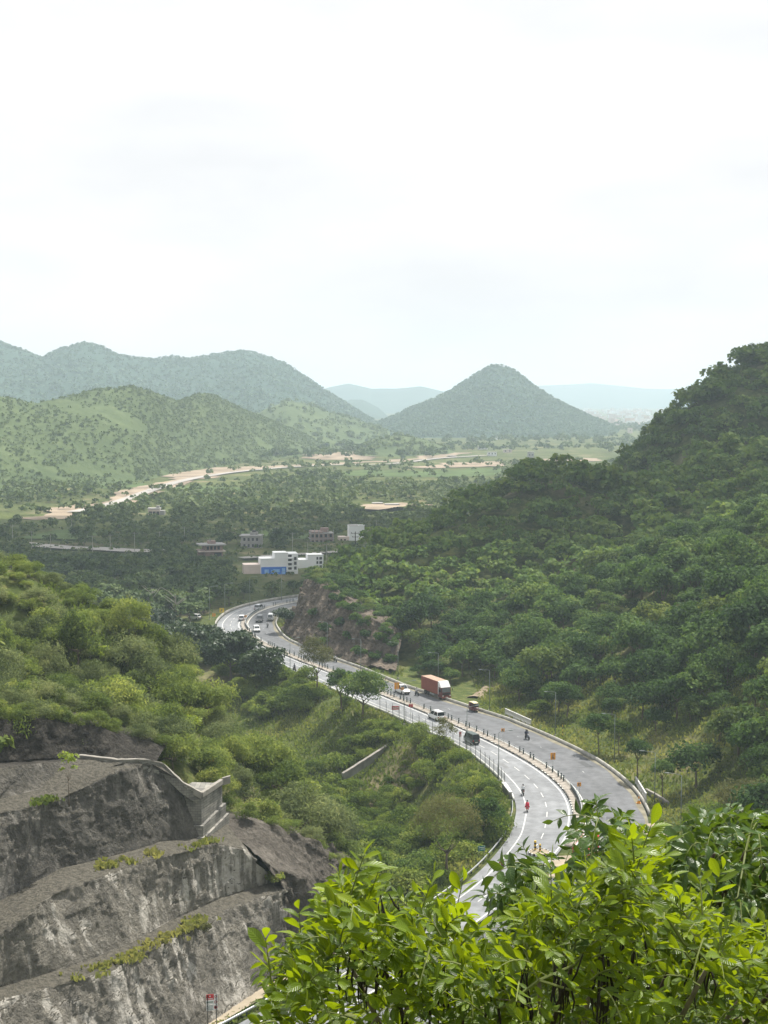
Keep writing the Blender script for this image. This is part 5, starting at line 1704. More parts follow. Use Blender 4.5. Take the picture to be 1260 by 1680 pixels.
for s in (-1, 1):
    m = MB(); m.box((3.75, s * 1.215, 2.1), (.9, .03, .75)); m.build('side_window', M_GLASS, t)
    m = MB(); m.box((3.0, s * 1.23, 1.9), (.25, .02, 1.7)); m.build('cab_panel', M_CARW, t)
    m = MB(); m.box((4.72, s * .9, .95), (.06, .35, .22)); m.build('headlight', M_LAMPW, t)
    m = MB(); m.tube([(4.4, s * 1.2, 2.5), (4.75, s * 1.45, 2.5)], .025, 5); m.box((4.75, s * 1.48, 2.25), (.06, .2, .45)); m.build('mirror', M_BLACKP, t)
    m = MB(); m.box((-.3, s * 1.1, .65), (2.2, .05, .35)); m.build('side_guard', M_STEEL, t)
m = MB(); m.box((4.76, 0, .62), (.12, 2.36, .36)); m.build('bumper', M_CONTAINER, t)
m = MB(); m.box((4.70, 0, 1.33), (.05, 1.9, .36)); m.build('grille', M_BLACKP, t)
m = MB(); m.box((4.83, 0, .62), (.02, .6, .16)); m.build('number_plate', M_PLATE, t)
wheel_parts(t, [(3.7, 1.02), (3.7, -1.02), (-2.3, 1.02), (-2.3, -1.02), (-3.6, 1.02), (-3.6, -1.02)], .52, .34)

for args in [('suv', 'white open jeep style pickup following the orange square board down the dark carriageway', 'pickup', M_CARW, 660, 1137, True, 'pickup'),
             ('white_suv', 'white SUV seen from behind on the pale carriageway abreast of the lorry', 'suv', M_CARW, 716, 1180, False, 'suv'),
             ('delivery_van', 'dark green van seen from behind beside the wire fence', 'van', M_CARG, 774, 1219, False, 'van'),
             ('white_van', 'white van coming round the inside of the far bend', 'van', M_CARW, 444, 1018, True, 'van'),
             ('black_car', 'black car coming round the far bend beside the dark barrier', 'car', M_CARB, 426, 1020, True, 'suv'),
             ('white_car', 'white car half hidden behind the spreading dark trees', 'car', M_CARW, 421, 1036, True, 'hatch'),
             ('white_car', 'white hatchback driving away on the outside of the far bend', 'car', M_CARW, 397, 1018, False, 'hatch'),
             ('silver_car', 'silver car driving away towards the road cliff on the far bend', 'car', M_CARS, 425, 1001, False, 'suv'),
             ]:
    name, lab, cat, paint, px_, py_, inc, kind = args
    x, y, rz = on_road(px_, py_, inc)
    car({'suv': 'pickup'}.get(name, name), lab, cat, paint, x, y, rz, kind)
p = at_z(319, 1016); car('white_car', 'white car parked among the trees outside the far bend', 'car', M_CARW, p[0], p[1], 2.6, 'hatch')
x, y, rz = on_road(1000, 1412, True)
# red bus, mostly behind the leaves
t = empty('red_bus', (x - 3.2, y, .01), rz); tag(t, 'red bus at the sandy turning half hidden by the leaves', 'bus')
m = MB(); m.loft(hull([(-3.5, 1.1, .4, 2.75, .15), (3.3, 1.1, .4, 2.75, .15), (3.6, 1.0, .45, 2.4, .2)])); m.build('body', M_REDP, t)
m = MB(); m.box((0, 0, 2.79), (6.4, 1.7, .08)); m.build('roof', M_CARW, t)
for s in (-1, 1):
    for k in range(5):
        m = MB(); m.box((-2.7 + k * 1.2, s * 1.1, 1.9), (1.0, .03, .75)); m.build('window', M_GLASS, t)
m = MB(); m.box((-3.5, 0, 1.9), (.03, 1.7, .8)); m.build('rear_window', M_GLASS, t)
m = MB(); m.box((3.5, 0, 1.75), (.25, 1.8, .9)); m.build('windscreen', M_GLASS, t)
wheel_parts(t, [(2.2, .95), (2.2, -.95), (-2.2, .95), (-2.2, -.95)], .45, .28)

# auto rickshaw
x, y, rz = on_road(778, 1167, True)
t = empty('auto_rickshaw', (x, y, .006), rz); tag(t, 'dark maroon three wheeler with a cream canopy coming along by the slotted parapet', 'auto rickshaw')
m = MB(); m.loft(hull([(-1.3, .62, .3, 1.0, .08), (-.2, .66, .26, .95, .08), (.35, .6, .26, .5, .05), (.7, .48, .28, .55, .05), (.95, .42, .3, 1.05, .1), (1.22, .22, .42, .95, .1)])); m.build('body', M_MAROON, t)
m = MB(); m.loft([[(-1.28, -.6, .98), (-1.2, -.56, 1.72), (-1.2, .56, 1.72), (-1.28, .6, .98)], [(-.5, -.63, .98), (-.45, -.58, 1.8), (-.45, .58, 1.8), (-.5, .63, .98)]]); m.build('hood', M_MAROON, t)
m = MB(); m.loft([[(-1.2, -.58, 1.73), (-1.2, -.5, 1.82), (-1.2, .5, 1.82), (-1.2, .58, 1.73)], [(0, -.6, 1.8), (0, -.5, 1.9), (0, .5, 1.9), (0, .6, 1.8)], [(.85, -.52, 1.7), (.85, -.44, 1.76), (.85, .44, 1.76), (.85, .52, 1.7)]]); m.build('canopy', M_CREAM, t)
for s in (-1, 1):
    m = MB(); m.tube([(.95, s * .42, 1.02), (.8, s * .48, 1.72)], .03, 5); m.build('pillar', M_BLACKP, t)
    m = MB(); m.tube([(-.1, s * .62, .9), (-.1, s * .58, 1.8)], .025, 5); m.build('pillar', M_BLACKP, t)
m = MB(); m._add([(.97, -.4, 1.04), (.97, .4, 1.04), (.84, .44, 1.68), (.84, -.44, 1.68), (.95, -.4, 1.04), (.95, .4, 1.04), (.82, .44, 1.68), (.82, -.44, 1.68)], [(0, 1, 2, 3), (7, 6, 5, 4), (0, 4, 5, 1), (1, 5, 6, 2), (2, 6, 7, 3), (3, 7, 4, 0)]); m.build('windscreen', M_GLASS, t)
m = MB(); m.lathe([(.0, 1.2), (.1, 1.22), (.11, 1.28)], (0, 0, .82), 10, 'X'); m.build('headlight', M_LAMPW, t)
m = MB(); m.box((-.6, 0, .62), (.5, 1.0, .3)); m.build('seat', M_BLACKP, t)
m = MB(); m.box((1.3, 0, .46), (.34, .22, .05)); m.build('mudguard', M_CREAM, t)
wheel_parts(t, [(1.2, 0), (-.85, .52), (-.85, -.52)], .22, .12)

# ---- riders and two wheelers
def skin_mesh(name, verts, edges, radii, sub=2):
    me = bpy.data.meshes.new(name)
    me.from_pydata(verts, edges, [])
    o = bpy.data.objects.new(name, me); COL.objects.link(o)
    md = o.modifiers.new('s', 'SKIN')
    md.use_smooth_shade = True
    lay = me.skin_vertices[0].data if len(me.skin_vertices) else None
    for i, r in enumerate(radii):
        me.skin_vertices[0].data[i].radius = r if isinstance(r, tuple) else (r, r)
        me.skin_vertices[0].data[i].use_root = (i == 0)
    o.modifiers.new('d', 'SUBSURF').levels = sub
    o.modifiers['d'].render_levels = sub
    dg = bpy.context.evaluated_depsgraph_get()
    out = bpy.data.meshes.new_from_object(o.evaluated_get(dg))
    bpy.data.objects.remove(o)
    out.name = name
    return out

def rider_mesh(name, shirt, trousers, skin, seat=.80, lean=.10, reach=.50, hair=None, pillion=False):
    s = seat
    V = [(0, 0, s + .04), (.02, 0, s + .20), (.03 + lean * .6, 0, s + .40), (.04 + lean, 0, s + .54), (.06 + lean, 0, s + .62), (.09 + lean, 0, s + .74), (.09 + lean, 0, s + .85)]
    Rr = [(.155, .13), (.14, .115), (.165, .12), (.12, .085), (.055, .055), (.085, .085), (.075, .08)]
    E_ = [(0, 1), (1, 2), (2, 3), (3, 4), (4, 5), (5, 6)]
    for sgn in (-1, 1):
        b = len(V)
        hx = reach if not pillion else .28
        V += [(.04 + lean, sgn * .19, s + .50), (.14 + lean * .8 if not pillion else .10, sgn * .27, s + .27), (hx - .06, sgn * .29, s + .21), (hx + .03, sgn * .28, s + .19)]
        Rr += [.075, .052, .038, .034]
        E_ += [(3, b), (b, b + 1), (b + 1, b + 2), (b + 2, b + 3)]
        b = len(V)
        V += [(.06, sgn * .11, s + .01), (.42, sgn * .22, s - .03), (.30, sgn * .20, s - .42), (.31, sgn * .20, s - .50), (.45, sgn * .22, s - .52)]
        Rr += [.095, .068, .048, .04, .036]
        E_ += [(0, b), (b, b + 1), (b + 1, b + 2), (b + 2, b + 3), (b + 3, b + 4)]
    me = skin_mesh(name, V, E_, Rr)
    for m in (shirt, trousers, skin, M_BLACKP): me.materials.append(m)
    for p in me.polygons:
        c = p.center
        if c.z > s + .60: p.material_index = 2
        elif c.z < s - .44: p.material_index = 3
        elif c.z < s + .12 and not (abs(c.y) > .20 and c.z > s + .1): p.material_index = 1
        elif abs(c.y) > .22 and c.x > reach - .16: p.material_index = 2
        else: p.material_index = 0
    return me
M_SKIN = plain('brown skin', (.20, .115, .075), .6, var=.08)
M_HAIR = plain('black hair', (.012, .010, .010), .6)
M_SHIRT_W = plain('white shirt', (.68, .69, .72), .85, var=.06)
M_SHIRT_D = plain('dark blue shirt', (.025, .035, .07), .85, var=.1)
M_TROU = plain('dark trousers', (.03, .03, .04), .9, var=.1)
M_RED_C = plain('red cloth', (.50, .015, .045), .8, var=.12)
M_PURP = plain('purple cloth', (.10, .015, .09), .8, var=.12)
M_CRIM = plain('crimson shawl', (.33, .010, .050), .8, var=.12)

def head_gear(parent, seat, lean, helmet):
    z = seat + .78
    m = MB()
    if helmet:
        m.lathe([(.0, -.16), (.115, -.13), (.14, 0), (.125, .1), (.07, .16), (.0, .175)], (.10 + lean, 0, z + .02), 12); m.build('helmet', M_BLACKP, parent, True)
        m = MB(); m.box((.225 + lean, 0, z + .0), (.04, .17, .1)); m.build('visor', M_GLASS, parent)
    else:
        m.lathe([(.10, -.03), (.112, .03), (.10, .10), (.05, .15), (.0, .16)], (.07 + lean, 0, z + .0), 12); m.build('hair', M_HAIR, parent, True)
        m = MB(); m.loft([[(.165 + lean, -.02, z - .03), (.165 + lean, .02, z - .03), (.165 + lean, 0, z + .02)], [(.20 + lean, -.012, z - .045), (.20 + lean, .012, z - .045), (.19 + lean, 0, z - .02)]]); m.build('nose', M_SKIN, parent)

def shawl(parent, mat, seat, lean, length=.55, flare=.32, over_head=False):
    g = random.Random(3)
    secs = []
    prof = ([(seat + .90, .03, .05), (seat + .86, .11, .06), (seat + .74, .13, .06)] if over_head else []) + [(seat + .60, .10, .03), (seat + .52, .24, .02), (seat + .35, .27, -.02), (seat + .15, .28, -.08), (seat + .48 - length, flare, -.16)]
    for z, w, dx in prof:
        secs.append([(dx + lean + .02 + math.cos(a) * w * .72 * (1 + .06 * math.sin(5 * a)), math.sin(a) * w * (1 + .06 * math.sin(4 * a + z)), z) for a in np.linspace(.35, 2 * math.pi - .35, 14)])
    m = MB()
    inner = [[(q[0] * .96 + .004, q[1] * .95, q[2]) for q in reversed(s)] for s in secs]
    m.loft([s + i for s, i in zip(secs, inner)])
    m.build('shawl', mat, parent, True)

def motorcycle(x, y, rz, label, paint, group=None):
    t = empty('motorcycle', (x, y, .006), rz); tag(t, label, 'motorcycle', group)
    wheel_parts(t, [(.66, 0), (-.62, 0)], .31, .10)
    m = MB(); m.tube([(.66, 0, .31), (.50, 0, .72), (.42, 0, .98)], .035, 6); m.build('fork', M_CHROME, t)
    m = MB(); m.tube([(.36, -.32, 1.0), (.44, -.12, 1.03), (.44, .12, 1.03), (.36, .32, 1.0)], .018, 5); m.build('handlebar', M_BLACKP, t)
    m = MB(); m.loft([[(.42, -.06, .72), (.42, -.08, .85), (.42, .08, .85), (.42, .06, .72)], [(.22, -.13, .68), (.22, -.12, .92), (.22, .12, .92), (.22, .13, .68)], [(-.06, -.10, .68), (-.06, -.08, .82), (-.06, .08, .82), (-.06, .10, .68)]]); m.build('tank', paint, t)
    m = MB(); m.loft([[(-.02, -.11, .74), (-.02, -.11, .82), (-.02, .11, .82), (-.02, .11, .74)], [(-.4, -.14, .76), (-.4, -.13, .84), (-.4, .13, .84), (-.4, .14, .76)], [(-.8, -.09, .82), (-.8, -.08, .88), (-.8, .08, .88), (-.8, .09, .82)]]); m.build('seat', M_BLACKP, t)
    m = MB(); m.box((.08, 0, .42), (.42, .26, .34)); m.box((.1, 0, .62), (.2, .2, .16)); m.build('engine', M_STEEL, t)
    m = MB(); m.tube([(.0, .16, .3), (-.3, .18, .28), (-.75, .18, .38)], .04, 6); m.build('exhaust', M_CHROME, t)
    m = MB(); m.tube([(-.15, .08, .5), (-.62, .1, .31)], .025, 5); m.tube([(-.15, -.08, .5), (-.62, -.1, .31)], .025, 5); m.tube([(.42, 0, .85), (.05, 0, .3), (-.2, 0, .4), (-.4, 0, .76)], .03, 5); m.build('frame', M_BLACKP, t)
    m = MB(); m.lathe([(0, -.03), (.085, 0), (.09, .06), (.05, .1)], (.52, 0, .88), 10, 'X'); m.build('headlight', M_LAMPW, t)
    m = MB(); m.box((-.84, 0, .8), (.06, .14, .08)); m.build('tail_light', M_LAMPR, t)
    m = MB(); m.box((-.86, 0, .62), (.02, .2, .14)); m.build('number_plate', M_PLATE, t)
    m = MB(); m.box((.72, 0, .66), (.5, .1, .03)); m.box((-.72, 0, .66), (.34, .12, .03)); m.build('mudguard', paint, t)
    return t

def scooter(x, y, rz, label, paint, group=None):
    t = empty('scooter', (x, y, .006), rz); tag(t, label, 'scooter', group)
    wheel_parts(t, [(.62, 0), (-.55, 0)], .24, .11)
    m = MB(); m.loft([[(-.92, -.10, .62), (-.92, -.08, .76), (-.92, .08, .76), (-.92, .10, .62)], [(-.55, -.20, .34), (-.55, -.17, .76), (-.55, .17, .76), (-.55, .20, .34)], [(-.1, -.18, .28), (-.1, -.15, .74), (-.1, .15, .74), (-.1, .18, .28)]]); m.build('body', paint, t)
    m = MB(); m.box((.14, 0, .28), (.5, .34, .06)); m.build('footboard', M_BLACKP, t)
    m = MB(); m.loft([[(.36, -.2, .3), (.42, -.2, .3), (.42, .2, .3), (.36, .2, .3)], [(.36, -.22, .65), (.46, -.16, .65), (.46, .16, .65), (.36, .22, .65)], [(.30, -.12, .98), (.40, -.1, .98), (.40, .1, .98), (.30, .12, .98)]]); m.build('apron', paint, t)
    m = MB(); m.box((.62, 0, .47), (.42, .16, .08)); m.build('mudguard', paint, t)
    m = MB(); m.tube([(.62, 0, .24), (.36, 0, .95)], .03, 6); m.tube([(.28, -.32, 1.02), (.34, 0, 1.0), (.28, .32, 1.02)], .02, 5); m.build('handlebar', M_BLACKP, t)
    m = MB(); m.loft([[(-.05, -.13, .75), (-.05, -.12, .82), (-.05, .12, .82), (-.05, .13, .75)], [(-.85, -.12, .77), (-.85, -.1, .84), (-.85, .1, .84), (-.85, .12, .77)]]); m.build('seat', M_BLACKP, t)
    m = MB(); m.lathe([(0, 0), (.08, .02), (.07, .06)], (.37, 0, .98), 10, 'X'); m.build('headlight', M_LAMPW, t)
    m = MB(); m.box((-.94, 0, .68), (.04, .18, .08)); m.build('tail_light', M_LAMPR, t)
    m = MB(); m.box((-.93, 0, .52), (.02, .2, .13)); m.build('number_plate', M_PLATE, t)
    return t

RM = {}
def person(x, y, rz, label, shirt, trousers, helmet, shawl_mat=None, over=False, seat=.82, pillion=False, back=0.0, flare=.32, length=.55):
    key = (shirt.name, trousers.name, pillion)
    if key not in RM: RM[key] = rider_mesh('body', shirt, trousers, M_SKIN, seat, .08 if not pillion else .02, .46, None, pillion)
    t = empty('person', (x - math.cos(rz) * (.22 + back), y - math.sin(rz) * (.22 + back), .006), rz)
    tag(t, label, 'person')
    obj('body', RM[key], t)
    head_gear(t, seat, .08 if not pillion else .02, helmet)
    if shawl_mat: shawl(t, shawl_mat, seat, .06, length, flare, over)
    return t
for px_, py_, inc, veh, vl, paint, ppl in [
    (684, 1141, True, 'm', 'motorcycle coming down the dark carriageway just ahead of the lorry', M_BLACKP, [('person in a white shirt riding beside the lorry', M_SHIRT_W, M_TROU, False, None)]),
    (865, 1213, True, 'm', 'blue motorcycle alone in the middle of the dark carriageway', M_BLUEP, [('person in dark clothes and helmet riding the lone blue motorcycle', M_SHIRT_D, M_TROU, True, None), ('person in dark clothes on the back of the lone blue motorcycle', M_SHIRT_D, M_TROU, False, None)]),
    (858, 1304, False, 'm', 'dark motorcycle riding away near the white edge line of the near bend', M_BLACKP, [('person in a white shirt riding away round the near bend', M_SHIRT_W, M_TROU, False, None)]),
    (865, 1331, False, 's', 'scooter ridden by the person in red on the near bend', M_REDP, [('person wrapped in bright red cloth riding a scooter', M_RED_C, M_RED_C, False, M_RED_C)]),
    (823, 1426, False, 's', 'scooter on the pale shoulder nearest to the leafy branches', M_BLACKP, [('person in purple with a crimson shawl over the head on a scooter', M_PURP, M_PURP, False, M_CRIM)]),
    (439, 1029, True, 'm', 'motorcycle coming round the far bend behind the white car', M_BLACKP, [('person in a white shirt riding round the far bend', M_SHIRT_W, M_TROU, False, None)]),
    (550, 1086, True, 'm', 'motorcycle in the outer lane of the dark carriageway below the road cliff', M_BLACKP, [('person in a white shirt riding below the road cliff', M_SHIRT_W, M_TROU, False, None)]),
    (529, 1081, True, 'm', 'motorcycle close to the median below the road cliff', M_CARS, [('person in dark clothes riding close to the median below the road cliff', M_SHIRT_D, M_TROU, True, None)]),
    (483, 1101, False, 'm', 'dark motorcycle on the pale carriageway beside the feathery tree', M_BLACKP, [('person in dark clothes riding away beside the feathery tree', M_SHIRT_D, M_TROU, True, None)])]:
    x, y, rz = on_road(px_, py_, inc)
    (motorcycle if veh == 'm' else scooter)(x, y, rz, vl, paint)
    for k, (lab, sh, tr, hel, sw) in enumerate(ppl):
        person(x, y, rz, lab, sh, tr, hel, sw, over=sw is M_CRIM, pillion=k == 1, back=.38 * k, flare=.40 if sw is M_RED_C else .30, length=.58 if sw else .5)

# ================================================================== STREET FURNITURE
def lamp(px, py, label, h=8.6, arm=2.0, toward=None, p=None):
    p = at_z(px, py) if p is None else p
    a = near_station(p[0], p[1])
    d = MED[a] - p[:2]
    w = math.atan2(d[1], d[0])
    t = empty('street_lamp', (p[0], p[1], max(gz(p[0], p[1]), -.3) - .05), w)
    tag(t, label, 'street lamp', 'street lamps along the highway')
    obj('base', LAMP_BASE, t); obj('pole', LAMP_POLE, t); obj('arm', LAMP_ARM, t); obj('lamp_head', LAMP_HEAD, t)
    t.scale = (1, 1, h / 8.6)
m = MB(); m.tube([(0, 0, 0), (0, 0, 4), (0, 0, 8.5)], [.08, .065, .045], 8); LAMP_POLE = m.mesh('pole', M_POLE, True)
m = MB(); m.box((0, 0, .15), (.4, .4, .3)); LAMP_BASE = m.mesh('base', M_CONC)
m = MB(); m.tube([(0, 0, 8.4), (.25, 0, 8.62), (1.9, 0, 8.8)], .035, 6); LAMP_ARM = m.mesh('arm', M_POLE)
m = MB(); m.loft([[(1.6, -.05, 8.76), (1.6, -.05, 8.84), (1.6, .05, 8.84), (1.6, .05, 8.76)], [(1.9, -.14, 8.74), (1.9, -.12, 8.88), (1.9, .12, 8.88), (1.9, .14, 8.74)], [(2.4, -.10, 8.80), (2.4, -.08, 8.88), (2.4, .08, 8.88), (2.4, .10, 8.80)]]); LAMP_HEAD = m.mesh('lamp_head', M_POLE)
for px_, py_, lab in [(537, 1082, 'street lamp at the foot of the road cliff'), (592, 1106, 'street lamp at the end of the road cliff nearest the lorry'), (653, 1112, 'street lamp on the verge behind the white pickup'), (719, 1132, 'street lamp rising behind the lorry'),
                      (803, 1164, 'street lamp on the verge behind the three wheeler'), (911, 1205, 'street lamp between the two slotted parapets'), (1008, 1247, 'street lamp on the broad grass verge before the paired trees'), (1074, 1318, 'street lamp beside the short slotted parapet'),
                      (476, 1106, 'street lamp on the outer side of the road beside the spreading dark trees'), (663, 1187, 'street lamp beside the red board on the fence'), (766, 1234, 'street lamp standing at the dark green van'), (818, 1280, 'street lamp at the end of the wire fence'),
                      (344, 1015, 'street lamp left of the yellow board at the far bend'), (369, 1009, 'street lamp just behind the yellow board at the far bend'), (410, 996, 'street lamp on the outside of the far bend above the silver car'), (462, 985, 'street lamp on the far bend next to the road cliff'), (1117, 1362, 'street lamp beyond the sandy turning')]:
    lamp(px_, py_, lab, 8.2 if py_ > 1100 else 9.2)

M_SIGN_Y = plain('yellow sign sheet', (.62, .44, .03), .5, var=.06)
M_SIGN_O = plain('orange sign sheet', (.66, .27, .015), .5, var=.08)
M_SIGN_R = plain('red sign sheet', (.50, .025, .03), .5, var=.08)
M_SIGN_W = plain('white sign sheet', (.66, .67, .66), .5, var=.05)
M_SIGN_G = plain('teal sign sheet', (.01, .17, .15), .5, var=.08)
M_BLK = plain('black sign print', (.02, .02, .02), .6)

def sign(name, px, py, label, board, w, h, ztop, face=None, marks=(), posts=1, cat='sign', base_z=None, frame=None):
    """board at height ztop (top edge) on posts standing at the photo pixel; marks: (x, z, w, h, material) on the board."""
    p = at_z(px, py, base_z or 0)
    t = empty(name, (p[0], p[1], gz(p[0], p[1]) if base_z is None else base_z), face if face is not None else math.atan2(p[1], p[0]) + math.pi / 2 + math.pi)
    tag(t, label, cat)
    for k in range(posts):
        o = 0 if posts == 1 else (-.35 + .7 * k) * w
        m = MB(); m.tube([(o, .05, -.3), (o, .05, ztop - .02)], .035 if ztop < 4 else .05, 6); m.build('post', M_STEEL, t)
    m = MB(); m.box((0, 0, ztop - h / 2), (w, .03, h)); b = m.build('board', board, t)
    for (x_, z_, w_, h_, mm) in marks:
        m = MB(); m.box((x_, .0185, ztop - h / 2 + z_), (w_, .005, h_)); m.build('mark', mm, b)
    return t
def facing_cam(p): return math.atan2(-p[1], -p[0]) - math.pi / 2
F0 = None
def sg(name, px, py, *a, **k):
    p = at_z(px, py); k['face'] = facing_cam(p) + k.pop('turn', 0)
    return sign(name, px, py, *a, **k)
sg('warning_sign', 907, 1263, 'orange square warning board with a black figure on the median', M_SIGN_O, .85, 1.15, 3.1, marks=[(0, .22, .14, .14, M_BLK), (0, 0, .16, .32, M_BLK), (-.12, -.26, .1, .26, M_BLK), (.12, -.26, .1, .26, M_BLK), (.0, -.45, .6, .05, M_BLK)], turn=.25)
sg('warning_sign', 651, 1144, 'large orange board on the median in front of the white pickup', M_SIGN_O, 1.05, 1.35, 3.3, marks=[(.0, 0, .7, .08, M_SIGN_Y), (-.3, .3, .2, .3, M_SIGN_Y)], turn=.3)
sg('warning_sign', 364, 1013, 'yellow square board outside the far bend', M_SIGN_Y, 1.3, 1.3, 2.9, marks=[(0, .1, .25, .6, M_BLK), (.2, -.2, .4, .2, M_BLK)])
sg('warning_sign', 351, 1018, 'small orange board outside the far bend beside the yellow one', M_SIGN_O, .9, .9, 2.2)
for px_, py_, lab in [(825, 1216, 'small orange chevron board on the median between the dark van and the lone motorcycle'), (950, 1308, 'small orange chevron board where the median bends tightest'), (403, 1023, 'small chevron board on the median at the far bend'), (660, 1146, 'small chevron board on the median behind the large orange board')]:
    s_ = sg('chevron_sign', px_, py_, lab, M_SIGN_O, .62, .62, 2.55, turn=.2)
    b = [c for c in s_.children if c.name.startswith('board')][0]
    for s2 in (-1, 1):
        m = MB(); m.prism([(-.14, s2 * .28), (.02, s2 * .28), (.18, 0), (.02, 0)], .017, .022); q = m.build('chevron', M_BLK, b); q.location = (0, 0, 2.24)
sg('notice_board', 649, 1173, 'red board with a pale band of lettering hung on the fence', M_SIGN_R, 1.5, .75, 2.0, marks=[(0, 0, 1.2, .22, M_SIGN_W)] + [(-.45 + .18 * k, 0, .09, .14, M_SIGN_R) for k in range(6)], posts=2)
sg('small_sign', 674, 1184, 'small red plate on a thin tall post beside the fence', M_SIGN_R, .8, .55, 3.6)
sg('small_sign', 755, 1224, 'narrow red and white plate at the fence beside the dark van', M_SIGN_R, .4, .9, 2.8, marks=[(0, -.15, .2, .3, M_SIGN_W)])
sg('direction_sign', 790, 1409, 'teal direction board on the grass inside the near guard rail', M_SIGN_G, 1.05, .7, 2.0, marks=[(0, .12, .7, .08, M_SIGN_W), (-.1, -.1, .5, .08, M_SIGN_W)], posts=2, turn=.3)
# three panel notice beside the rock cut
pn = at_z(343, 1688)
t = empty('notice_board', (pn[0] + .3, pn[1], 0), facing_cam(pn) + .1); tag(t, 'white and red notice with round marks on two posts below the rock cut', 'sign')
for s in (-1, 1):
    m = MB(); m.tube([(s * .42, .06, -.3), (s * .42, .06, 3.5)], .04, 6); m.build('post', M_BLACKP, t)
m = MB(); m.box((.18, 0, 3.22), (.74, .03, .55)); b1 = m.build('board', M_SIGN_R, t)
m = MB(); m.box((-.38, 0, 3.22), (.34, .03, .5)); b0 = m.build('board', M_SIGN_W, t)
m = MB(); m.box((0, 0, 2.70), (1.1, .03, .42)); b2 = m.build('board', M_SIGN_W, t)
m = MB(); m.box((0, 0, 2.16), (1.1, .03, .56)); b3 = m.build('board', M_SIGN_W, t)
M_GRTXT = plain('dark green print', (.03, .10, .07), .6)
def disc(b, x_, z_, r, mat, bar=True):
    m = MB(); m.lathe([(r, .017), (r, .021)], (x_, 0, z_), 18, 'Y'); m.build('roundel', mat, b)
    m = MB(); m.lathe([(r * .68, .022), (r * .68, .024)], (x_, 0, z_), 18, 'Y'); m.build('roundel_centre', M_SIGN_W if bar else M_BLK, b)
def txt(b, x0, x1, z, h, mat, seed):
    g = random.Random(seed); x_ = x0
    while x_ < x1:
        w_ = g.uniform(.03, .07)
        m = MB(); m.box((x_ + w_ / 2, .019, z), (w_, .005, h * g.uniform(.8, 1))); m.build('letter', mat, b)
        x_ += w_ + g.choice([.015, .015, .05])
disc(b0, -.38, 3.24, .13, M_SIGN_R); disc(b2, -.38, 2.70, .15, M_SIGN_R); disc(b3, -.37, 2.16, .17, M_SIGN_R, False)
txt(b1, -.1, .5, 3.06, .11, M_SIGN_W, 1)
m = MB(); m.lathe([(.07, .017), (.07, .022)], (.18, 0, 3.32), 12, 'Y'); m.build('emblem', M_SIGN_W, b1)
txt(b2, -.12, .5, 2.72, .12, M_GRTXT, 2)
for k in range(4): txt(b3, -.1, .5 - .08 * (k % 2), 2.35 - .125 * k, .06, M_GRTXT, 5 + k)

# black and yellow markers
M_YEL = plain('yellow marker paint', (.62, .42, .02), .6)
def marker(px, py, label, h, r, base=0.0, name='marker_post'):
    p = at_z(px, py)
    t = empty(name, (p[0], p[1], gz(p[0], p[1]) + base)); tag(t, label, 'marker post')
    n = 6
    for k in range(n):
        m = MB(); m.lathe([(r, h * k / n), (r, h * (k + 1) / n - .002)], n=10); m.build('band', M_YEL if k % 2 else M_BLK, t)
marker(878, 1398, 'black and yellow striped hazard post on the round island', 1.5, .16, .3)
marker(886, 1400, 'second black and yellow hazard post on the round island', 1.2, .13, .3)
marker(923, 1208, 'slim black and yellow pole on the verge near the tall lamp', 2.3, .06)
p = at_z(942, 1352); t = empty('litter_bin', (p[0], p[1], .2)); tag(t, 'small black box on a post standing on the median near its end', 'box')
m = MB(); m.tube([(0, 0, 0), (0, 0, .8)], .05, 6); m.build('post', M_BLACKP, t); m = MB(); m.box((0, 0, 1.0), (.5, .35, .5)); m.build('box', M_BLACKP, t)
p = at_z(1048, 1318); t = empty('traffic_cone', (p[0], p[1], .01)); tag(t, 'orange and white traffic cone at the edge of the dark carriageway', 'traffic cone')
m = MB(); m.box((0, 0, .04), (.6, .6, .08)); m.build('base', M_SIGN_O, t)
for z0, z1, r0, r1, mm in ((.08, .45, .26, .19, M_SIGN_O), (.45, .75, .19, .13, M_SIGN_W), (.75, 1.1, .13, .05, M_SIGN_O)):
    m = MB(); m.lathe([(r0, z0), (r1, z1 - .002)], n=14); m.build('band', mm, t)

# wire fence along the pale carriageway
i0 = near_station(*at_z(632, 1162)[:2]); i1 = near_station(*at_z(834, 1291)[:2])
fn = empty('wire_fence'); tag(fn, 'tall wire fence on thin posts along the outer edge of the pale carriageway', 'fence')
m = MB(); m.tube([(0, 0, -.6), (0, 0, 2.2)], .045, 5); m.tube([(0, 0, 2.2), (-.2, 0, 2.5)], .03, 4); fp = m.mesh('fence_post', M_BLACKP)
wires = MB()
prev = None
for a in range(i0, i1 + 1):
    p, w = frame_at(a, OFF_L[a] + .55)
    if a % 2 == 0: obj('post', fp, fn, (p[0], p[1], 0), w)
    if prev is not None:
        for z in (.5, 1.1, 1.7, 2.15): wires.tube([(prev[0], prev[1], z), (p[0], p[1], z)], .014, 3, False)
        for k in range(5):
            q = prev + (p - prev) * (k / 5); wires.tube([(q[0], q[1], .1), (q[0], q[1], 2.15)], .012, 3, False)
    prev = p
o = wires.build('wire_mesh', M_STEEL, fn); o['kind'] = 'stuff'

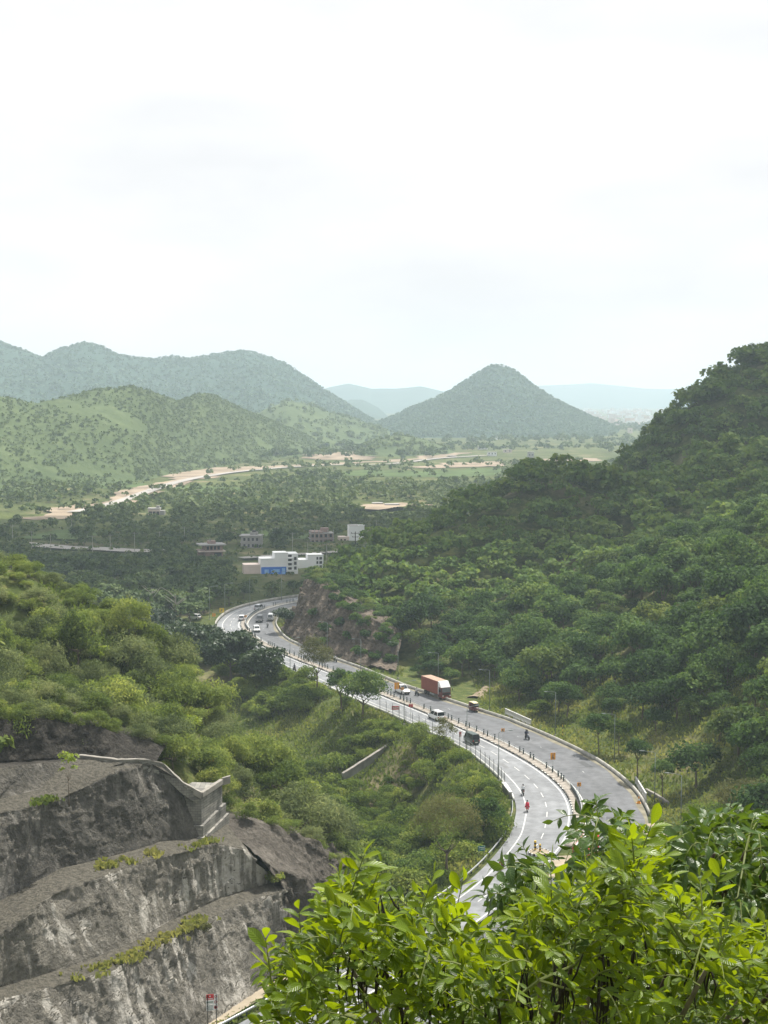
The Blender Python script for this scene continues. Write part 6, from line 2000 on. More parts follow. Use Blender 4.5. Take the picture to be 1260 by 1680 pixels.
# wing wall and stone strips on the embankment
def slope_wall(pts, label, h=.7, w=.5, name='retaining_wall', down=3.0, cap=M_COPING):
    t = empty(name); tag(t, label, 'wall')
    P = np.array(pts)
    wall_along(P, h - .16, w * .7, t, 'wall', M_CONC_D, down)
    wall_along(P + np.array([0, 0, h]), .0, w, t, 'coping', cap, .16)
slope_wall([at_z(562, 1274, -5.6), at_z(600, 1250, -4.2), at_z(640, 1224, -2.6), at_z(671, 1204, -1.2)], 'concrete wing wall with a pale coping running down the embankment', .6, .55, down=.9)
slope_wall([at_z(742, 1335, -5.4), at_z(762, 1316, -3.9), at_z(785, 1297, -2.3)], 'low stone strip stepping down the embankment behind the round tree', .5, .6, down=1.2)
slope_wall([at_z(825, 1292, -.1), at_z(838, 1309, -.1)], 'short white capped wall at the end of the wire fence', .9, .5, down=2.5, cap=M_WHITE)
slope_wall([at_z(1060, 1300, -.1), at_z(1080, 1311, -.1), at_z(1096, 1322, -.1)], 'grey culvert wall behind the short slotted parapet', .6, .4, down=1)

# ================================================================== BUILDINGS DOWN THE VALLEY
M_WALLW = plain('white wall plaster', (.72, .73, .73), .85, var=.06, scale=.3)
M_WALLP = plain('pale pink plaster', (.60, .50, .45), .85, var=.08, scale=.3)
M_WALLG = plain('bare grey concrete', (.30, .29, .28), .9, var=.18, scale=.4)
M_BRICK = plain('brick infill', (.27, .19, .165), .9, var=.18, scale=.6)
M_DARK = plain('painted room shade', (.03, .032, .035), .9)  # dark colour stands in for the unlit rooms behind openings
M_BANNER = plain('blue banner', (.016, .15, .58), .5, var=.12, scale=.5)
M_BANNER2 = plain('light blue banner print', (.20, .40, .70), .5, var=.15, scale=1)

def building(name, label, px0, px1, base_row, d, turn=0.0, cat='building'):
    p = at_d((px0 + px1) / 2, base_row, d)
    t = empty(name, (p[0], p[1], p[2] - .2), math.atan2(p[1], p[0]) - math.pi / 2 + turn)
    tag(t, label, cat)
    k = d / F_PX
    W = (px1 - px0) * k
    def X(px): return (px - (px0 + px1) / 2) * k
    def Z(row): return (base_row - row) * k + .2
    return t, X, Z
def bx(t, name, mat, x0, x1, y0, y1, z0, z1):
    m = MB(); m.box(((x0 + x1) / 2, (y0 + y1) / 2, (z0 + z1) / 2), (x1 - x0, y1 - y0, z1 - z0)); return m.build(name, mat, t)
def window(t, x, z, w, h, y=0.0, frame=M_WALLG):
    o = bx(t, 'window', M_DARK, x - w / 2, x + w / 2, y - .02, y + .25, z - h / 2, z + h / 2)
    bx(o, 'sill', frame, x - w / 2 - .08, x + w / 2 + .08, y - .12, y + .02, z - h / 2 - .08, z - h / 2 - .005)
# white block with the blue banner
t, X, Z = building('white_building', 'white flat roofed building with a blue banner across its lower wall', 400, 490, 946, 534, .10)
bx(t, 'wing', M_WALLP, X(400), X(427.5), .6, 7, -.5, Z(926))
bx(t, 'wall', M_WALLW, X(427.5), X(451), 0, 9, -.5, Z(917)); bx(t, 'wall', M_WALLW, X(451), X(473), 0, 9, -.5, Z(908))
bx(t, 'parapet', M_WALLW, X(450.5), X(473.5), -.1, .2, Z(908), Z(906.6)); bx(t, 'parapet', M_WALLW, X(427), X(450.4), -.1, .2, Z(917), Z(915.8))
ban = bx(t, 'banner', M_BANNER, X(428.5), X(470), -.12, -.02, Z(944), Z(930))
for x0, x1, z0, z1 in ((434, 441, 941, 934), (445, 447, 940, 935), (448, 459, 939, 934), (448, 457, 942, 940), (463, 468, 942, 932)): bx(ban, 'banner_print', M_BANNER2, X(x0), X(x1), -.135, -.121, Z(z0), Z(z1))
bx(t, 'stair_tower', M_WALLW, X(473), X(490), .8, 8, -.5, Z(909))
for r_ in (914, 921, 928, 935):
    bx(t, 'balcony', M_WALLW, X(472.5), X(481), -.7, .8, Z(r_ + 2.5), Z(r_ + .6)); bx(t, 'window', M_DARK, X(473.5), X(479.5), .74, 1.0, Z(r_ + .4), Z(r_ - 3.4))
for r_ in (917, 925, 933): window(t, X(485.5), Z(r_), .9, 1.1, .8, M_WALLW)
t, X, Z = building('white_building', 'white building with a stepped roof just behind the one with the blue banner', 490, 531, 936, 552, .10)
bx(t, 'wall', M_WALLW, X(490), X(505), 0, 7, -.5, Z(918)); bx(t, 'wall', M_WALLW, X(505), X(531), .3, 8, -.5, Z(911)); bx(t, 'parapet', M_WALLW, X(504.5), X(531.5), .2, .5, Z(911), Z(909.8))
for r_ in (916, 923, 930):
    window(t, X(526.5), Z(r_), 1.0, 1.0, .3, M_WALLW)
    window(t, X(521), Z(r_), .7, 1.0, .3, M_WALLW)
# grey three storey
t, X, Z = building('grey_building', 'unpainted grey building with a water tank on its roof', 393, 428, 901, 628, -.15)
bx(t, 'wall', M_WALLG, X(395), X(427), 0, 8, -.5, Z(880)); bx(t, 'roof', M_WALLG, X(392), X(428.5), -.5, 8.4, Z(880), Z(878.6)); bx(t, 'slab', M_WALLG, X(393.5), X(427.6), -.2, 8.1, Z(890.4), Z(889.4))
for x_ in (401, 408, 415, 422):
    for r_ in (885, 895): window(t, X(x_), Z(r_), .85, 1.15)
bx(t, 'stair_head', M_WALLG, X(409), X(421), 2, 5, Z(878.6), Z(873.5))
m = MB(); m.lathe([(.8, Z(873.5)), (.85, Z(871.5)), (.5, Z(870.6))], (X(415), 3.4, 0), 12); m.build('water_tank', M_BLACKP, t)
# brown villa
t, X, Z = building('brown_house', 'brown two storey house with a wide overhanging roof slab among the trees', 326, 371, 918, 592, .2)
bx(t, 'wall', M_BRICK, X(337), X(366), 0, 7, -.5, Z(895)); bx(t, 'wing', M_BRICK, X(326), X(340), 2, 7, -.5, Z(903)); bx(t, 'roof', M_WALLG, X(327), X(371), -1.2, 7.6, Z(894.6), Z(892.8)); bx(t, 'slab', M_WALLP, X(326), X(370), -.9, 7.2, Z(905), Z(903.6))
for x_ in (341, 347, 353, 359): window(t, X(x_), Z(899), .9, 1.3)
bx(t, 'window', M_DARK, X(352), X(364), -.02, .3, Z(916), Z(907))
bx(t, 'stair_head', M_BRICK, X(344), X(356), 2, 5, Z(892.8), Z(888)); bx(t, 'chimney', M_CONC_D, X(345.5), X(347.5), 1.8, 2.2, Z(888), Z(884))
# unfinished brick frame
t, X, Z = building('unfinished_building', 'unfinished brick building with bare columns above its roof', 508, 549, 897, 655, .12)
bx(t, 'wall', M_BRICK, X(510), X(531), 0, 8, -.5, Z(872)); bx(t, 'wall', M_BRICK, X(531), X(548), .4, 8, -.5, Z(875))
for r_ in (875, 884): bx(t, 'slab', M_WALLG, X(508.5), X(548.6), -.12, 8.1, Z(r_ + .6), Z(r_ - .3))
for x_ in (510, 516, 523, 530, 538, 547): bx(t, 'column', M_WALLG, X(x_) - .13, X(x_) + .13, -.14, .14, -.4, Z(868 + (x_ % 3)))
for x_ in (513, 520, 527, 535, 543):
    for r_ in (879, 889): window(t, X(x_), Z(r_), 1.0, 1.3, .0 if x_ < 531 else .4)
bx(t, 'stair_head', M_BRICK, X(528), X(541), 3, 6, Z(874), Z(867))
# white house on the right
t, X, Z = building('white_house', 'white house with a tall blank wall behind the utility pole with crossarms', 556, 600, 893, 660, .1)
bx(t, 'wall', M_WALLW, X(573), X(598), 0, 8, -.5, Z(863)); bx(t, 'wing', M_WALLP, X(556), X(573), .5, 7, -.5, Z(881)); bx(t, 'parapet', M_WALLW, X(588), X(598.5), -.1, .3, Z(863), Z(861)); bx(t, 'roof', M_WALLG, X(573.5), X(588), .2, 7.5, Z(862.9), Z(862.2))
for x_ in (560, 566): window(t, X(x_), Z(886), .8, .9, .5)
window(t, X(593), Z(874), .9, 1.1)
# small hut by the pink road
t, X, Z = building('small_house', 'small pale flat roofed house below the new road', 242, 270, 848, 806, -.1)
bx(t, 'wall', M_WALLP, X(243), X(262), 0, 6, -.5, Z(835)); bx(t, 'wing', M_WALLG, X(262), X(270), .5, 5, -.5, Z(838)); bx(t, 'roof', M_WALLG, X(242), X(263), -.4, 6.2, Z(835), Z(833.8)); bx(t, 'tank', M_WALLG, X(256), X(261), 2, 4, Z(833.8), Z(830))
for x_ in (247, 253, 259): bx(t, 'window', M_DARK, X(x_) - .8, X(x_) + .8, -.02, .3, Z(846), Z(839))
# plot walls and site buildings farther off
def hut(px0, px1, top, base, d, mat, label, name='distant_house', roofmat=None, dep=6):
    t, X, Z = building(name, label, px0, px1, base, d, .1)
    bx(t, 'wall', mat, X(px0), X(px1), 0, dep, -1, Z(top)); bx(t, 'roof', roofmat or M_WALLG, X(px0) - .3, X(px1) + .3, -.3, dep + .3, Z(top), Z(top) + .35)
    n = max(1, int((px1 - px0) / 5))
    for k in range(n): bx(t, 'window', M_DARK, X(px0 + (k + .5) * (px1 - px0) / n) - .6, X(px0 + (k + .5) * (px1 - px0) / n) + .6, -.02, .3, Z((top * .6 + base * .4)) - .6, Z((top * .6 + base * .4)) + .7)
hut(612, 628, 826, 836, 880, M_WALLG, 'grey shed on the bare building plot'); hut(633, 655, 828, 838, 870, M_WALLP, 'low pale walls on the bare building plot beside the trees')
hut(866, 876, 742, 753, 1560, M_WALLG, 'grey block of a house under construction near the wooded hillside'); hut(918, 934, 750, 759, 1500, M_WALLP, 'pinkish building just above the wooded hillside')
hut(672, 690, 764, 770, 1420, M_BRICK, 'low dark sheds on the building site'); hut(694, 712, 762, 769, 1450, M_WALLG, 'grey stacked walls on the building site')
hut(784, 800, 733, 739, 1800, M_WALLW, 'white house at the foot of the cone shaped hill'); hut(814, 824, 716, 723, 2200, M_WALLW, 'small white house on the lower slope of the cone shaped hill'); hut(848, 860, 724, 729, 2150, M_WALLW, 'white house to the right of the cone shaped hill foot')
hut(676, 684, 694, 699, 2600, M_WALLW, 'white hut on the saddle beside the cone shaped hill'); hut(540, 546, 713, 717, 2250, M_WALLW, 'tiny white hut in the valley between the hills'); hut(566, 576, 763, 768, 1430, M_WALLW, 'white shed beside the new road')
hut(1030, 1038, 702, 712, 2600, M_WALLP, 'tall pale building at the edge of the far town'); hut(905, 945, 714, 717, 2500, M_WALLP, 'long pale wall along the foot of the cone shaped hill')
hut(735, 748, 748, 754, 1580, M_BRICK, 'brown shed beside the pinkish cut bank'); hut(800, 815, 742, 748, 1600, M_WALLW, 'white walls on the bare ground below the cone shaped hill'); hut(826, 840, 738, 743, 1700, M_WALLP, 'pale row of sheds below the cone shaped hill')
m = MB()
for k in range(260):
    px_ = rng.uniform(880, 1090); d = rng.uniform(3200, 6500)
    p = at_d(px_, 690, d); h = rng.uniform(5, 16); w = rng.uniform(8, 22)
    m.mat = int(rng.integers(0, 2)); m.box((p[0], d, h / 2 - 1), (w, rng.uniform(8, 16), h), rng.uniform(0, 1))
o = m.build('town', [M_WALLW, M_WALLP]); tag(o, 'pale blocks of the far town in the haze', None, None, 'stuff')

# utility poles
def upole(px, py, h, label, group=None, d=None, cross=1, r=.12, mat=None):
    p = at_z(px, py) if d is None else at_d(px, py, d)
    t = empty('utility_pole', (p[0], p[1], gz(p[0], p[1]) - .3 if d is None else p[2])); tag(t, label, 'utility pole', group)
    m = MB(); m.tube([(0, 0, 0), (0, 0, h)], [r, r * .7], 6); m.build('pole', mat or M_CONC, t)
    for k in range(cross):
        m = MB(); m.box((0, 0, h - .5 - k * 1.1), (2.6 - .7 * k, .12, .12)); m.build('crossarm', mat or M_CONC_D, t)
        for q in (-1, 0, 1):
            m = MB(); m.lathe([(.06, 0), (.09, .1), (.05, .25)], (q * (1.1 - .3 * k), 0, h - .44 - k * 1.1), 6); m.build('insulator', M_BLACKP, t)
for px_, py_ in [(21, 896), (52, 900), (83, 902), (181, 905), (221, 909), (152, 912), (118, 880), (262, 903), (303, 895), (430, 900), (480, 905), (452, 890), (618, 880), (505, 918), (536, 925)]:
    upole(px_, py_, rng.uniform(7, 9), 'pale concrete utility pole among the valley trees', 'utility poles in the valley')
pp = at_d(583, 893, 455)
upole(583, 893, (893 - 872) * 455 / F_PX, 'dark utility pole with two crossarms sticking out of the trees before the white house', None, 455, 2, .16, M_BLACKP)
# ================================================================== TREES AND BUSHES ONE CAN TELL APART
M_LEAF_FEATHER = foliage('feathery olive leaves', [(.2, (.060, .068, .026)), (.5, (.095, .105, .038)), (.85, (.15, .155, .055))], .35, .7, .1)
def special(px, d, label, cat, mat, Rr, top, name='tree', trunk_r=.2, leaf=.4, nc=18, per=90, aspect=.6, seed=0, flat=.75, base=None, low=-.35, x=None, half=None, clump=.40, droop=0):
    """A tree standing on the ground at distance d whose crown ends at height top above its foot."""
    p = at_d(px, 1200, d); x = p[0] if x is None else x
    z = gz(x, d) if base is None else base
    t = empty(name, (x, d, z - .1), rng.uniform(0, 6.28)); tag(t, label, cat)
    Hh = half or min(Rr * .75, top * .42)
    obj('trunk', trunk_mesh('trunk', max(.4, top - Hh * 1.6), trunk_r, seed, 5, Rr * .55), t)
    obj('crown', crown_mesh('crown', mat, 900 + seed, Rr, Hh, top - Hh * .95, nc, int(per * 1.5), leaf * 1.15, aspect, flat=flat, low=low, clump_r=clump, droop=droop, nr=.65), t)
    return t
special(300, 378, 'large spreading dark tree next to the far bend, the one farthest from the gully', 'tree', M_LEAF_DARK, 8.5, 10.5, seed=1, x=-57, leaf=.75, nc=34, per=150, flat=.6, trunk_r=.35, half=4.3, low=-.8)
special(330, 360, 'large spreading dark tree in the middle of the group by the far bend', 'tree', M_LEAF_DARK, 7.8, 10.0, seed=2, x=-45.5, leaf=.75, nc=34, per=150, flat=.6, trunk_r=.35, half=4.1, low=-.8)
special(380, 343, 'large spreading dark tree whose crown covers the edge of the pale carriageway', 'tree', M_LEAF_DARK, 7.0, 11.0, seed=3, x=-34.5, leaf=.75, nc=32, per=150, flat=.6, trunk_r=.32, half=4.4, low=-.8)
special(425, 332, 'smaller dark tree at the gully end of the spreading group', 'tree', M_LEAF_DARK, 5.2, 10.0, seed=4, x=-26.5, leaf=.65, nc=26, per=140, flat=.6, trunk_r=.25, half=4.0, low=-.8)
special(520, 318, 'feathery olive tree with a loose crown rising before the pale carriageway', 'tree', M_LEAF_FEATHER, 4.2, 13.2, seed=5, leaf=.36, aspect=.3, nc=26, per=110, trunk_r=.2, half=5.0)
special(603, 297, 'dark green tree with a visible trunk at the edge of the pale carriageway', 'tree', M_LEAF_FOREST, 4.6, 9.6, seed=6, x=-4.2, leaf=.40, nc=30, per=110, trunk_r=.22, half=3.8, low=-.7)
special(570, 304, 'rounded dark tree between the feathery tree and the dark tree with a trunk', 'tree', M_LEAF_FOREST, 3.4, 8.2, seed=7, x=-8.5, leaf=.36, nc=18, per=90)
special(693, 272, 'olive green tree at the top of the embankment below the white SUV', 'tree', M_LEAF_THORN, 2.9, 4.6, seed=8, x=6.0, leaf=.3, aspect=.4, nc=18, per=90, trunk_r=.1)
special(742, 268, 'airy grey green tree leaning over the fence beside the dark van', 'tree', M_LEAF_FEATHER, 2.6, 5.6, seed=9, x=10.6, leaf=.28, aspect=.3, nc=16, per=60, trunk_r=.1, clump=.3)
special(803, 211, 'round glossy dark tree on a bare trunk inside the near guard rail', 'tree', M_LEAF_FOREST, 2.5, 6.6, seed=10, x=13.9, leaf=.26, nc=26, per=120, trunk_r=.14, half=2.3)
special(742, 197, 'tall feathery grey green tree on the gully floor before the round glossy tree', 'tree', M_LEAF_FEATHER, 4.4, 10.5, seed=11, x=8.2, leaf=.26, aspect=.28, nc=34, per=150, trunk_r=.2, half=4.4)
special(700, 205, 'dark leafy tree low on the gully floor beside the tall feathery tree', 'tree', M_LEAF_FOREST, 3.6, 8.0, seed=12, x=4.6, leaf=.3, nc=24, per=120)
special(650, 214, 'mid green tree at the bottom of the gully under the embankment', 'tree', M_LEAF_SHRUB, 4.0, 8.5, seed=13, x=1.0, leaf=.3, nc=24, per=120)
special(605, 205, 'bushy tree at the mouth of the gully beside the natural rock', 'tree', M_LEAF_SHRUB, 3.8, 9.0, seed=14, x=-2.6, leaf=.3, nc=24, per=120)
special(640, 198, 'small dark tree in the shade at the mouth of the gully', 'tree', M_LEAF_FOREST, 2.8, 6.5, seed=15, x=.6, leaf=.28, nc=18, per=110)
special(1052, 245, 'dark rounded tree on a clear trunk behind the short slotted parapet', 'tree', M_LEAF_FOREST, 2.3, 7.0, seed=16, x=41.0, leaf=.28, nc=20, per=110, trunk_r=.13)
special(985, 264, 'bushy dark tree on the verge, one of a close pair under a street lamp', 'tree', M_LEAF_FOREST, 2.9, 7.2, seed=17, x=37.4, leaf=.3, nc=22, per=110, trunk_r=.12)
special(1010, 262, 'slimmer tree beside the bushy dark one under the street lamp on the verge', 'tree', M_LEAF_SHRUB, 2.3, 6.2, seed=18, x=40.6, leaf=.3, nc=18, per=100, trunk_r=.1)
special(1092, 233, 'narrow dark tree on the verge beyond the culvert wall', 'tree', M_LEAF_FOREST, 1.9, 6.6, seed=19, x=42.9, leaf=.26, nc=18, per=110, trunk_r=.1)
special(840, 309, 'dark round tree on the verge behind the long slotted parapet', 'tree', M_LEAF_FOREST, 4.6, 7.0, seed=20, leaf=.36, nc=24, per=110, x=27.5)
special(930, 290, 'dark tree with a short trunk on the verge right of the slim striped pole', 'tree', M_LEAF_FOREST, 2.8, 6.2, seed=21, leaf=.3, nc=20, per=110, x=35.0)
special(885, 296, 'bright green low bush behind the end of the long slotted parapet', 'bush', M_LEAF_SHRUB, 2.6, 2.4, name='green_bush', seed=22, leaf=.3, nc=20, per=110, trunk_r=.06, low=-.6, x=30.3)
special(470, 401, 'round dark tree standing between the far bend and the road cliff', 'tree', M_LEAF_DARK, 3.2, 7.0, seed=23, leaf=.45, nc=16, per=80, x=-26.3)
special(1130, 205, 'broad green tree just beyond the sandy turning', 'tree', M_LEAF_SHRUB, 4.2, 6.5, seed=24, leaf=.3, nc=28, per=120, x=44.0)
special(1180, 212, 'brownish green bushy tree past the sandy turning', 'tree', M_LEAF_FEATHER, 4.6, 6.0, seed=25, leaf=.3, aspect=.4, nc=28, per=120, x=50.5)
special(1230, 220, 'dark leafy tree on the lower slope behind the brownish bushy one', 'tree', M_LEAF_FOREST, 4.6, 7.5, seed=26, leaf=.3, nc=28, per=120, x=57.0)
# golden flowering bushes and the lone ones on the rock
special(272, 185.5, 'bush with golden orange tips above the parapet of the cut', 'bush', M_LEAF_GOLD, .9, 2.9, name='flowering_bush', seed=30, leaf=.2, nc=14, per=24, trunk_r=.05)
special(343, 180.5, 'bush with golden tips just behind the stepped buttress', 'bush', M_LEAF_GOLD, .8, 2.6, name='flowering_bush', seed=31, leaf=.18, nc=12, per=22, trunk_r=.05)
special(165, 205, 'lime green bush shining among the olive bushes on the spur', 'bush', M_LEAF_LIME, 1.5, 3.3, name='lime_bush', seed=32, leaf=.22, nc=16, per=40, trunk_r=.06)
special(225, 214, 'lime green bush near the skyline of the spur', 'bush', M_LEAF_LIME, 1.6, 3.6, name='lime_bush', seed=33, leaf=.22, nc=16, per=40, trunk_r=.06)
special(315, 195, 'lime green bush on the spur above the buttress', 'bush', M_LEAF_LIME, 1.5, 3.2, name='lime_bush', seed=34, leaf=.22, nc=16, per=40, trunk_r=.06)
q = at_z(113, 1309, 22.1)
t = special(113, q[1], 'slender sapling with lime green leaves on the top bench of the cut', 'tree', M_LEAF_LIME, .95, 5.2, name='sapling', seed=35, leaf=.24, nc=11, per=14, trunk_r=.05, base=21.9, x=q[0], half=1.7, clump=.42)
q = at_z(450, 1452, 8.6)
special(450, q[1] + .5, 'yellow green bush growing at the end of the lowest bench', 'bush', M_LEAF_THORN, 1.15, 1.5, name='ledge_bush', seed=36, leaf=.2, nc=16, per=60, trunk_r=.04, base=8.5, x=q[0], low=-.6)
q = at_z(336, 1522, 8.6)
special(336, q[1], 'grey green plant hanging over the lip of the lowest bench', 'bush', M_LEAF_FEATHER, .75, .9, name='ledge_bush', seed=37, leaf=.14, nc=12, per=50, trunk_r=.03, base=8.2, x=q[0], low=-.8)
q = at_z(395, 1628, 0)
special(395, q[1] + .8, 'small grassy bush at the foot of the cut beside the footpath', 'bush', M_LEAF_THORN, .7, .9, name='ledge_bush', seed=38, leaf=.16, nc=10, per=40, trunk_r=.03, base=0, x=q[0], low=-.8)
# bushes hanging over the road cliff
for k, (px_, py_, d_) in enumerate([(545, 968, 400), (575, 1000, 391), (600, 1045, 374), (560, 1025, 386), (640, 1060, 362), (530, 1058, 385), (615, 1080, 358), (590, 1072, 366), (552, 985, 397), (585, 1018, 385), (625, 1050, 366), (640, 1085, 355), (515, 1010, 396), (575, 1048, 378), (598, 1028, 380), (535, 1035, 388), (635, 1040, 369), (562, 998, 392)]):
    gxp, gyp, gf = project(G_CLIFF.reshape(-1, 3))
    p = G_CLIFF.reshape(-1, 3)[((gxp - px_) ** 2 + (gyp - py_) ** 2).argmin()]; d_ = p[1] + .3
    special(px_, d_, 'green bush clinging to the face of the road cliff', 'bush', M_LEAF_FOREST, 1.9, 2.2, name='cliff_bush', seed=40 + k, leaf=.34, nc=12, per=60, trunk_r=.05, base=p[2] - .6, x=p[0], low=-.8)['group'] = 'bushes on the road cliff'
cmid = [(a + b_) / 2 for a, b_ in zip(ct, cc)]
for line, n_ in ((ct, 12), (cmid, 13), (cc, 14)):
    L_ = resample(np.array(line), .2)
    for k, q in enumerate(np.linspace(.02, .98, n_)):
        p = L_[int(q * (len(L_) - 1))]
        tree_at(FOREST[k % len(FOREST)], p[0] + rng.normal() * .5, p[1] + .8 + rng.normal() * .5, rng.uniform(.38, .6) * (1 if line is cc else .75), rng.uniform(0, 6.28), 'cliff_bush', 'leafy dark bush along the upper edge of the road cliff', 'bush', 'bushes along the top of the road cliff', p[2] - 1.2, rng.uniform(.7, 1.0))
# bare grey trees in the woods beyond the spur
M_BAREWOOD = plain('bare grey wood', (.30, .27, .25), .9, var=.15)
for px_, d_, lab in [(248, 432, 'bare grey tree in the woods below the skyline of the spur'), (288, 424, 'leafless pale tree beside the pinkish rock pile near the far bend')]:
    p = at_d(px_, 1000, d_)
    t = empty('bare_tree', (p[0], d_, gz(p[0], d_) - .1)); tag(t, lab, 'tree')
    m = MB(); g = random.Random(px_)
    m.tube([(0, 0, 0), (.1, 0, 4), (0, .1, 8)], [.2, .16, .1], 6)
    for k in range(14):
        w = g.uniform(0, 6.28); z0 = g.uniform(3, 8); ln = g.uniform(2, 4)
        m.tube([(0, 0, z0), (math.cos(w) * ln * .5, math.sin(w) * ln * .5, z0 + ln * .45), (math.cos(w + .3) * ln, math.sin(w + .3) * ln, z0 + ln * .8)], [.09, .06, .03], 4)
    m.build('trunk', M_BAREWOOD, t)
# ================================================================== THE TREES IN FRONT OF THE LOOKOUT
def leaf_material(name, top, light, trans_col, trans=.45, rough=.38, spec=.5, yellow=None):
    m, nt, N, L, b = mat_base(name)
    oi = N.new('ShaderNodeObjectInfo')
    at = N.new('ShaderNodeAttribute'); at.attribute_name = 'tint'
    uv = N.new('ShaderNodeUVMap'); uv.uv_map = 'uv'
    sx = N.new('ShaderNodeSeparateXYZ'); L.new(uv.outputs['UV'], sx.inputs['Vector'])
    def M(op, a, c=None, d=None):
        q = N.new('ShaderNodeMath'); q.operation = op
        for k, v in enumerate((a, c, d)):
            if v is None: continue
            if hasattr(v, 'is_output'): L.new(v, q.inputs[k])
            else: q.inputs[k].default_value = v
        return q.outputs[0]
    au = M('ABSOLUTE', sx.outputs['X'])
    # side veins: v - 0.45|u| repeats; midrib where |u| is small
    vein = M('POWER', M('ABSOLUTE', M('SINE', M('MULTIPLY', M('SUBTRACT', sx.outputs['Y'], M('MULTIPLY', au, .28)), 31.0))), 14.0)
    vein = M('SUBTRACT', 1.0, M('POWER', M('ABSOLUTE', M('SINE', M('MULTIPLY', M('SUBTRACT', sx.outputs['Y'], M('MULTIPLY', au, .22)), 28.0))), .35))
    mid = M('LESS_THAN', au, .06)
    v2 = M('MAXIMUM', vein, mid)
    f = M('ADD', M('MULTIPLY', oi.outputs['Random'], .45), M('MULTIPLY', at.outputs['Fac'], .55))
    stops = [(.15, top), (.75, light)] + ([(.985, yellow)] if yellow else [])
    r = ramp(N, stops); L.new(f, r.inputs['Fac'])
    mx = N.new('ShaderNodeMixRGB'); mx.inputs['Color2'].default_value = tuple(min(1, c * 1.7 + .02) for c in light) + (1,)
    L.new(M('MULTIPLY', v2, .55), mx.inputs['Fac']); L.new(r.outputs['Color'], mx.inputs['Color1'])
    L.new(mx.outputs['Color'], b.inputs['Base Color'])
    b.inputs['Roughness'].default_value = rough
    b.inputs['Specular IOR Level'].default_value = spec
    bp = N.new('ShaderNodeBump'); bp.inputs['Strength'].default_value = .6; bp.inputs['Distance'].default_value = .004
    bp.invert = True
    L.new(v2, bp.inputs['Height']); L.new(bp.outputs['Normal'], b.inputs['Normal'])
    tr = N.new('ShaderNodeBsdfTranslucent')
    t2 = N.new('ShaderNodeMixRGB'); t2.blend_type = 'MIX'
    L.new(f, t2.inputs['Fac']); t2.inputs['Color1'].default_value = tuple(c * .7 for c in trans_col) + (1,); t2.inputs['Color2'].default_value = tuple(trans_col) + (1,)
    L.new(t2.outputs['Color'], tr.inputs['Color'])
    ms = N.new('ShaderNodeMixShader'); ms.inputs['Fac'].default_value = trans
    L.new(b.outputs['BSDF'], ms.inputs[1]); L.new(tr.outputs['BSDF'], ms.inputs[2])
    L.new(ms.outputs['Shader'], N['Material Output'].inputs['Surface'])
    return m
M_LEAF_BRIGHT = leaf_material('bright pinnate leaf', (.009, .034, .003), (.155, .230, .010), (.42, .54, .010), .38, .34, .32, (.42, .36, .015))
M_LEAF_GLOSS = leaf_material('dark glossy leaf', (.022, .058, .008), (.062, .125, .014), (.16, .25, .018), .32, .3, .5)
M_BARK_P = plain('pale grey bark', (.22, .19, .155), .9, var=.3, scale=14, spec=.15)
M_BARK_D = plain('dark wet bark', (.07, .055, .04), .9, var=.3, scale=12, spec=.2)
M_STALK = plain('green leaf stalk', (.14, .17, .04), .7, var=.15)
M_POD = plain('dry black seed pod', (.020, .014, .011), .75, var=.3, scale=20)

def leaf_geo(widths, n=6, fold=.22, curl=.18, ln=1.0):
    """Blade along +X with its upper face to +Z; unit length."""
    V, UV, F = [], [], []
    vs = np.linspace(0, 1, n + 1)
    for v in vs:
        w = np.interp(v, [a for a, _ in widths], [b for _, b in widths]) * .5
        z = -curl * v * v
        for u in (-1, 0, 1):
            V.append((v * ln, u * w, z + abs(u) * w * fold)); UV.append((u, v))
    for i in range(n):
        a = i * 3
        F += [(a, a + 3, a + 4, a + 1), (a + 1, a + 4, a + 5, a + 2)]
    return np.array(V), np.array(F), np.array(UV)
OBOV = [(0, .02), (.08, .09), (.25, .27), (.5, .40), (.70, .40), (.88, .25), (1, .01)]
ELLI = [(0, .02), (.08, .12), (.3, .42), (.5, .46), (.75, .28), (.92, .08), (1, .0)]
LG_B = [leaf_geo(OBOV, 6, .4, .2), leaf_geo(OBOV, 6, .25, .45), leaf_geo([(v, w * 1.08) for v, w in OBOV], 6, .35, .05), leaf_geo([(v, w * .85) for v, w in OBOV], 6, .2, -.06)]
LG_D = [leaf_geo(ELLI, 6, .3, .35), leaf_geo(ELLI, 6, .2, .5), leaf_geo(ELLI, 6, .4, .15)]
LM_B = [mesh_np('leaf', g[0], [(g[1], 0)], [M_LEAF_BRIGHT], tint=np.full(len(g[0]), .35), uv=g[2], smooth=True) for g in LG_B]
LM_D = [mesh_np('leaf', g[0], [(g[1], 0)], [M_LEAF_GLOSS], tint=np.full(len(g[0]), .35), uv=g[2], smooth=True) for g in LG_D]

def basis(x, up):
    x = unit(x); y = unit(np.cross(up, x)); z = np.cross(x, y)
    return np.stack([x, y, z], 1)

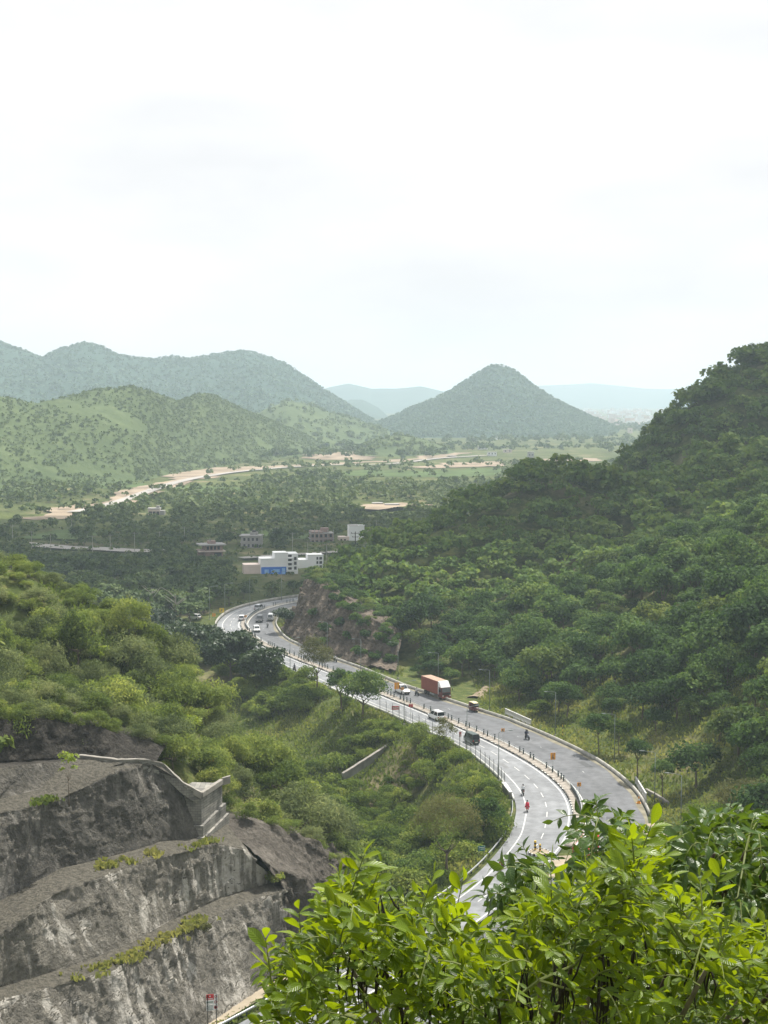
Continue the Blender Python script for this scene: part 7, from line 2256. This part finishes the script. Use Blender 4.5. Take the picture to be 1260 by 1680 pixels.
class Crown:
    def __init__(self):
        self.leaves = []          # (origin, 3x3 basis, length, variant, tint)
        self.stalks = MB()
    def shoot(self, p0, direction, length, nleaf, size, nvar, droop=.25, spread=1.0, tint=.4, g=rng, pair=False):
        d = unit(direction)
        side_ = unit(np.cross(d, [0, 0, 1]) + 1e-4)
        pts = []
        for t in np.linspace(0, 1, 5):
            pts.append(p0 + d * length * t + np.array([0, 0, -droop * length * t * t]))
        pts = np.array(pts)
        self.stalks.tube([tuple(p) for p in pts], [.004, .0035, .003, .0025, .002], 4, False)
        tw = g.uniform(0, 6.28)
        for k in range(nleaf):
            t = (k + 1) / nleaf
            i = min(3, int(t * 4)); f = t * 4 - i
            P = pts[i] * (1 - f) + pts[min(i + 1, 4)] * f
            ax = unit(pts[min(i + 1, 4)] - pts[i]) if i < 4 else d
            sgn = 1 if k % 2 else -1
            s2 = unit(side_ * math.cos(tw * .15) + np.cross(side_, ax) * math.sin(tw * .15) + g.normal(size=3) * .12)
            ang = g.uniform(.75, 1.15) * spread if k < nleaf - 1 else g.uniform(-.2, .2)
            ld = unit(ax * math.cos(ang) + s2 * sgn * math.sin(ang) + np.array([0, 0, .10]) + g.normal(size=3) * .10)
            up = unit(np.array([0, 0, 1]) * .8 + ax * .35 - s2 * sgn * .15 + g.normal(size=3) * .58)
            L_ = size * g.uniform(.72, 1.15) * (.75 + .35 * math.sin(math.pi * min(t, .85)))
            self.leaves.append((P, basis(ld, up), L_, int(g.integers(nvar)), float(np.clip(tint + g.normal() * .16 + .2 * (t > .8), 0, 1))))
    def build(self, root, geos, meshes, mat, nobj, key):
        order = sorted(range(len(self.leaves)), key=key)
        for i in order[:nobj]:
            P, B, L_, v, ti = self.leaves[i]
            o = obj('leaf', meshes[v], root)
            M4 = Matrix(((*(B[0] * L_), P[0]), (*(B[1] * L_), P[1]), (*(B[2] * L_), P[2]), (0, 0, 0, 1)))
            o.matrix_local = root_inv @ M4
        VV, FF, UU, TT, n = [], [], [], [], 0
        for i in order[nobj:]:
            P, B, L_, v, ti = self.leaves[i]
            V, Fq, UV = geos[v]
            VV.append((V * L_) @ B.T + P); FF.append(Fq + n); UU.append(UV); TT.append(np.full(len(V), ti * 1.3)); n += len(V)
        me = mesh_np('foliage', np.concatenate(VV), [(np.concatenate(FF), 0)], [mat], tint=np.concatenate(TT), uv=np.concatenate(UU), smooth=True)
        o = obj('foliage', me, root); o.matrix_local = root_inv.copy(); o['kind'] = 'stuff'
        o = self.stalks.build('stalks', M_STALK, root); o.matrix_local = root_inv.copy(); o['kind'] = 'stuff'

def limb(root, name, path, r0, r1, mat, n=7):
    P = catmull(path, 5)
    m = MB(); m.tube([tuple(p) for p in P], list(np.linspace(r0, r1, len(P))), n)
    o = m.build(name, mat, root, True); o.matrix_local = root_inv.copy()
    return P

def profile(tab, d):
    xs = np.array([(p[0] - 630) / F_PX * d for p in tab]); zs = np.array([at_d(p[0], p[1], d)[2] for p in tab])
    return lambda x: np.interp(x, xs, zs)

def key_of(c):
    def k(i):
        P = c.leaves[i][0]
        px, py, f = project(P[None])
        hid = 0 if (380 < px[0] < 1275 and py[0] < 1700) else 50
        return f[0] + hid - c.leaves[i][2] * 6
    return k

# ---- bright tree with hanging pods
g = np.random.default_rng(21)
foot = np.array([.55, 8.0, gz(.55, 8.0) - .1])
tree_b = empty('leafy_tree', tuple(foot)); tag(tree_b, 'bright yellow green tree with thin black pods spreading below the lookout', 'tree')
root_inv = Matrix.Translation(-Vector(foot))
D0 = 7.0
TOP_B = [(400, 1720), (425, 1640), (445, 1600), (475, 1555), (500, 1530), (530, 1510), (550, 1450), (565, 1430), (590, 1430), (610, 1455), (650, 1475), (690, 1465), (725, 1470), (750, 1500), (790, 1560), (840, 1550), (880, 1500), (905, 1445), (940, 1445), (985, 1440), (1020, 1395), (1050, 1370), (1075, 1380), (1095, 1450), (1130, 1480), (1165, 1450), (1200, 1530), (1260, 1520), (1340, 1500)]
zt_b = profile(TOP_B, D0)
CB = Crown()
hubs = []
trunk_top = np.array([.62, 7.8, 57.6])
limb(tree_b, 'trunk', [foot - [0, 0, .3], foot + [.1, -.05, .9], trunk_top], .10, .06, M_BARK_P, 9)
for k in range(16):
    x = -.62 + 2.5 * (k + .5) / 16 + g.uniform(-.06, .06)
    d = g.uniform(6.3, 7.9)
    tip = np.array([x * d / D0, d, CAM_H + (zt_b(x) - CAM_H) * d / D0 - g.uniform(.22, .42)])
    mid_ = trunk_top * .45 + tip * .55 + np.array([g.uniform(-.12, .12), g.uniform(-.12, .12), -.16])
    hubs.append(limb(tree_b, 'branch', [trunk_top - [0, 0, g.uniform(0, .5)], mid_, tip], .030, .009, M_BARK_P if k % 3 else M_BARK_D))
HUB = np.concatenate([h[len(h) // 3:] for h in hubs])
for k in range(1500):
    x = g.uniform(-.52, 2.15)
    d = g.uniform(5.9, 8.3)
    dep = g.random() ** 1.7 * 1.15
    z0 = zt_b(x)
    P = np.array([x * d / D0, d, CAM_H + (z0 - CAM_H) * d / D0 - .16 - dep])
    if k < 330: P[2] = CAM_H + (z0 - CAM_H) * d / D0 - g.uniform(.10, .24)
    h = HUB[((HUB - P) ** 2).sum(1).argmin()]
    dirn = unit((P - h) * np.array([1, 1, .4]) + 1e-3) * .75 + np.array([0, 0, .65 if dep < .4 else .25]) + g.normal(size=3) * .35
    dirn[1] -= .12
    CB.shoot(P, dirn, g.uniform(.11, .24), int(g.integers(7, 11)), g.uniform(.062, .102), 4, g.uniform(.1, .5), 1.0, float(np.clip(g.normal(.42, .3), 0, 1)), g)
    if k % 60 == 0: CB.stalks.tube([tuple(h), tuple(h * .4 + P * .6 + np.array([0, 0, -.04])), tuple(P)], [.007, .006, .004], 5, False)
# tall leading shoots that stand above the crown
for px_, py_, d, n_, sz in [(575, 1470, 6.6, 10, .112), (600, 1490, 6.7, 8, .10), (445, 1610, 6.3, 8, .105), (1045, 1425, 6.4, 10, .122), (1010, 1440, 6.5, 8, .11), (690, 1500, 6.9, 8, .10), (745, 1510, 7.0, 8, .10), (1165, 1490, 6.9, 8, .10), (495, 1560, 6.6, 8, .105), (1120, 1540, 6.4, 9, .11), (905, 1490, 6.6, 9, .11)]:
    P = at_d(px_, py_, d)
    CB.shoot(P, np.array([g.uniform(-.2, .3), -.25, 1.0]), .24, n_, sz, 4, .1, 1.0, .62, g)
for k in range(46):
    a_ = HUB[g.integers(len(HUB))]; pts_ = [a_]
    d_ = unit(g.normal(size=3) * np.array([1, .7, .6]) + [0, -.4, .1])
    for q in range(4):
        d_ = unit(d_ + g.normal(size=3) * .45); pts_.append(pts_[-1] + d_ * g.uniform(.06, .13))
    limb(tree_b, 'twig', pts_, .0055, .002, M_BARK_P, 5)
CB.build(tree_b, LG_B, LM_B, M_LEAF_BRIGHT, 300, key_of(CB))
# pods in loose bunches
for px_, py_, d, n_, ln in [(592, 1545, 6.5, 8, .30), (612, 1565, 6.5, 7, .30), (625, 1478, 6.6, 6, .19), (638, 1480, 6.6, 4, .17), (660, 1560, 6.5, 6, .36), (712, 1585, 6.4, 7, .34), (725, 1590, 6.4, 6, .30), (690, 1490, 6.8, 3, .14), (560, 1560, 6.7, 5, .26), (915, 1570, 6.4, 8, .33), (928, 1575, 6.4, 6, .3), (978, 1560, 6.3, 9, .40), (990, 1570, 6.3, 7, .38), (1022, 1545, 6.5, 6, .30), (1045, 1560, 6.4, 9, .36), (1070, 1550, 6.5, 6, .30), (860, 1590, 6.5, 6, .30), (800, 1600, 6.4, 6, .28), (1150, 1560, 6.5, 6, .28)]:
    P0 = at_d(px_, py_, d)
    for k in range(max(2, int(n_ * .85))):
        P = P0 + np.array([g.normal() * .022, g.normal() * .05, g.normal() * .02])
        l_ = ln * g.uniform(.6, 1.1)
        bx_, by_ = g.normal() * .03, g.normal() * .03
        m = MB(); m.tube([tuple(P), tuple(P + [bx_ * .4, by_ * .4, -l_ * .35]), tuple(P + [bx_, by_, -l_ * .7]), tuple(P + [bx_ * .6, by_, -l_])], [.002, .005, .005, .001], 5)
        o = m.build('pod', M_POD, tree_b); o.matrix_local = root_inv.copy()

# ---- dark glossy tree behind it
g = np.random.default_rng(33)
foot = np.array([1.5, 11.0, gz(1.5, 11.0) - .1])
tree_d = empty('glossy_tree', tuple(foot)); tag(tree_d, 'dark glossy leaved tree growing behind the bright podded tree', 'tree')
root_inv = Matrix.Translation(-Vector(foot))
D1 = 9.6
TOP_D = [(735, 1640), (755, 1560), (775, 1500), (800, 1545), (835, 1500), (855, 1410), (880, 1362), (900, 1375), (920, 1425), (940, 1430), (955, 1370), (970, 1325), (990, 1308), (1015, 1318), (1045, 1332), (1065, 1345), (1072, 1420), (1100, 1430), (1115, 1375), (1140, 1340), (1170, 1330), (1215, 1315), (1260, 1330), (1340, 1310)]
zt_d = profile(TOP_D, D1)
CD = Crown()
tt = np.array([1.5, 10.6, 57.0])
limb(tree_d, 'trunk', [foot - [0, 0, .3], foot + [0, 0, 1.2], tt], .13, .08, M_BARK_D, 9)
hubs = []
for x in (.75, .95, 1.15, 1.35, 1.55, 1.9, 2.1, 2.3, 2.5):
    d = g.uniform(9.0, 10.2)
    tip = np.array([x * d / D1, d, CAM_H + (zt_d(x) - CAM_H) * d / D1 - .28])
    hubs.append(limb(tree_d, 'branch', [tt - [0, 0, g.uniform(0, .4)], tt * .4 + tip * .6 + [0, 0, -.15], tip], .035, .010, M_BARK_D))
HUB = np.concatenate([h[len(h) // 3:] for h in hubs])
for k in range(800):
    x = g.uniform(.60, 2.75)
    d = g.uniform(8.7, 10.6)
    dep = g.random() ** 1.3 * 1.0
    P = np.array([x * d / D1, d, CAM_H + (zt_d(x) - CAM_H) * d / D1 - .10 - dep])
    h = HUB[((HUB - P) ** 2).sum(1).argmin()]
    dirn = unit((P - h) * np.array([1, 1, .3]) + 1e-3) * .8 + np.array([0, 0, .35]) + g.normal(size=3) * .35
    CD.shoot(P, dirn, g.uniform(.16, .30), int(g.integers(6, 10)), g.uniform(.075, .118), 3, g.uniform(.4, .9), 1.05, float(np.clip(g.normal(.4, .2), 0, 1)), g)
    if k % 40 == 0: CD.stalks.tube([tuple(h), tuple(h * .4 + P * .6), tuple(P)], [.007, .006, .004], 5, False)
CD.build(tree_d, LG_D, LM_D, M_LEAF_GLOSS, 300, key_of(CD))
